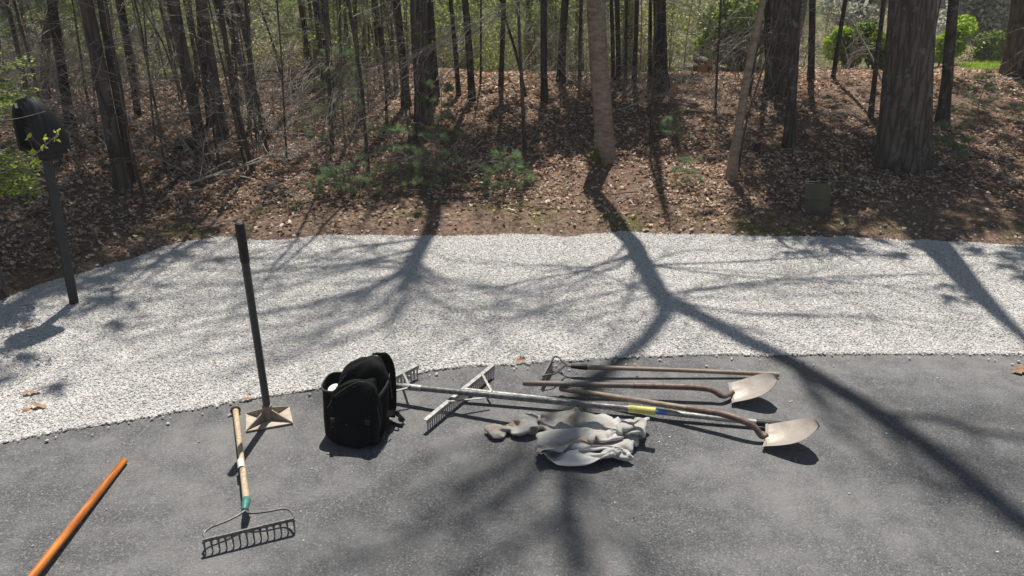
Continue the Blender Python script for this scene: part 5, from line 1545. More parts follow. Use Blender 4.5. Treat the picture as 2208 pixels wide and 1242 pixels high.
# near rake: lies towards the camera, tines down
BA = P3(437, 1166, .066); BB = P3(634, 1119, .066)
nose = P3(528, 1101, .076)
near_rake, near_handle = bow_rake('near bow rake with worn pale handle and green ferrule lying below the tamper', BA, BB,
    [[nose, P3(512, 1112, .074), P3(485, 1125, .074), P3(455, 1137, .073), P3(440, 1149, .071), BA + Vector((.004, .012, .004)), BA + Vector((.006, 0, 0))],
     [nose, P3(540, 1106, .074), P3(570, 1104, .074), P3(610, 1097, .074), P3(625, 1101, .073), BB + Vector((-.004, .012, .004)), BB + Vector((-.006, 0, 0))]],
    (P3(527, 1100, .076), P3(532, 1076, .073)), (P3(531.5, 1080, .073), P3(508, 886, .02)), True,
    dict(steel=M['rake_steel'], rod=M['rake_steel'], ferrule=M['green_ferrule'], wood=M['wood_pale'], knob=M['socket'], hook=.008), 14, .066)
def handle_label():
    a = P3(521, 1011, .064); b = P3(518.5, 994, .061)
    mb = MB(); mb.tube([a, b], .0162, 14, False); tag(mb.build('paper_label', M['paper'], near_rake), 'worn pale paper label round the handle')
handle_label()

# far rake: beside the gravel, handle pointing right
FA = P3(1193, 770, .075); FB = P3(1171, 812, .075); fn = P3(1232, 789.5, .06)
bow_rake('far bow rake with black ferrule lying along the edge of the asphalt', FA, FB,
    [[fn, P3(1222, 786, .062), P3(1212, 779, .068), P3(1206, 771.5, .076), P3(1199, 768.5, .08), FA + Vector((.002, -.006, 0))],
     [fn, P3(1218, 789, .062), P3(1208, 797, .066), P3(1195, 806, .073), P3(1180, 808, .078), FB + Vector((.002, .008, 0))]],
    (P3(1231, 789.5, .06), P3(1266, 792, .058)), (P3(1262, 791.8, .058), P3(1679, 808, .017)), False,
    dict(steel=M['rake_steel'], rod=M['dark_steel'], ferrule=M['grip'], wood=M['wood_tan'], hook=.012), 12, .075, hr=.0145)

def orange_handle():
    a = P3(268, 993, .018); b = P3(-70, 1420, .05)
    t = thing('tool_handle', 'orange varnished wooden handle lying on the asphalt at the lower left', 'tool handle', (a.x, a.y, 0))
    n = 10; pts = [a.lerp(b, i / n) for i in range(n + 1)]
    rad = [.0155 + .003 * i / n for i in range(n + 1)]
    d = (b - a).normalized()
    pts = [a - d * .006, a - d * .003] + pts; rad = [.009, .0135] + rad
    mb = MB(); mb.tube(pts, rad, 16); mb.build('handle', M['wood_orange'], t)
    e = b + d * .02
    mb = MB(); mb.tube([b - d * .06, b, e + d * .12], [.021, .022, .017], 12); mb.build('ferrule', M['socket'], t)
    # steel hoe blade out of the frame, so that the tool is whole
    mb = MB(); c = e + d * .15
    mb.box((c.x, c.y, c.z + .0), (.17, .012, .09)); mb.build('blade', M['socket'], t, bevel=.002)
orange_handle()

def landscape_rake(label, A, B, pole, braces, nt, mats, grip, sock=None):
    """A, B: ends of the top of the head"""
    t = thing('landscape_rake', label, 'rake', Vector(((A.x + B.x) / 2, (A.y + B.y) / 2, 0)))
    ax = (B - A).normalized(); out = Vector((-ax.y, ax.x, 0))       # towards the left / back of the head
    L = (B - A).length; zt = A.z
    d = -out
    mb = MB()
    # folded channel: top flange and upright face
    prof = [(.004, 0), (-.02, .0), (-.02, -.003), (.001, -.003), (.001, -.021), (.004, -.021)]
    mb.rings([[p + d * y + Vector((0, 0, z)) for y, z in prof] for p in (A, B)]); mb.build('head_channel', M['aluminium'], t, smooth=False)
    for k in range(nt):
        p = A + ax * (L * (k + .5) / nt) + d * .0025
        mb = MB(); w = L / nt * .46
        q = [p + ax * (s * w / 2) + d * e for s, e in ((-1, -.0018), (1, -.0018), (1, .0018), (-1, .0018))]
        r = [Vector((p.x, p.y, .0)) + d * -.002 + ax * (s * w * .36) + d * e for s, e in ((-1, -.0018), (1, -.0018), (1, .0018), (-1, .0018))]
        for v in r: v.z = .001
        mb.rings([[Vector((v.x, v.y, zt - .019)) for v in q], r]); mb.build('tine', M['aluminium'], t, smooth=False)
    p0, p1, rr = pole
    mb = MB(); mb.tube([p0, p0.lerp(p1, .5), p1], rr, 16); mb.build('pole', mats['pole'], t)
    for a, b in braces:
        mb = MB(); mid = a.lerp(b, .12) + Vector((0, 0, .002)); mb.bar(a, b, .012, .004); mb.build('brace', M['aluminium'], t, smooth=False)
        mb = MB(); mb.tube([b + Vector((0, 0, -.004)), b + Vector((0, 0, .008))], .004, 8); mb.build('bolt', M['dark_steel'], t)
    if sock:
        mb = MB(); mb.tube([p0.lerp(p1, sock[0]), p0.lerp(p1, sock[1])], rr * 1.1, 16); mb.build('socket', M['aluminium'], t)
    for name, f0, f1, m, k in grip:
        mb = MB(); a, b = p0.lerp(p1, f0), p0.lerp(p1, f1); u = (b - a).normalized()
        mb.tube([a, a + u * .003, b - u * .003, b], [rr * (k - .06), rr * k, rr * k, rr * (k - .08)], 16); mb.build(name, m, t)
    return t

# head partly behind the bag
h1B = P3(902, 787, .078); dirn = (P3(823, 827, .078) - h1B).normalized(); h1A = h1B + dirn * .66
p0 = P3(815, 828, .083); p1 = P3(1414, 887, .18)
landscape_rake('landscape rake partly behind the black backpack, yellow sleeve on its grey tube', h1A, h1B, (p0, p1, .0165),
    [(h1B + dirn * .12, P3(884, 834, .108)), (h1B + dirn * .52 + Vector((0, -.02, 0)), P3(880, 836, .106))], 26, dict(pole=M['galvanised']),
    [('sleeve', .912, 1.0, M['yellow'], 1.2), ('collar', .1, .172, M['aluminium'], 1.12)])
h2A = P3(919, 906, .074); h2B = P3(1066, 786, .074)
q0 = P3(996, 841, .064); q1 = P3(1687, 917, .027)
mid2 = h2A.lerp(h2B, .5)
landscape_rake('landscape rake with its head in the open beside the sweatshirt, black grip at its end', h2A, h2B, (q0, q1, .0155),
    [(h2A.lerp(h2B, .8) + Vector((0, 0, .003)), P3(1061, 846, .07)), (h2A.lerp(h2B, .3) + Vector((0, 0, .003)), P3(1056, 857, .062))], 34, dict(pole=M['aluminium']),
    [('grip', .922, 1.0, M['grip'], 1.2), ('blue_label', .60, .655, M['blue_label'], 1.02)])

def shovel(label, tip_end, wood_end, bend, heel, heel_w, tip, wood, dish=.022, roll=0.0):
    """tip_end..wood_end: the wooden handle; bend: points of the steel neck down to the heel; blade rises to tip"""
    t = thing('shovel', label, 'shovel', Vector((heel.x, heel.y, 0)))
    n = 9; pts = [tip_end.lerp(wood_end, i / n) for i in range(n + 1)]
    d = (wood_end - tip_end).normalized()
    pts = [tip_end - d * .008, tip_end - d * .004] + pts
    mb = MB(); mb.tube(pts, [.009, .0135, .016] + [.0165 - .001 * math.sin(math.pi * i / n) for i in range(1, n + 1)], 14); mb.build('handle', wood, t)
    sp = smooth_path([wood_end - d * .18, wood_end - d * .06, wood_end] + bend + [heel + Vector((0, 0, .02))], 5)
    m = len(sp); mb = MB()
    mb.tube(sp, [.0178 if i < m * .5 else .0178 - .004 * (i - m * .5) / (m * .5) for i in range(m)], 14); mb.build('neck', M['socket'], t)
    u = (tip - heel); L = u.length; u.normalize(); s = Vector((-u.y, u.x, 0)).normalized()
    s = (s * math.cos(roll) + u.cross(s) * math.sin(roll)).normalized(); nn = u.cross(s)
    if nn.z < 0: nn = -nn
    rings = []; N = 18; K = 12
    def half(v):     # outline of a round point blade
        if v < .5: return .5 * (.92 + .08 * math.sin(v / .5 * math.pi / 2))
        w = (v - .5) / .5
        return .5 * max(0.0, 1 - w ** 2.0) ** .5
    top, bot = [], []
    for i in range(N + 1):
        v = i / N; hw = max(.004, half(v) * heel_w); rt, rb = [], []
        for k in range(K + 1):
            c = -1 + 2 * k / K
            z = dish * (c * c) * (1 - .35 * v) - .010 * math.sin(v * math.pi) + .026 * max(0, 1 - v / .35) ** 1.5 * max(0, 1 - (c / .45) ** 2) * 1.0 + .012 * max(0, v - .7)
            p = heel + u * (v * L) + s * (c * hw) + nn * z
            rt.append(p + nn * .0012); rb.append(p - nn * .0012)
        rings.append(rt + rb[::-1])
    mb = MB(); mb.rings(rings); mb.build('blade', M['blade'], t, angle=.9)
    mb = MB()
    for sg in (-1, 1):
        a = heel + s * (sg * .02) + nn * .006; b = heel + s * (sg * heel_w * .49) + nn * (dish + .001)
        mb.bar(a, b, .014, .003, up=nn)
    mb.build('step', M['blade'], t, smooth=False)
shovel('round shovel lying behind the other, whole grey-brown handle above the rakes', P3(1130, 826, .068), P3(1436, 833, .078),
       [P3(1500, 835.5, .078), P3(1535, 841, .068), P3(1558, 854, .04)], P3(1580, 853, .016), .195, P3(1679, 818, .144), M['wood_grey'], roll=.12)
shovel('round shovel nearest the right, tan handle crossing the rake pole', P3(1209, 838, .04), P3(1556, 892, .1),
       [P3(1597, 905, .095), P3(1626, 920, .075), P3(1642, 940, .035)], P3(1654, 946, .016), .2, P3(1769, 921, .1456), M['wood_tan'], roll=.1)

# ================================================================== BACKPACK
def backpack():
    fl = P3(700, 953, 0); fr = P3(832, 962, 0)
    ax = (fr - fl); W = ax.length * .9; ax.normalize(); back = Vector((-ax.y, ax.x, 0))
    ctr = (fl + fr) / 2
    t = thing('backpack', 'black backpack standing upright on the asphalt with a strap loop at its right', 'backpack', ctr + back * .1)
    lean = .10                                              # leans back a little
    def loc(x, y, z):
        z = z * .95
        return ctr + ax * x + back * (y + lean * z) + Vector((0, 0, z))
    def pod(name, x0, x1, y0, y1, prof, parent, m, e=3.2, n=28, seed=0, lump=.006):
        """rounded pod: prof is a list of (z, fill in x, fill in y, shift in x)"""
        mb = MB(); rings = []
        for z, fxx, fyy, sx in prof:
            r = []
            for k in range(n):
                a = 2 * math.pi * k / n; ca, sa = math.cos(a), math.sin(a)
                X = math.copysign(abs(ca) ** (2 / e), ca); Yv = math.copysign(abs(sa) ** (2 / e), sa)
                lx = lump * math.sin(3 * a + z * 23 + seed) + lump * .6 * math.sin(7 * a - z * 41 + seed)
                r.append(loc((x0 + x1) / 2 + sx + X * ((x1 - x0) / 2 * fxx + lx), (y0 + y1) / 2 + Yv * ((y1 - y0) / 2 * fyy + lx), z))
            rings.append(r)
        mb.rings(rings); return mb.build(name, m, parent, angle=1.0, sub=1)
    P_ = M['pack']
    pod('body', -W * .45, W * .5, .05, .2, [(.004, .8, .75, 0), (.012, .93, .92, 0), (.06, 1, 1, 0), (.15, 1.02, 1.02, 0), (.26, 1.0, 1, .0), (.33, .9, .98, .012), (.375, .76, .9, .028), (.405, .56, .72, .042), (.422, .34, .45, .05), (.428, .12, .15, .052)], t, P_, 2.6, 28, 1, .011)
    pod('front_pocket', -W * .44, W * .46, -.035, .075, [(.004, .8, .7, 0), (.014, .95, .95, 0), (.08, 1.02, 1.05, 0), (.18, 1.0, 1.0, 0), (.25, .97, .95, .002), (.295, .88, .84, .014), (.33, .68, .64, .034), (.352, .42, .4, .052), (.36, .18, .15, .06)], t, P_, 2.8, 28, 3, .014)
    pod('lower_pocket', -W * .34, W * .3, -.05, .0, [(.006, .8, .7, 0), (.02, .96, .95, 0), (.08, 1.02, 1.0, 0), (.13, .96, .85, 0), (.165, .8, .5, 0), (.175, .4, .2, 0)], t, P_, 2.8, 24, 5, .010)
    # open side pocket at the left holding a jar
    mb = MB(); rings = []; n = 24
    cx, cy, hw, hd = -W * .40, .09, .062, .075
    for z, f in ((.01, .85), (.03, 1), (.12, 1.03), (.22, 1.0), (.28, 1.0), (.297, 1.03)):
        rings.append([loc(cx + math.copysign(abs(math.cos(2 * math.pi * k / n)) ** .7, math.cos(2 * math.pi * k / n)) * hw * f, cy + math.copysign(abs(math.sin(2 * math.pi * k / n)) ** .7, math.sin(2 * math.pi * k / n)) * hd * f, z + .012 * math.sin(2 * math.pi * k / n)) for k in range(n)])
    for z, f in ((.299, .96), (.28, .92), (.2, .9)):
        rings.append([loc(cx + math.copysign(abs(math.cos(2 * math.pi * k / n)) ** .7, math.cos(2 * math.pi * k / n)) * hw * f, cy + math.copysign(abs(math.sin(2 * math.pi * k / n)) ** .7, math.sin(2 * math.pi * k / n)) * hd * f, z + .012 * math.sin(2 * math.pi * k / n)) for k in range(n)])
    mb.rings(rings); mb.build('side_pocket', P_, t, angle=1.0)
    mb = MB(); e = [rings[5][k] for k in range(n)]; mb.tube(e + [e[0]], .005, 6, False); mb.build('pocket_binding', M['pack_trim'], t)
    # piping over the main zip and the front pocket, grab handle, side straps, buckles
    for name, pts, r in (('zip', [(-.10, .045, .28), (-.06, .06, .345), (-.0, .085, .392), (.05, .105, .416), (.09, .12, .41), (.13, .13, .36), (.155, .13, .29), (.162, .13, .2)], .0035),
                         ('pocket_zip', [(-.12, -.03, .22), (-.08, -.02, .285), (-.01, .0, .335), (.05, .005, .356), (.1, .0, .32), (.128, -.012, .22), (.142, -.02, .12)], .003)):
        mb = MB(); mb.tube(smooth_path([loc(*q) for q in pts], 5), r, 6, False); mb.build(name, M['pack_trim'], t)
    def strap(name, pts, w, th=.003, m=None, up=None):
        sp = smooth_path(pts, 6); mb = MB(); rings = []
        for i, p in enumerate(sp):
            a, b = sp[max(0, i - 1)], sp[min(len(sp) - 1, i + 1)]; d = (b - a).normalized()
            u = (up or back); s = (u - d * u.dot(d)).normalized(); nn = d.cross(s)
            rings.append([p + s * (x * w / 2) + nn * (y * th / 2) for x, y in ((-1, -1), (1, -1), (1, 1), (-1, 1))])
        mb.rings(rings); return mb.build(name, m or M['pack_trim'], t, angle=.5)
    strap('compression_strap', [loc(W * .42, .0, .26), loc(W * .5, .05, .285), loc(W * .52, .12, .295), loc(W * .48, .19, .30)], .02, .003, None, UP)
    strap('shoulder_strap', [loc(.06, .19, .415), loc(.10, .215, .395), loc(.125, .23, .32), loc(.13, .23, .2), loc(.13, .22, .1), loc(.125, .205, .04)], .055, .012, P_, ax)
    strap('front_strap', [loc(-W * .30, -.03, .285), loc(-W * .31, -.05, .2), loc(-W * .30, -.055, .12), loc(-W * .28, -.05, .04)], .016, .003, P_, ax)
    strap('front_strap', [loc(W * .28, -.02, .30), loc(W * .31, -.045, .2), loc(W * .30, -.05, .12), loc(W * .27, -.045, .04)], .016, .003, P_, ax)
    for sx in (-.305, .31):
        mb = MB(); mb.box(loc(W * sx, -.062, .17), (.022, .008, .028)); mb.build('buckle', M['grip'], t, bevel=.003)
    q = [loc(W * .5, .09, .13), P3(848, 890, .085), P3(858, 892, .08), P3(861, 899, .05), P3(869, 909, .012), P3(867, 919, .006), P3(850, 915, .006), P3(838, 912, .008), loc(W * .48, .02, .02)]
    strap('strap_loop', q, .03, .0025, None, UP)
    mb = MB(); c = loc(W * .335, .0, .125)
    d = (loc(W * .335, 0, .16) - c).normalized()
    for a, b in (((.25, -.022, .1), (.33, -.012, .125)), ((.25, -.022, .1), (.252, -.02, .085)), ((.252, -.02, .085), (.335, -.01, .108)), ((.33, -.012, .125), (.335, -.01, .108))):
        mb.tube([loc(W * a[0] / .25 * .23, a[1], a[2]), loc(W * b[0] / .25 * .23, b[1], b[2])], .002, 5)
    mb.build('reflective_tag', M['tag_grey'], t)
    for x, z in ((-.09, .13), (-.02, .145)):
        mb = MB(); mb.box(loc(x, -.056, z), (.008, .004, .005)); mb.build('zip_pull', M['red'], t)
    # jar with a white lid in the side pocket
    j = thing('jar', 'round white-lidded jar with green print in the open bag pocket', 'jar', loc(cx, cy, .17))
    up = (loc(0, 0, 1) - loc(0, 0, 0)).normalized(); c = loc(cx + .004, cy + .02, .155); up = (up - back * .42).normalized()
    mb = MB(); mb.tube([c, c + up * .09], .034, 20); mb.build('body', M['post'], j)
    mb = MB(); mb.tube([c + up * .09, c + up * .112, c + up * .118, c + up * .119], [.0385, .039, .036, .03], 28); lid = mb.build('lid', M['white'], j)
    mb = MB()
    for a0, a1, r0, r1 in ((.3, 1.9, .008, .018), (2.4, 3.3, .006, .014), (3.9, 5.4, .01, .02)):
        u = ax; v = up.cross(ax); V = []; n = 7
        for rr in (r0, r1):
            for zz in (.1188, .1198):
                V.append([c + up * zz + u * (math.cos(a0 + (a1 - a0) * k / n) * rr) + v * (math.sin(a0 + (a1 - a0) * k / n) * rr) for k in range(n + 1)])
        mb.rings([[V[0][k], V[1][k], V[3][k], V[2][k]] for k in range(n + 1)])
    tag(mb.build('print', M['lid_green'], lid, smooth=False), 'green print on the white lid')
backpack()
# ================================================================== SWEATSHIRT (a crumpled two-layer garment: body, sleeves, neck and hem)
def garment_faces():
    """a grid of cells in the outline of a sweatshirt, front and back joined at the seams"""
    S = .02
    def inside(x, y):
        if -.28 <= x <= .28 and -.34 <= y <= .30:
            return not (abs(x) < .09 and y > .26)
        if .28 < abs(x) <= .82:
            t = (abs(x) - .28) / .54
            return abs(y - (.19 - .10 * t)) <= .115 - .045 * t
        return False
    xs = np.arange(-.84, .84, S); ys = np.arange(-.36, .32, S)
    cells = [(i, j) for i in range(len(xs)) for j in range(len(ys)) if inside(xs[i] + S / 2, ys[j] + S / 2)]
    cs = set(cells); ids = {}; F = []
    def vid(i, j, side):
        x = xs[0] + i * S; y = ys[0] + j * S
        seam = not all(n in cs for n in ((i - 1, j - 1), (i, j - 1), (i - 1, j), (i, j)))
        opening = (y < -.33 and abs(x) < .27) or abs(x) > .81 or (abs(x) < .08 and y > .25)
        k = (i, j, 0) if (seam and not opening) else (i, j, side)
        return ids.setdefault(k, len(ids))
    for side in (0, 1):
        for i, j in cells:
            f = [vid(i, j, side), vid(i + 1, j, side), vid(i + 1, j + 1, side), vid(i, j + 1, side)]
            F.append(f if side else f[::-1])
    return np.array(F)
# settled shape of the garment, in half millimetres, each number the step from the one before
GARMENT_X = [
    -775,21,47,-40,44,-24,-10,4,-10,-27,8,-45,27,-46,31,2,69,44,8,-18,-14,-21,-19,-13,60,47,13,-14,-26,-29,-1,-37,-15,-40,134,-25,41,34,-23,-34,-15,-22,-3,49,-25,52,8,19,-26,-8,-22,-9,19,38,-19,
    49,-6,-21,-11,-2,24,-24,50,25,-3,-19,-13,-29,-9,-36,81,-8,29,31,10,-9,-31,-14,-21,3,30,22,21,33,-9,-18,-22,-33,14,30,17,11,18,20,-10,-46,-10,-16,-11,37,15,33,12,8,-9,-32,9,-31,-3,44,15,-3,
    -24,34,-27,16,10,-23,-43,91,-11,-43,21,-24,15,50,-39,-19,-40,133,-35,-43,29,-12,10,17,-10,-16,-25,-38,-36,181,-34,-46,-1,33,-17,43,-33,-33,-32,26,87,-33,-2,1,13,-15,9,-41,-16,41,75,-26,2,0,
    -7,-12,-26,-32,33,2,63,-53,36,-2,7,-7,-34,-14,-35,7,40,-33,61,-44,9,6,8,5,21,-15,-35,-36,57,-1,-32,-4,-7,12,7,34,-32,-11,-8,49,-19,-21,-6,-8,-2,11,16,34,-19,10,19,39,-46,12,-25,1,-12,7,6,4,
    17,7,18,2,30,-16,-22,-8,-1,-9,21,-8,39,1,-11,16,6,1,-24,-7,24,-11,11,3,21,19,-13,17,-2,-59,37,-14,28,-11,1,22,24,1,6,-6,-9,-19,-23,24,3,18,-5,-10,17,6,23,9,-5,4,-21,-31,31,18,-3,-11,25,-9,23,
    21,2,-22,-24,-119,32,-29,-18,5,-16,3,-9,-10,19,37,-45,9,-12,27,-34,54,-10,57,-43,9,14,0,-13,23,-35,27,-35,74,-53,34,-52,67,-56,61,-60,57,-57,58,-50,61,-50,69,-9,-3,7,50,12,-13,19,35,-2,-21,
    -31,-129,-6,7,-4,-14,-10,23,14,16,-7,30,7,14,-5,1,14,1,19,-1,8,4,9,5,-9,22,-29,37,21,23,16,13,-23,-25,-159,32,-5,-8,-9,-12,23,24,15,-7,3,27,16,-7,10,-6,11,8,17,9,11,3,-20,-14,-38,55,16,13,39,
    31,-5,-14,-10,-174,-18,30,8,-15,-4,31,20,5,-12,21,20,2,4,-13,18,20,14,13,9,3,-11,-2,-31,2,14,33,15,4,47,14,-5,-10,-220,8,-10,11,15,7,18,19,14,-1,12,7,23,-1,-2,25,12,14,13,12,-4,-11,-29,3,-1,
    16,18,30,14,3,36,4,-5,-232,-6,4,19,6,19,-3,34,14,-16,32,8,19,0,-13,25,24,15,10,9,0,-35,-4,3,-1,7,14,28,25,6,7,41,-29,-231,1,7,11,15,-6,29,22,3,8,29,3,39,-26,-6,18,34,15,12,12,-33,-24,10,10,
    -7,5,11,16,24,26,10,25,-9,-248,10,0,-9,27,1,26,35,7,10,17,11,4,-7,6,15,29,24,14,-3,-41,-12,6,1,26,2,-1,7,15,29,28,-6,-61,-162,6,0,-7,0,27,32,24,25,13,-4,12,-14,18,4,11,24,36,11,-32,-26,8,11,
    34,-10,-21,3,14,13,27,-13,-33,-46,-99,5,-5,-7,-1,12,32,36,24,20,0,-25,15,20,7,13,1,6,-15,13,-4,-4,61,12,-34,-4,-7,5,24,11,15,-177,2,-8,-10,-4,10,24,29,37,13,8,-17,19,17,10,6,4,-12,-9,4,5,10,
    44,-1,-23,14,-17,14,23,14,17,-175,-3,-11,-10,0,14,28,-6,45,22,-1,0,-3,13,24,9,-9,17,-33,-6,18,25,23,12,0,-7,-4,6,19,19,-3,-151,-12,-9,-2,-2,-15,25,30,37,24,-23,12,9,-6,27,15,-2,12,-28,-8,12,
    -4,24,8,24,10,-25,17,28,-3,14,-148,-7,-6,-4,-15,0,31,20,13,-4,15,0,24,-2,-2,-6,20,33,-19,-30,21,12,9,10,14,18,-17,12,20,22,-7,-136,2,-6,-8,-10,-3,22,24,-15,26,12,6,11,-13,-17,0,43,4,-5,-17,
    17,-8,28,13,12,0,8,5,5,23,18,-139,13,-8,-8,-8,-9,6,17,7,5,13,20,11,-2,-39,-14,15,-3,9,23,27,1,13,14,17,3,-8,-16,35,12,7,-118,23,-6,-6,-8,-8,-1,16,7,6,6,15,17,-2,-34,-28,11,12,5,26,22,21,11,6,
    18,-12,3,2,3,33,8,-133,33,-1,-4,-9,-7,3,-5,-25,-3,13,44,41,-33,-44,-12,-6,8,25,42,77,-12,-14,3,-2,13,2,22,-14,4,52,-160,40,8,-2,-20,-5,3,-21,-27,6,-2,38,34,-6,-27,-36,-7,-10,52,80,22,-11,2,
    -7,16,-9,22,7,-11,20,3,29,4,45,-18,-172,38,-9,24,-9,-28,12,-38,3,-23,-24,42,24,-26,-12,-4,10,20,73,24,-25,25,13,-6,15,-8,15,-5,-7,12,30,3,51,-203,33,20,45,-13,-34,0,-32,-25,-32,8,40,-7,3,8,
    -18,44,35,27,-35,41,31,22,-39,2,13,-6,-1,5,18,12,10,48,-198,13,5,48,-2,-27,-13,-32,-27,-17,42,12,10,7,6,-15,61,13,10,-2,28,24,13,-12,-38,19,-1,5,15,23,14,23,-8,-158,0,15,32,4,-36,-31,-28,-23,
    24,23,15,11,16,-2,15,25,18,27,-15,38,-1,7,6,-24,3,10,7,10,30,33,-5,1,-180,19,30,25,-47,-40,-13,-45,30,14,-3,38,5,24,6,9,16,22,12,6,41,-14,-6,6,-3,14,4,11,17,9,31,11,-4,-189,30,1,22,-50,-25,
    -41,17,2,11,3,26,35,13,9,13,13,6,13,8,11,26,-4,3,0,14,4,-2,12,9,31,23,3,-238,5,21,-23,-18,-10,15,26,-22,35,-13,18,0,19,46,12,9,-1,10,19,2,34,2,4,-3,16,-14,14,3,19,14,31,3,-263,-19,28,9,0,-8,
    -4,-17,13,21,26,15,11,16,31,8,7,8,26,8,-3,36,3,12,-4,10,-18,17,2,23,11,25,6,-291,30,-10,13,29,-11,-9,-15,22,19,18,12,23,7,-31,55,23,21,-2,-3,-8,3,49,-6,18,7,-13,19,13,-17,37,22,2,-155,48,-4,
    52,7,3,-10,27,4,-3,40,14,-160,24,19,11,13,1,22,15,16,-18,41,22,-167,-10,34,-4,36,-15,-6,24,12,-4,36,16,-22,33,-171,36,34,-2,-48,15,12,21,13,20,22,-23,-129,44,12,-11,-4,-21,11,20,11,34,13,-17,
    -132,43,18,3,-30,-34,31,23,46,20,-11,-21,-80,23,-6,4,20,-38,48,38,-34,22,32,-22,-95,-12,23,-4,22,39,-3,24,-10,-13,1,-111,-14,53,31,47,-25,-21,9,3,-22,2,-95,28,44,36,32,-1,-38,-32,13,-38,4,
    -53,36,17,44,25,-4,-28,-15,-33,-34,-55,13,45,66,8,-4,-14,-24,-38,-17,-36,13,-35,9,48,39,25,1,-6,-37,-35,-7,-33,-10,-11,27,31,50,9,-2,-28,-46,-23,-13,-12,19,-16,16,37,36,26,-21,-43,-71,13,-3,
    -18,52,-8,44,42,29,-45,-103,-25,-11,23,15,0,51,62,20,-5,-157,-4,-6,-9,23,15,47,46,31,6,-185,-1,-6,-22,39,28,36,25,14,-147,1,-38,-5,53,44,40,16,-4,-129,-11,-40,16,30,61,43,-10,20,-123,-64,3,7,
    40,56,45,-18,-91,13,-69,-7,1,4,63,37,28,-27,-55,-65,-11,15,69,-6,38,30,-48,-40,-52,13,64,-31,27,58,24,-20,-56,-44,29,-32,27,30,56,21,-128,10,-41,41,17,57,18,31,-1112,-16,29,-46,15,-23,-15,11,
    -29,29,-31,44,-6,14,36,-13,-5,4,3,5,39,-4,-15,20,3,3,-30,54,-40,35,-2,27,-43,17,15,0,17,-4,-4,21,13,2,-3,15,-10,-6,47,-18,20,6,5,-9,-36,73,-24,24,4,14,-37,-22,11,43,18,-5,17,-26,-18,1,30,20,
    16,-14,-10,-13,-42,54,6,27,-11,14,-2,-41,-19,71,2,-15,19,-13,14,-47,-10,96,-4,-24,9,-19,6,-16,-11,104,-17,-11,-6,-10,10,-16,-16,-28,125,-11,-5,-11,7,-22,-17,-28,129,-3,-9,-19,9,-19,-34,-9,
    104,7,-31,13,8,-37,-8,-8,62,6,-4,-27,36,-9,-15,-34,-7,30,-9,-5,27,-8,15,15,-23,-42,-16,-10,6,12,10,11,13,32,-38,-50,-15,-7,6,19,32,38,-32,-1,13,-12,-20,-4,10,17,16,-3,22,-13,17,1,6,-29,6,19,
    -21,36,22,-6,-27,-36,19,-14,32,-10,21,10,-8,26,-7,-29,-4,15,9,29,15,-18,17,-49,-12,21,18,-8,33,-25,25,22,-34,-11,-12,36,17,-4,11,-12,2,23,-1,-8,-14,-67,-19,-1,-1,5,2,-4,-33,-15,5,8,-14,-13,5,
    5,27,29,35,-6,9,23,25,19,-6,39,-21,-1,8,26,-12,2,-16,-64,-18,-8,5,7,-40,24,-32,-4,9,-28,-6,-2,3,9,21,24,37,9,13,21,22,6,-4,27,9,-1,1,30,-16,-4,-6,-63,-17,-5,3,-14,-21,16,-35,-3,-6,0,-5,-4,4,
    6,17,17,36,7,30,14,18,-14,22,-9,35,2,11,29,-18,-8,6,-69,-16,-4,-19,5,-23,-17,-10,2,-15,4,4,1,5,3,5,16,38,22,13,27,-13,14,-18,8,31,21,19,-7,7,0,14,-80,-8,-1,-25,-26,8,-20,-17,6,-7,7,3,4,8,0,2,
    16,25,31,16,13,3,9,-13,-6,12,16,22,29,3,2,10,-75,-8,-7,-35,-18,-5,3,-24,10,-29,31,-4,-10,15,7,7,17,21,26,24,-17,30,-4,5,-30,24,23,21,10,28,-1,9,-105,14,-48,-14,22,-34,-23,24,-35,1,21,-9,14,
    16,10,6,14,22,23,26,-14,27,-4,-4,-19,8,-1,19,34,22,14,-19,-73,-39,-34,29,-28,-11,-7,28,-31,-5,12,11,11,12,13,6,11,23,10,42,7,12,-11,-31,2,12,7,4,24,29,-18,19,-120,-7,-41,12,-14,8,2,18,-31,7,
    7,20,11,13,11,9,10,17,9,19,11,32,-21,-25,-5,11,18,5,25,7,-99,-24,-22,4,-18,2,7,16,-11,-32,40,19,18,9,13,12,3,20,7,13,2,14,9,-25,-11,11,16,16,16,17,19,-118,-46,0,-21,-37,27,11,15,-15,-13,19,
    40,20,13,9,13,1,6,18,24,-46,1,25,9,-13,16,10,14,23,20,18,-143,-46,-32,-24,17,20,21,17,-21,-7,2,35,38,18,9,13,10,14,5,-18,-1,-26,23,7,15,10,16,18,13,21,19,-194,-29,-7,-1,-5,26,19,19,-26,-10,5,
    17,21,47,24,8,14,13,4,-15,-5,-26,7,16,0,11,37,23,10,12,24,-194,-23,-19,4,5,16,19,10,-20,4,2,16,22,9,11,38,35,-2,20,-13,-5,-11,-4,-31,35,18,17,31,12,18,11,-200,-5,-18,-2,-11,26,-3,17,5,5,-4,
    11,22,24,-2,41,18,23,-1,1,20,-17,-6,-23,20,17,21,23,20,13,11,-229,7,-19,-7,1,48,-11,16,-2,9,-4,13,25,22,2,25,10,24,16,0,13,-10,-7,-26,16,25,21,20,25,-5,16,-218,-7,-2,-20,30,27,-20,26,-5,8,-1,
    11,23,22,-13,19,26,35,24,-13,17,-18,4,-18,6,22,23,13,26,-5,22,-213,-9,-13,-1,14,38,-26,18,1,10,0,3,26,21,-25,8,19,26,19,42,9,-34,20,-12,10,9,1,40,14,-5,-177,-8,-17,-1,26,52,-17,-21,-2,19,-18,
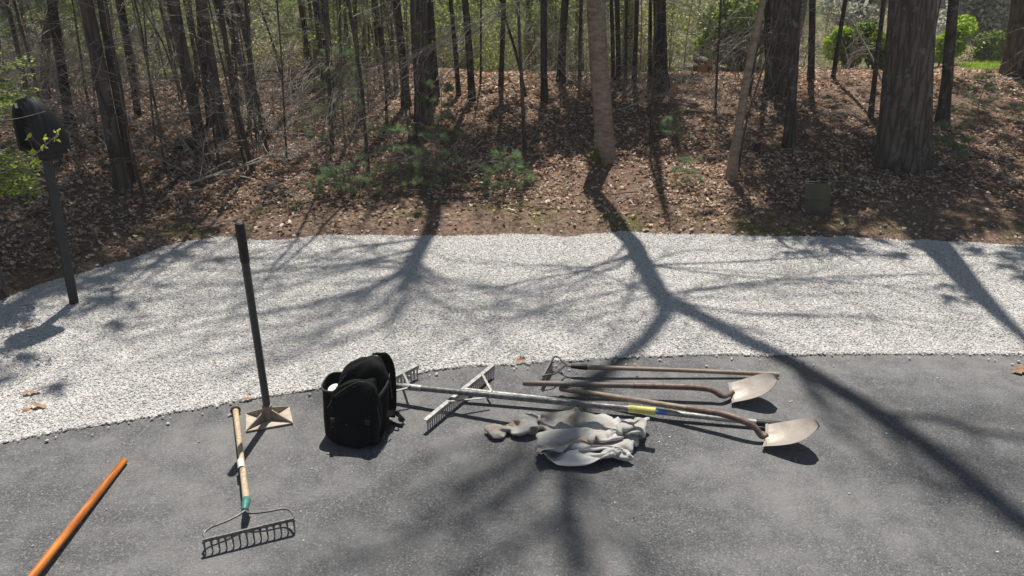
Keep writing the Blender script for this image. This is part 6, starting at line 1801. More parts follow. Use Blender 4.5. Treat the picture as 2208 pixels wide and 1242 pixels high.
    13,29,-31,20,7,-23,41,-22,50,60,8,-17,4,9,11,-12,30,23,-8,17,27,-195,-16,3,-5,9,36,-19,-17,0,-31,20,30,-14,13,24,11,40,-47,-35,16,46,43,25,-3,12,13,2,1,26,-5,24,-1,-157,-11,-20,11,14,11,-11,
    3,-14,-34,12,21,16,11,17,15,-6,-5,-32,-3,1,34,60,24,10,19,18,-4,4,7,13,-18,-103,-15,-30,22,-7,9,-6,2,-5,-34,1,26,14,6,14,7,9,13,-41,-12,-29,63,23,34,17,19,30,4,9,6,2,-5,-115,11,-46,15,0,-4,5,
    -11,-2,-13,3,14,14,13,14,8,7,-2,-14,-8,-22,-4,27,38,37,28,32,4,-8,-32,30,25,-122,-9,-57,31,23,-19,-9,-4,6,-16,21,15,12,12,17,10,-2,-17,-18,10,-21,17,7,35,39,29,-20,3,2,13,-2,48,-178,72,-50,3,
    29,-10,-20,8,-9,10,9,15,0,7,22,9,9,-26,-21,4,-9,-1,29,14,41,37,-18,5,9,-25,29,13,-149,16,17,0,31,-16,-24,-35,33,12,14,-5,-25,22,7,62,1,-40,5,-1,-3,-14,27,9,29,15,25,-13,-8,12,-6,37,-156,-10,
    14,18,27,-13,-27,-46,36,45,4,10,-29,3,8,24,36,-12,-3,4,-4,-6,14,20,18,12,24,-1,-9,-22,22,35,-60,-7,38,-3,13,23,1,-21,17,18,-94,42,-20,26,19,-6,-13,-2,30,48,-156,20,1,20,15,7,35,9,27,23,-154,
    -14,-13,3,15,10,38,21,19,10,-121,-8,-40,6,39,19,47,3,8,10,-114,18,-5,-18,16,-5,38,19,-4,57,-117,-15,-8,-15,11,16,27,18,41,-20,-94,-17,-7,-23,23,21,15,29,37,-96,26,-6,-40,6,13,29,12,50,-67,13,
    -25,13,8,-26,-20,49,18,-69,9,45,-26,-18,28,-3,-22,-41,42,32,-9,-77,115,-8,-45,-87,28,31,14,-13,32,15,-42,-76,20,12,6,10,-4,6,30,-27,-47,28,25,-33,-13,18,-18,25,-32,46,49,-17,-50,-5,-25,7,-25,
    47,33,13,-17,-20,6,-35,-45,29,41,-5,-20,3,43,-16,-118,36,11,8,-8,8,11,-100,26,14,-3,2,12,34,-121,11,28,6,9,8,39,-130,-1,34,6,13,22,-97,21,-10,15,4,27,-76,10,25,-16,-3,16,12,-21,-31,15,12,9,
    30,18,-59,-53,11,49,29,17,-106,-4,15,17,72,31,-148,36,0,-4,29,10,51,7,
]
GARMENT_Y = [
    19,-17,-2,19,24,-38,26,13,27,-4,38,-16,53,-16,40,-8,-123,-30,7,34,30,33,36,47,-175,19,1,29,35,32,31,18,43,-21,-155,7,22,6,30,35,19,38,32,-169,31,-13,21,45,22,14,35,-10,-86,-14,35,9,15,29,38,
    -27,-79,7,-1,38,8,15,22,36,-18,1,-131,20,27,12,31,12,27,23,-35,-154,25,36,35,23,29,29,-10,23,-213,42,17,32,38,34,33,21,23,27,-18,-268,29,28,39,28,39,28,39,0,32,-263,28,40,37,6,26,35,37,33,
    -18,-222,44,6,32,34,36,0,32,31,25,-225,37,6,24,40,28,46,-8,39,34,40,-28,-226,2,28,37,20,33,18,31,22,33,27,-220,-5,39,33,19,41,35,27,33,-19,-184,-15,40,35,43,14,24,31,31,20,-222,16,15,35,41,
    43,24,23,27,29,29,-27,-283,23,38,43,38,43,38,35,28,27,-4,-321,34,44,43,43,40,31,29,38,42,-25,-326,43,48,41,41,41,41,22,38,37,19,-29,11,-342,53,35,39,37,33,39,38,41,22,39,-39,-308,37,35,40,38,
    30,38,19,40,43,38,-48,-287,41,30,25,33,29,21,43,27,46,34,-35,-254,-19,40,26,30,27,40,36,47,17,17,42,-25,15,-280,-19,34,37,33,41,49,9,37,34,13,-22,-284,15,28,38,41,34,42,28,25,41,-17,-29,-831,
    -19,29,22,10,26,5,30,-8,35,54,-33,37,-4,42,-2,31,-36,37,-3,32,7,30,8,32,5,22,-8,17,16,12,-21,7,4,18,0,45,1,37,2,43,-4,20,31,42,41,31,35,27,24,21,35,-35,29,-849,39,18,16,32,35,31,37,11,35,18,
    37,39,26,40,1,13,-2,30,42,41,40,22,43,34,24,19,33,37,16,34,-24,42,-845,25,38,23,15,29,29,26,20,35,42,21,25,33,41,25,-21,20,9,41,43,39,23,31,48,9,34,36,17,33,13,15,32,-849,34,29,37,27,24,-1,
    30,37,14,39,37,37,37,41,-4,-6,6,14,34,42,29,42,37,30,31,29,26,36,19,32,11,19,-860,39,32,36,33,43,-27,36,6,39,36,36,28,27,41,24,2,-8,14,32,36,44,20,40,38,29,42,27,30,35,17,26,11,-879,34,39,38,
    25,36,7,6,24,33,42,29,19,21,49,22,33,-17,3,35,36,11,52,38,32,33,38,33,40,28,26,21,22,-905,38,36,26,40,28,22,-23,41,41,37,34,5,40,25,39,28,15,-18,37,18,42,22,43,34,33,38,39,38,39,33,37,-7,
    -914,38,40,28,37,31,-7,-2,50,42,34,37,44,25,-1,32,27,28,-15,40,16,33,5,49,48,29,33,37,39,37,37,23,-4,-900,41,38,31,39,25,-5,7,68,24,36,30,37,37,8,4,34,20,5,32,27,23,10,71,19,17,38,38,40,29,
    13,20,14,-876,42,33,30,33,28,-8,18,52,29,43,23,39,38,39,-1,19,38,26,11,-10,29,36,48,14,26,33,40,23,39,38,-853,40,29,26,33,31,-3,27,24,50,38,30,29,38,40,37,7,38,23,8,-2,19,26,38,21,27,25,34,
    27,39,39,-842,35,24,25,40,20,38,21,17,30,46,25,21,38,36,42,35,24,5,1,12,50,36,17,9,21,15,44,33,29,22,-817,24,26,37,38,44,14,23,28,21,16,40,38,38,30,40,34,37,-12,17,5,22,43,11,17,23,32,32,32,
    14,30,-797,40,10,42,28,31,35,9,22,20,30,44,33,30,30,38,37,27,3,-2,30,38,48,-12,3,24,26,37,36,36,42,-814,40,16,31,35,9,39,20,-5,37,37,44,30,18,35,34,27,22,14,0,27,39,54,19,-14,34,14,38,39,37,
    20,-780,29,32,14,40,-19,33,28,4,37,37,41,22,27,55,29,4,17,15,18,25,29,43,44,0,22,40,22,18,19,17,-723,11,38,8,40,-22,23,19,22,32,31,57,-3,34,51,35,22,23,25,-2,33,-10,31,70,8,37,5,37,18,32,21,
    -698,-9,34,8,32,-20,15,21,37,49,44,-35,19,54,52,33,33,26,0,29,18,21,27,43,28,-1,34,20,22,38,19,-658,-24,7,20,26,-8,4,27,25,27,19,0,53,44,41,37,38,40,-7,1,27,33,22,23,30,31,5,37,23,35,39,33,
    -15,32,2,-727,-5,15,-2,24,9,-1,-2,33,5,11,62,35,32,43,44,35,40,-3,31,23,4,0,36,33,15,20,38,29,35,30,40,13,-702,16,7,-12,-13,34,31,11,-28,-3,44,48,21,35,37,38,21,74,17,-10,43,-2,4,-6,28,27,42,
    46,44,4,37,43,15,-652,22,-6,-11,-2,-35,38,-7,-5,17,56,18,37,27,32,29,52,46,17,20,10,-23,5,25,-18,55,43,42,39,26,33,41,-8,-607,39,-21,9,-33,-17,9,-14,12,61,6,30,35,35,38,-5,21,48,36,15,16,12,
    32,-5,-30,51,41,40,36,23,56,38,12,-598,0,-13,-21,15,-16,-37,8,54,29,38,4,28,29,35,-4,-1,9,63,47,34,7,1,5,-17,48,38,41,42,36,30,43,16,-572,-43,-44,13,-1,0,-22,28,56,36,28,22,-10,29,47,-17,7,
    39,31,38,32,37,3,-5,-31,40,41,37,40,38,31,39,35,-627,-23,15,-25,-28,7,7,66,36,22,41,-16,35,28,-2,23,13,33,41,22,34,20,21,-20,-35,41,34,40,38,38,36,32,39,-622,14,-26,-36,1,-10,45,49,40,29,2,
    13,30,-3,23,2,8,47,43,33,34,-7,38,-28,-27,43,31,37,37,34,34,36,41,-568,-33,-35,1,-27,7,42,41,34,25,28,23,-1,11,14,20,23,21,13,39,30,44,-16,-29,-16,46,34,35,40,35,22,34,43,-250,-21,-35,10,36,
    40,39,34,42,31,5,49,-257,-27,-36,46,27,31,39,43,40,25,5,38,-280,-4,45,-47,-1,31,40,30,36,39,21,35,46,6,-287,12,1,16,9,34,34,35,43,35,9,28,-277,21,42,-5,41,-3,43,38,35,18,24,35,-291,29,32,29,
    -5,32,48,22,2,12,41,42,-271,50,-1,24,40,27,4,9,13,33,27,35,-223,18,16,18,18,19,-12,30,40,38,11,-185,17,7,6,18,14,28,8,34,36,12,-220,27,-2,29,-6,23,22,37,26,37,34,-220,21,-7,3,-14,40,39,36,21,
    19,-169,11,21,-13,-18,15,45,34,24,10,-171,2,6,43,27,-12,-28,0,21,38,29,8,-153,23,27,20,21,-20,0,-9,15,32,19,-159,46,17,43,30,0,-18,-31,-12,9,-59,7,22,50,-1,12,4,-29,-26,-5,-64,9,30,25,19,50,
    12,-27,-21,-34,-86,46,33,42,25,38,20,-22,-14,-59,-92,29,56,37,0,29,-1,28,-35,-133,24,66,-2,1,12,36,-19,-19,-89,52,27,0,-29,20,10,11,-31,-60,39,24,-6,-24,4,13,16,-74,-23,12,39,20,-13,-28,27,
    35,27,-145,12,26,21,-19,46,15,50,-4,-170,29,27,5,42,24,1,52,21,-188,20,35,23,22,-7,-4,5,-66,17,29,8,-7,-3,-5,-2,222,-5,33,2,25,13,13,27,7,35,7,17,-40,12,-160,37,41,41,42,35,-177,30,41,28,42,
    42,12,-164,23,23,34,28,15,41,-140,40,-6,25,40,28,-127,24,38,-6,27,0,-83,35,35,19,4,-22,30,-86,-4,35,28,25,9,25,-149,6,39,19,36,33,36,-199,27,38,37,41,36,37,22,-256,41,35,41,38,41,5,37,-243,
    39,38,36,40,35,1,36,-225,39,32,42,35,40,23,-4,-201,29,37,43,42,25,34,15,35,-227,42,40,38,28,33,34,34,-240,41,41,37,35,39,22,37,-237,39,35,38,37,21,34,40,-230,39,43,33,11,39,39,28,41,-260,34,
    42,25,34,34,38,37,11,-241,20,41,37,34,39,39,28,22,-255,24,40,39,42,24,20,27,24,33,-292,49,36,41,20,18,32,27,18,26,-263,44,37,35,32,20,17,27,13,44,-232,12,39,17,27,35,38,30,3,34,-192,-11,42,
    25,26,39,22,43,0,35,-242,35,19,31,31,35,37,-11,25,38,-254,39,27,25,46,32,3,20,29,41,-825,34,29,27,0,33,36,3,26,37,19,41,40,39,36,22,11,-15,40,37,8,22,26,46,27,10,37,42,35,31,21,41,-830,37,-4,
    41,7,23,32,-4,40,31,38,36,42,41,37,28,22,-15,25,27,1,34,26,14,30,34,28,50,34,29,41,42,-831,33,-23,43,32,6,22,29,25,25,29,42,40,41,40,8,17,27,-14,29,14,35,18,39,39,18,48,22,32,37,44,41,-824,
    30,-37,28,41,7,39,40,-13,37,31,42,40,43,41,33,14,-16,4,27,35,22,38,14,42,27,34,41,37,34,37,38,-802,7,-32,27,20,42,17,18,23,15,33,40,41,42,37,46,11,10,-20,23,25,34,40,13,35,41,39,36,22,34,50,
    37,-794,-14,-15,7,26,23,39,16,25,26,23,43,40,33,32,47,18,22,-12,28,44,-8,24,28,28,36,37,38,41,28,49,44,-760,-22,-6,12,-10,47,14,21,13,33,21,41,29,33,39,43,28,13,-3,44,20,20,-4,35,37,10,40,38,
    30,34,34,44,-704,-7,-2,-8,3,24,30,2,23,10,25,26,39,38,37,42,38,12,19,17,15,25,-9,31,35,29,26,26,37,24,34,37,-643,-22,9,-11,-23,24,42,15,-1,15,35,13,23,40,40,37,37,34,21,26,-10,14,17,21,7,28,
    32,27,37,39,-547,-6,-34,8,-29,8,23,17,21,33,14,36,14,23,41,41,34,42,3,33,7,8,21,2,1,26,30,34,37,38,26,-569,-9,-17,-19,-6,0,22,51,25,0,37,14,38,14,23,41,19,33,42,9,1,9,15,16,0,34,17,37,39,38,
    25,-577,-8,-15,-8,-9,16,44,30,3,10,40,26,24,37,24,16,35,41,30,-18,9,9,49,-20,21,15,21,36,40,32,26,-568,-38,11,-8,28,12,16,39,6,39,0,40,35,12,34,34,16,30,25,-18,10,14,23,16,-5,17,32,35,35,22,
    31,-565,-35,-16,1,44,27,19,27,26,42,-20,37,33,19,39,24,26,12,30,-11,16,21,12,-12,13,14,21,51,28,36,40,-601,-13,-2,32,-1,8,51,31,24,34,-28,45,20,26,51,13,29,38,-20,1,32,24,22,-31,23,2,30,30,
    37,43,41,-555,-28,-1,35,8,4,14,30,17,37,-29,40,29,24,48,24,42,-5,14,8,25,33,4,-33,11,31,11,37,38,38,38,-554,25,-48,-16,44,21,0,30,22,29,-25,37,31,35,43,36,14,22,15,17,19,14,18,-24,-8,32,8,38,
    34,45,33,-535,22,-36,-31,30,26,-5,35,27,18,-26,45,34,39,33,7,28,14,23,58,15,14,9,-19,-15,18,33,19,40,40,-492,23,-40,-25,29,8,14,21,23,26,11,15,24,20,31,17,20,15,58,26,22,20,20,-10,-24,8,29,
    30,35,39,39,34,-554,27,-29,-30,5,-10,14,39,24,15,12,27,29,31,-1,18,-6,39,14,53,8,45,19,30,-10,-15,37,16,33,39,37,44,-562,36,-24,-30,-27,-13,17,21,18,31,15,35,38,31,38,-2,-12,26,35,6,19,7,51,
    31,30,-16,31,11,32,43,35,46,-556,23,-20,-33,-18,-25,12,17,17,22,29,36,35,42,41,-13,13,23,34,-20,11,11,22,69,12,32,15,40,2,46,31,22,-529,14,-12,-21,-26,-27,-16,37,28,31,20,28,33,40,40,-9,2,21,
    44,-17,-1,46,53,0,16,24,30,42,39,28,17,33,-544,36,-52,2,-31,-34,21,18,36,31,9,15,40,44,37,-12,-4,29,19,30,19,69,27,11,-24,11,31,41,43,28,39,3,-495,-124,63,13,-29,-32,-10,36,40,20,19,3,42,50,
    37,15,-14,22,22,8,32,63,19,37,-3,-16,27,39,41,31,28,39,-554,-42,-24,28,3,-29,-2,20,11,36,2,35,36,43,36,15,15,3,14,8,33,49,36,37,-23,37,-12,34,37,39,38,28,-570,-19,-61,12,19,14,35,19,10,5,23,
    24,0,37,52,9,11,27,25,9,40,38,25,28,-16,25,-7,42,37,33,40,11,-208,46,-20,-11,34,36,41,21,34,26,-227,-44,43,22,46,33,24,44,31,-4,-213,-15,34,39,37,34,13,27,37,34,-286,12,26,35,22,36,31,35,26,
    37,-261,-1,37,47,26,11,34,34,33,31,-274,5,50,35,26,39,8,31,38,7,-277,43,46,37,17,26,29,20,19,42,-273,20,53,39,27,11,44,33,22,-216,-10,45,11,25,55,21,33,1,-164,13,-12,33,6,38,44,6,26,-138,-2,
    17,8,5,26,18,39,-138,25,13,44,-41,42,10,23,-142,33,28,11,29,-18,11,19,-172,19,35,10,51,19,11,-16,15,-185,44,14,32,18,38,26,-19,-125,19,8,23,29,-2,9,20,-95,-8,-8,24,34,36,-29,-2,-75,-5,-3,36,
    45,65,-20,-59,-81,-6,16,42,34,34,44,-185,0,35,33,33,31,7,-126,-10,12,36,32,32,0,-88,-18,27,18,27,40,-65,-17,5,22,19,40,-77,21,0,-7,57,-4,48,-137,39,18,0,20,11,54,-149,27,44,28,-33,-2,-74,25,
    42,22,13,-23,-90,12,15,39,33,-9,18,-29,
]
GARMENT_Z = [
    21,31,-20,11,-20,-4,-9,24,-19,19,-12,-1,10,-1,29,-33,28,-2,-28,-13,16,13,10,6,16,-14,-26,-19,-1,7,19,-13,13,6,33,-31,-10,-15,3,11,-22,2,24,16,6,3,-26,-10,4,-22,2,30,22,-12,-2,8,-28,-3,-6,26,
    17,-37,17,19,-30,-20,20,3,28,-15,-11,-26,11,15,-3,-23,2,20,16,-13,-19,-6,2,-2,18,-19,27,14,-12,-4,-22,14,7,-16,7,-6,24,24,-23,5,-25,-8,4,18,6,4,-6,17,26,-27,-25,10,-1,18,-2,6,-8,16,15,-19,
    -12,9,-2,8,14,-9,5,10,20,-33,2,11,-6,-1,-14,5,29,3,8,1,3,-28,19,3,-12,1,-10,2,-7,0,5,26,5,-22,12,13,-21,7,-6,-3,-13,22,-2,-20,15,8,4,-25,-13,0,9,27,-35,13,-14,10,-1,10,-9,-22,12,19,15,11,-55,
    5,4,-8,-2,5,-3,6,6,-2,5,-36,-2,7,-1,2,2,-11,10,0,1,0,-30,-10,10,1,1,0,-1,13,-8,12,23,13,-3,-69,0,14,-7,13,-12,-6,4,4,21,9,6,-40,5,-11,4,-2,15,2,-19,-2,7,13,5,-21,-1,13,-14,12,-11,16,7,-19,-5,
    16,21,-24,2,-13,16,-14,16,1,-1,8,-24,23,7,27,-23,-9,-27,-1,11,-9,-3,1,22,2,-17,27,26,-28,-25,3,-10,7,-2,11,-15,12,-8,23,23,109,-26,-13,24,-40,26,-40,23,-43,22,-22,1,-21,33,-24,26,-11,18,-13,
    22,-23,29,-36,29,-27,23,0,-24,6,8,-24,-2,-25,1,-26,1,-1,1,-15,12,-9,13,6,11,-3,-9,-2,0,-14,17,-18,14,14,16,110,-20,-28,-26,-15,-16,-13,9,26,-17,19,14,-7,19,-2,-24,-28,-22,-18,-5,-2,5,19,5,-8,
    -21,-1,8,-5,22,9,14,-7,88,-9,-14,-25,-25,-17,20,-16,22,-15,6,18,20,15,-8,-14,-22,-23,-26,-8,-3,13,-14,1,4,-7,20,5,-8,-5,28,21,-19,65,-15,-12,-12,-19,-25,22,9,-10,26,-9,-5,15,23,32,-28,-25,
    -27,-26,-17,9,-14,2,12,-8,14,-8,21,9,-7,4,24,-23,42,-10,-17,-12,-17,-18,19,6,24,-4,-8,-15,26,27,17,5,-25,-25,-26,-19,-8,0,19,-8,2,9,6,-5,18,16,-2,12,-28,27,-16,-12,-1,-23,-1,30,-22,19,-7,5,
    -12,16,27,7,14,-8,-24,-27,-10,-18,13,-2,-4,15,15,8,-3,-1,17,14,-6,-41,19,-13,14,-21,1,13,1,-22,0,-4,9,-12,15,18,26,0,10,-23,-25,-9,8,-15,-16,8,22,20,9,6,-1,2,16,16,54,-123,11,-11,21,-4,11,
    -15,-16,-3,-3,0,-10,3,24,28,14,-13,-7,-25,8,8,-16,-30,8,23,23,14,11,5,0,8,31,13,-108,-4,12,20,20,-5,-14,-33,-10,2,16,-9,10,-4,27,27,-8,-2,-51,34,11,-21,-29,-5,39,22,12,4,6,-14,28,26,-9,-98,3,
    18,19,18,10,-30,-19,-11,-12,1,22,-2,-4,10,27,20,6,44,-60,-24,-29,-10,15,26,20,17,9,-18,9,-8,-65,10,20,22,17,15,-19,-24,-17,-9,-3,20,-18,7,8,13,27,13,-10,-39,-63,24,12,19,26,20,20,-1,-15,-8,
    -3,-58,15,22,22,-6,19,12,-38,-7,-10,0,-22,26,6,3,7,-5,22,-23,-29,-28,-9,20,31,28,26,15,-1,-10,-18,-23,-38,22,21,13,-10,-13,6,16,-7,-17,-22,8,3,-10,8,10,13,10,-25,-20,-29,-20,38,35,34,41,-26,
    -5,-2,-26,-17,-14,5,28,-2,-19,12,-6,25,-26,-22,-17,-1,10,20,20,11,6,-19,-24,-24,3,26,-25,33,32,19,-16,-7,-7,-4,3,-17,-7,26,-18,-15,26,-16,9,-21,-1,-13,-9,21,22,20,16,-8,-28,-26,-30,21,-23,8,
    29,33,8,25,-5,0,-4,-23,-1,-18,19,-26,-7,25,3,-18,-22,-12,-9,8,17,20,23,54,-46,-33,-34,-35,26,9,-3,12,36,23,14,31,-17,-23,-25,23,-23,5,-27,3,25,13,-24,-23,-21,-15,-10,22,26,20,18,-11,-19,-22,
    -4,11,-20,0,6,36,12,32,12,-18,-1,-22,30,-20,-11,-28,10,26,18,-31,-5,-26,-28,-15,-7,28,23,14,-10,-20,25,-8,-21,-11,-12,7,33,29,19,24,-25,-12,5,30,-8,-26,-26,19,19,27,-22,-3,-21,-38,-12,-1,7,7,
    1,-13,-28,43,6,71,-57,-34,-29,18,30,30,5,-17,2,-10,5,31,-19,26,38,-17,-21,-23,9,16,36,0,9,-50,-39,-22,17,8,1,-6,-15,-22,10,39,44,-65,-15,-19,-10,29,18,-2,-15,6,6,-9,13,64,8,-18,-18,25,19,20,
    -15,-17,-40,-24,-4,36,-9,-10,-16,-28,-13,32,78,-56,-31,1,-18,-17,22,2,-4,-19,25,-6,-8,19,98,-24,-26,21,27,-6,3,-15,-26,-33,-2,37,11,-16,-18,-30,-13,-4,29,20,-4,4,-19,-25,-19,2,2,-2,-4,13,-4,
    1,35,66,5,-8,-9,7,-5,-8,-17,-32,-11,40,19,-4,-5,-1,-33,-20,-15,24,39,19,-15,-15,-64,-8,2,5,8,1,-11,8,7,35,50,28,-16,-14,-9,-8,-11,-31,-18,39,17,15,11,-5,-10,-29,-29,-27,33,42,45,-35,-30,-28,
    -25,0,5,1,4,11,-9,6,29,66,10,-16,-31,4,-14,-25,-32,26,13,10,24,17,6,-11,-34,-26,-17,23,25,16,-1,-25,-26,-17,-4,4,13,7,9,-5,-4,25,67,-21,-21,-21,16,-27,-27,2,5,18,13,21,-8,8,-7,-12,-25,-20,10,
    23,13,13,-15,-23,-19,-3,16,2,13,-2,12,-6,19,19,-21,-11,28,-30,-33,-15,0,5,18,24,16,1,21,7,-35,-39,-14,11,14,16,16,4,-21,-24,6,17,-2,14,-8,14,1,16,-17,7,12,-27,-13,-37,-13,-6,12,20,19,19,28,
    27,29,-70,-78,26,25,14,16,14,1,-25,-21,10,13,-3,3,9,4,4,19,-6,-2,-18,-4,5,13,0,2,3,7,4,17,-35,14,-9,2,11,5,9,1,-1,15,-2,15,-57,21,11,7,-8,3,8,12,2,-8,7,10,-9,19,-32,8,18,-16,-20,20,4,5,2,-5,
    23,-22,-1,15,-3,-23,-7,19,-6,-1,6,18,18,-20,10,-16,-15,-20,22,0,2,7,7,21,-3,-11,-14,-1,-12,-13,5,16,14,-8,14,-3,-21,-2,4,27,-12,-22,19,0,24,-3,9,-8,-25,22,15,-7,-21,-5,16,20,-20,-2,13,-32,24,
    11,-1,-8,-13,20,-15,-14,24,-6,-15,-9,19,-2,-4,18,19,-10,-2,6,-23,-52,9,23,4,21,27,4,-8,-4,-32,-32,16,-7,-6,3,3,11,35,22,0,-10,-34,-23,-18,20,3,0,-6,17,26,19,-11,-24,-46,18,25,-1,-9,-10,-8,23,
    29,-4,-45,28,17,2,-14,-27,-20,16,18,10,-31,26,18,-10,-14,-10,-12,-7,-7,21,-14,13,17,12,-8,-10,-15,-14,-13,16,13,27,0,-6,-18,-17,6,-12,2,17,34,-3,-37,-41,17,-2,11,20,25,25,-31,-37,-21,-6,6,39,
    -2,50,-12,-33,-30,-23,2,14,33,16,22,-2,-25,-23,-33,-8,15,14,17,24,-2,-20,-30,-11,6,15,-9,5,32,-18,-20,1,-3,22,-3,3,-10,4,-13,15,-12,19,-17,3,5,-18,26,1,4,-20,3,-30,16,-94,14,6,7,-20,29,-25,
    34,-22,28,-21,0,-10,-25,41,11,8,3,2,-14,7,-20,2,18,0,3,-21,17,3,-11,-13,14,-10,3,22,8,-24,-22,1,17,9,23,-12,-28,-17,23,7,5,13,-27,-27,26,9,-10,27,-3,-15,-25,12,17,-16,15,-3,-22,16,4,9,-13,
    -16,-5,-3,-4,13,12,11,2,-1,-6,1,-6,4,13,13,-9,1,10,-7,2,2,10,12,-20,8,14,-4,5,4,-18,23,-23,19,9,4,-2,-20,4,20,-2,-1,2,-6,12,-19,9,13,-3,-23,12,1,-6,11,-3,-12,14,-41,14,-4,5,11,-12,16,6,-62,
    13,8,-4,11,10,7,-10,7,-61,11,12,-16,23,5,7,3,-12,-42,16,1,-3,15,8,3,-11,-6,-42,14,3,1,8,2,10,3,-22,2,-14,3,7,-8,20,-18,3,7,-18,20,-8,1,1,-12,17,17,-10,-12,-29,11,14,25,1,-17,20,9,0,-15,-21,
    -4,1,35,3,-25,14,4,-14,-2,6,10,-5,10,-22,3,-14,3,1,24,17,1,-20,6,-20,-9,-11,-17,29,22,16,7,93,-13,-21,-21,-26,-15,7,18,21,3,-23,0,-4,-9,-11,-19,-17,-12,3,-2,-20,14,17,-2,-2,-33,27,-4,4,17,24,
    0,91,-9,-26,-5,-26,4,-8,22,-7,20,-1,0,-6,-10,-14,-18,-21,-16,-20,20,-27,-11,22,23,-19,-5,15,5,3,15,-4,7,97,-15,-23,4,-13,-27,22,-7,20,-21,21,-5,-9,6,-9,-26,-21,-2,-26,9,-20,2,18,1,6,-11,-1,
    19,13,9,-3,-7,91,-17,-16,-17,-4,-25,6,1,28,8,-18,1,7,9,-7,-20,-26,-6,-26,-13,5,20,-3,26,1,-11,-5,-8,6,12,16,-18,96,-27,-17,-17,-19,-4,24,-24,22,26,-18,6,6,8,-17,-5,-25,-24,-18,-17,22,13,-3,
    26,15,-6,-7,-7,-11,18,6,-17,88,-26,-26,-24,-11,20,2,-22,24,-5,9,-1,-2,11,17,-11,-24,-20,-21,-15,-1,17,19,20,-16,1,2,6,6,-2,12,-15,64,-20,-9,-18,-30,7,-11,19,-19,-4,12,0,19,15,10,4,-20,-23,
    -22,-3,-25,12,21,12,-6,26,8,7,-5,-4,3,9,31,-17,-17,-20,-15,-23,-1,17,-8,-31,24,20,8,12,10,5,11,-23,-22,-14,-23,-5,23,-1,11,20,20,23,1,-12,5,-6,14,-23,-13,-26,-24,-6,0,14,19,-23,-5,23,21,5,7,
    12,13,-13,-24,-16,-23,-41,41,8,21,21,16,21,0,10,-26,-24,-8,-24,-22,-34,30,19,22,-6,-15,-1,24,23,5,5,14,-9,-26,-8,-21,-32,11,22,24,22,17,15,10,-8,-19,-16,9,-23,-19,-21,-5,-8,3,15,26,-4,-13,1,
    25,24,6,20,-19,-20,-23,-11,-23,11,20,22,12,25,16,-6,-2,-20,1,5,-17,-17,-25,-9,-4,-8,16,27,8,-9,-11,5,21,24,13,-11,-25,-18,-25,-14,-25,38,23,26,25,14,7,-14,-19,25,-8,-28,-20,-2,-8,-11,-6,17,8,
    27,-2,-9,-5,2,14,25,-19,-21,-25,-23,-15,14,15,30,23,9,13,15,-22,-13,25,-9,-21,-22,6,13,-24,-6,13,-4,24,-4,-9,24,-2,9,2,-27,-15,-25,-22,-18,11,33,22,26,22,-2,19,-18,0,10,-26,-25,1,15,2,-6,-11,
    -22,2,18,-7,19,13,14,-17,-11,0,-23,-25,-13,-1,14,7,17,25,15,15,10,-3,-1,-3,-20,-28,-20,33,-2,-9,-6,-24,3,18,-5,19,6,16,9,-1,-23,-18,-21,-18,2,21,-7,24,8,23,3,11,-11,1,8,-14,-7,-21,5,-1,-23,4,
    -21,7,20,-7,11,0,8,10,23,-7,-25,-18,-35,5,21,1,22,-3,23,-3,10,-11,8,17,-22,-2,-14,-7,6,-21,-8,-19,16,18,-5,11,2,-14,27,18,-16,-13,-27,-21,-7,16,13,22,18,-16,10,-1,-10,42,-21,11,-7,-9,-10,-11,
    -16,-28,15,20,20,-9,-11,-3,16,58,-54,-9,-35,-50,27,16,21,10,26,-20,-2,1,-10,0,6,59,-12,-4,9,-20,-23,-14,-3,9,-1,15,7,9,-11,-20,-16,-59,61,13,-6,-14,16,-31,6,23,13,-1,-26,2,-9,2,0,73,1,-11,-2,
    -18,-27,-15,14,15,19,7,6,-16,-7,-8,-17,-25,8,-9,39,11,-12,4,-40,8,12,17,-27,-17,-5,0,-1,85,12,-15,-20,-13,-24,-22,24,16,20,13,11,-13,-1,-4,-21,-17,-6,-15,26,38,-10,-10,-9,-35,1,17,-3,-22,-6,
    -23,28,61,20,-12,-23,-16,-14,-44,33,26,23,20,14,-3,-8,-9,-23,-23,-13,10,32,16,21,-21,-14,-33,-13,3,3,1,0,-12,1,42,5,0,-18,-5,-4,-19,12,5,24,22,22,8,-12,-7,-27,-25,1,19,10,31,1,-21,-24,-1,-22,
    15,3,3,-20,4,-4,29,0,10,-30,-3,-8,-7,2,-1,16,28,26,15,0,-12,-28,-24,9,-10,25,21,5,-23,-2,-12,-9,-17,7,7,13,-12,7,21,-1,-8,-14,-15,-15,-18,1,16,13,27,10,16,3,-16,-6,-25,-15,22,20,2,14,-2,4,
    -15,-4,-24,13,12,-9,13,-4,-4,29,-11,-38,-15,-33,4,0,15,4,24,22,21,17,-9,-40,-26,-9,16,24,0,22,18,-2,-10,-5,-21,4,5,14,4,-19,31,29,-8,-37,4,-2,-1,-16,2,22,8,5,13,-15,7,-1,-20,3,2,7,-15,13,18,
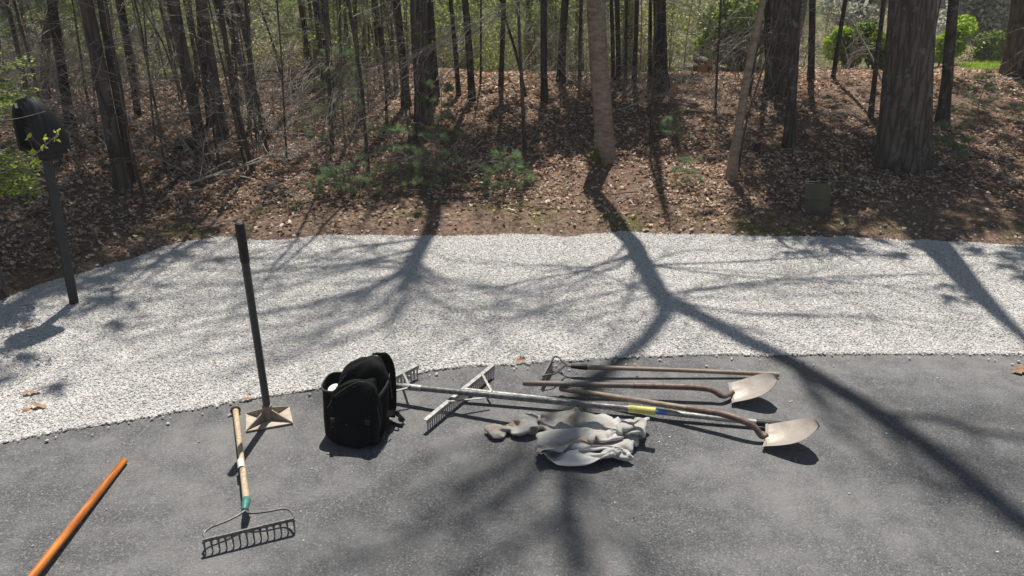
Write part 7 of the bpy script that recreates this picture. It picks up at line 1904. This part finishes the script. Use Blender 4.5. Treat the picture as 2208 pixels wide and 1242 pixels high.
    -10,5,9,-4,-12,9,9,-30,-15,15,13,10,-7,-9,1,18,-6,3,-28,7,6,1,20,-1,-5,-17,22,7,-24,0,13,2,14,-16,-18,13,18,-5,-20,1,3,33,-25,-19,25,1,4,2,-31,-2,13,8,-17,6,8,10,-2,-6,-8,14,15,-8,-4,10,7,-9,
    -5,-13,3,25,5,-7,2,12,-2,-24,3,14,-10,-13,32,-2,10,-9,-4,1,3,-21,32,5,-37,11,15,-18,12,5,16,-3,-54,-7,4,30,6,-25,25,16,9,-56,0,-5,-8,29,22,-11,25,-35,3,-4,-26,-10,33,19,15,-14,6,-30,-24,-12,
    8,34,23,0,-12,-32,-15,-8,-2,16,24,24,-23,-26,-8,2,-13,15,43,-24,-8,-13,0,5,6,30,-26,-18,13,10,4,-3,3,-25,-4,23,31,-3,-13,-18,-20,28,30,5,-23,22,-19,-31,-2,36,2,-5,-9,-10,18,-16,7,3,-11,9,-1,
    1,-4,-9,12,16,-7,0,-1,-9,-24,9,27,11,23,-29,4,-22,
]
def sweatshirt():
    V = np.stack([np.cumsum(GARMENT_X), np.cumsum(GARMENT_Y), np.cumsum(GARMENT_Z)], -1) / 2000.0
    me = np_mesh('sweatshirt', V, garment_faces(), M['cloth'], True); me.materials.append(M['cloth_inside'])
    o = link('sweatshirt', me); o.location = (.285, 3.275, 0)
    tag(o, 'crumpled dirty grey sweatshirt lying on the asphalt below the rake poles', 'sweatshirt')
    s = o.modifiers.new('sub', 'SUBSURF'); s.levels = s.render_levels = 1
    k = o.modifiers.new('thick', 'SOLIDIFY'); k.thickness = .0018; k.offset = -1; k.material_offset = 1
sweatshirt()

# ================================================================== AIR

mb = MB(); mb.box((0, 28, 9.0), (190, 150, 30.0))
mh = bpy.data.materials.new('haze_air'); mh.use_nodes = True
_t = mh.node_tree; _t.nodes.remove(_t.nodes['Principled BSDF'])
_v = _t.nodes.new('ShaderNodeVolumePrincipled'); _v.inputs['Density'].default_value = .0025; _v.inputs['Color'].default_value = (.9, .93, .9, 1); _v.inputs['Anisotropy'].default_value = .3
_t.links.new(_v.outputs[0], _t.nodes['Material Output'].inputs['Volume'])
tag(mb.build('haze', mh, None, smooth=False), kind='stuff')
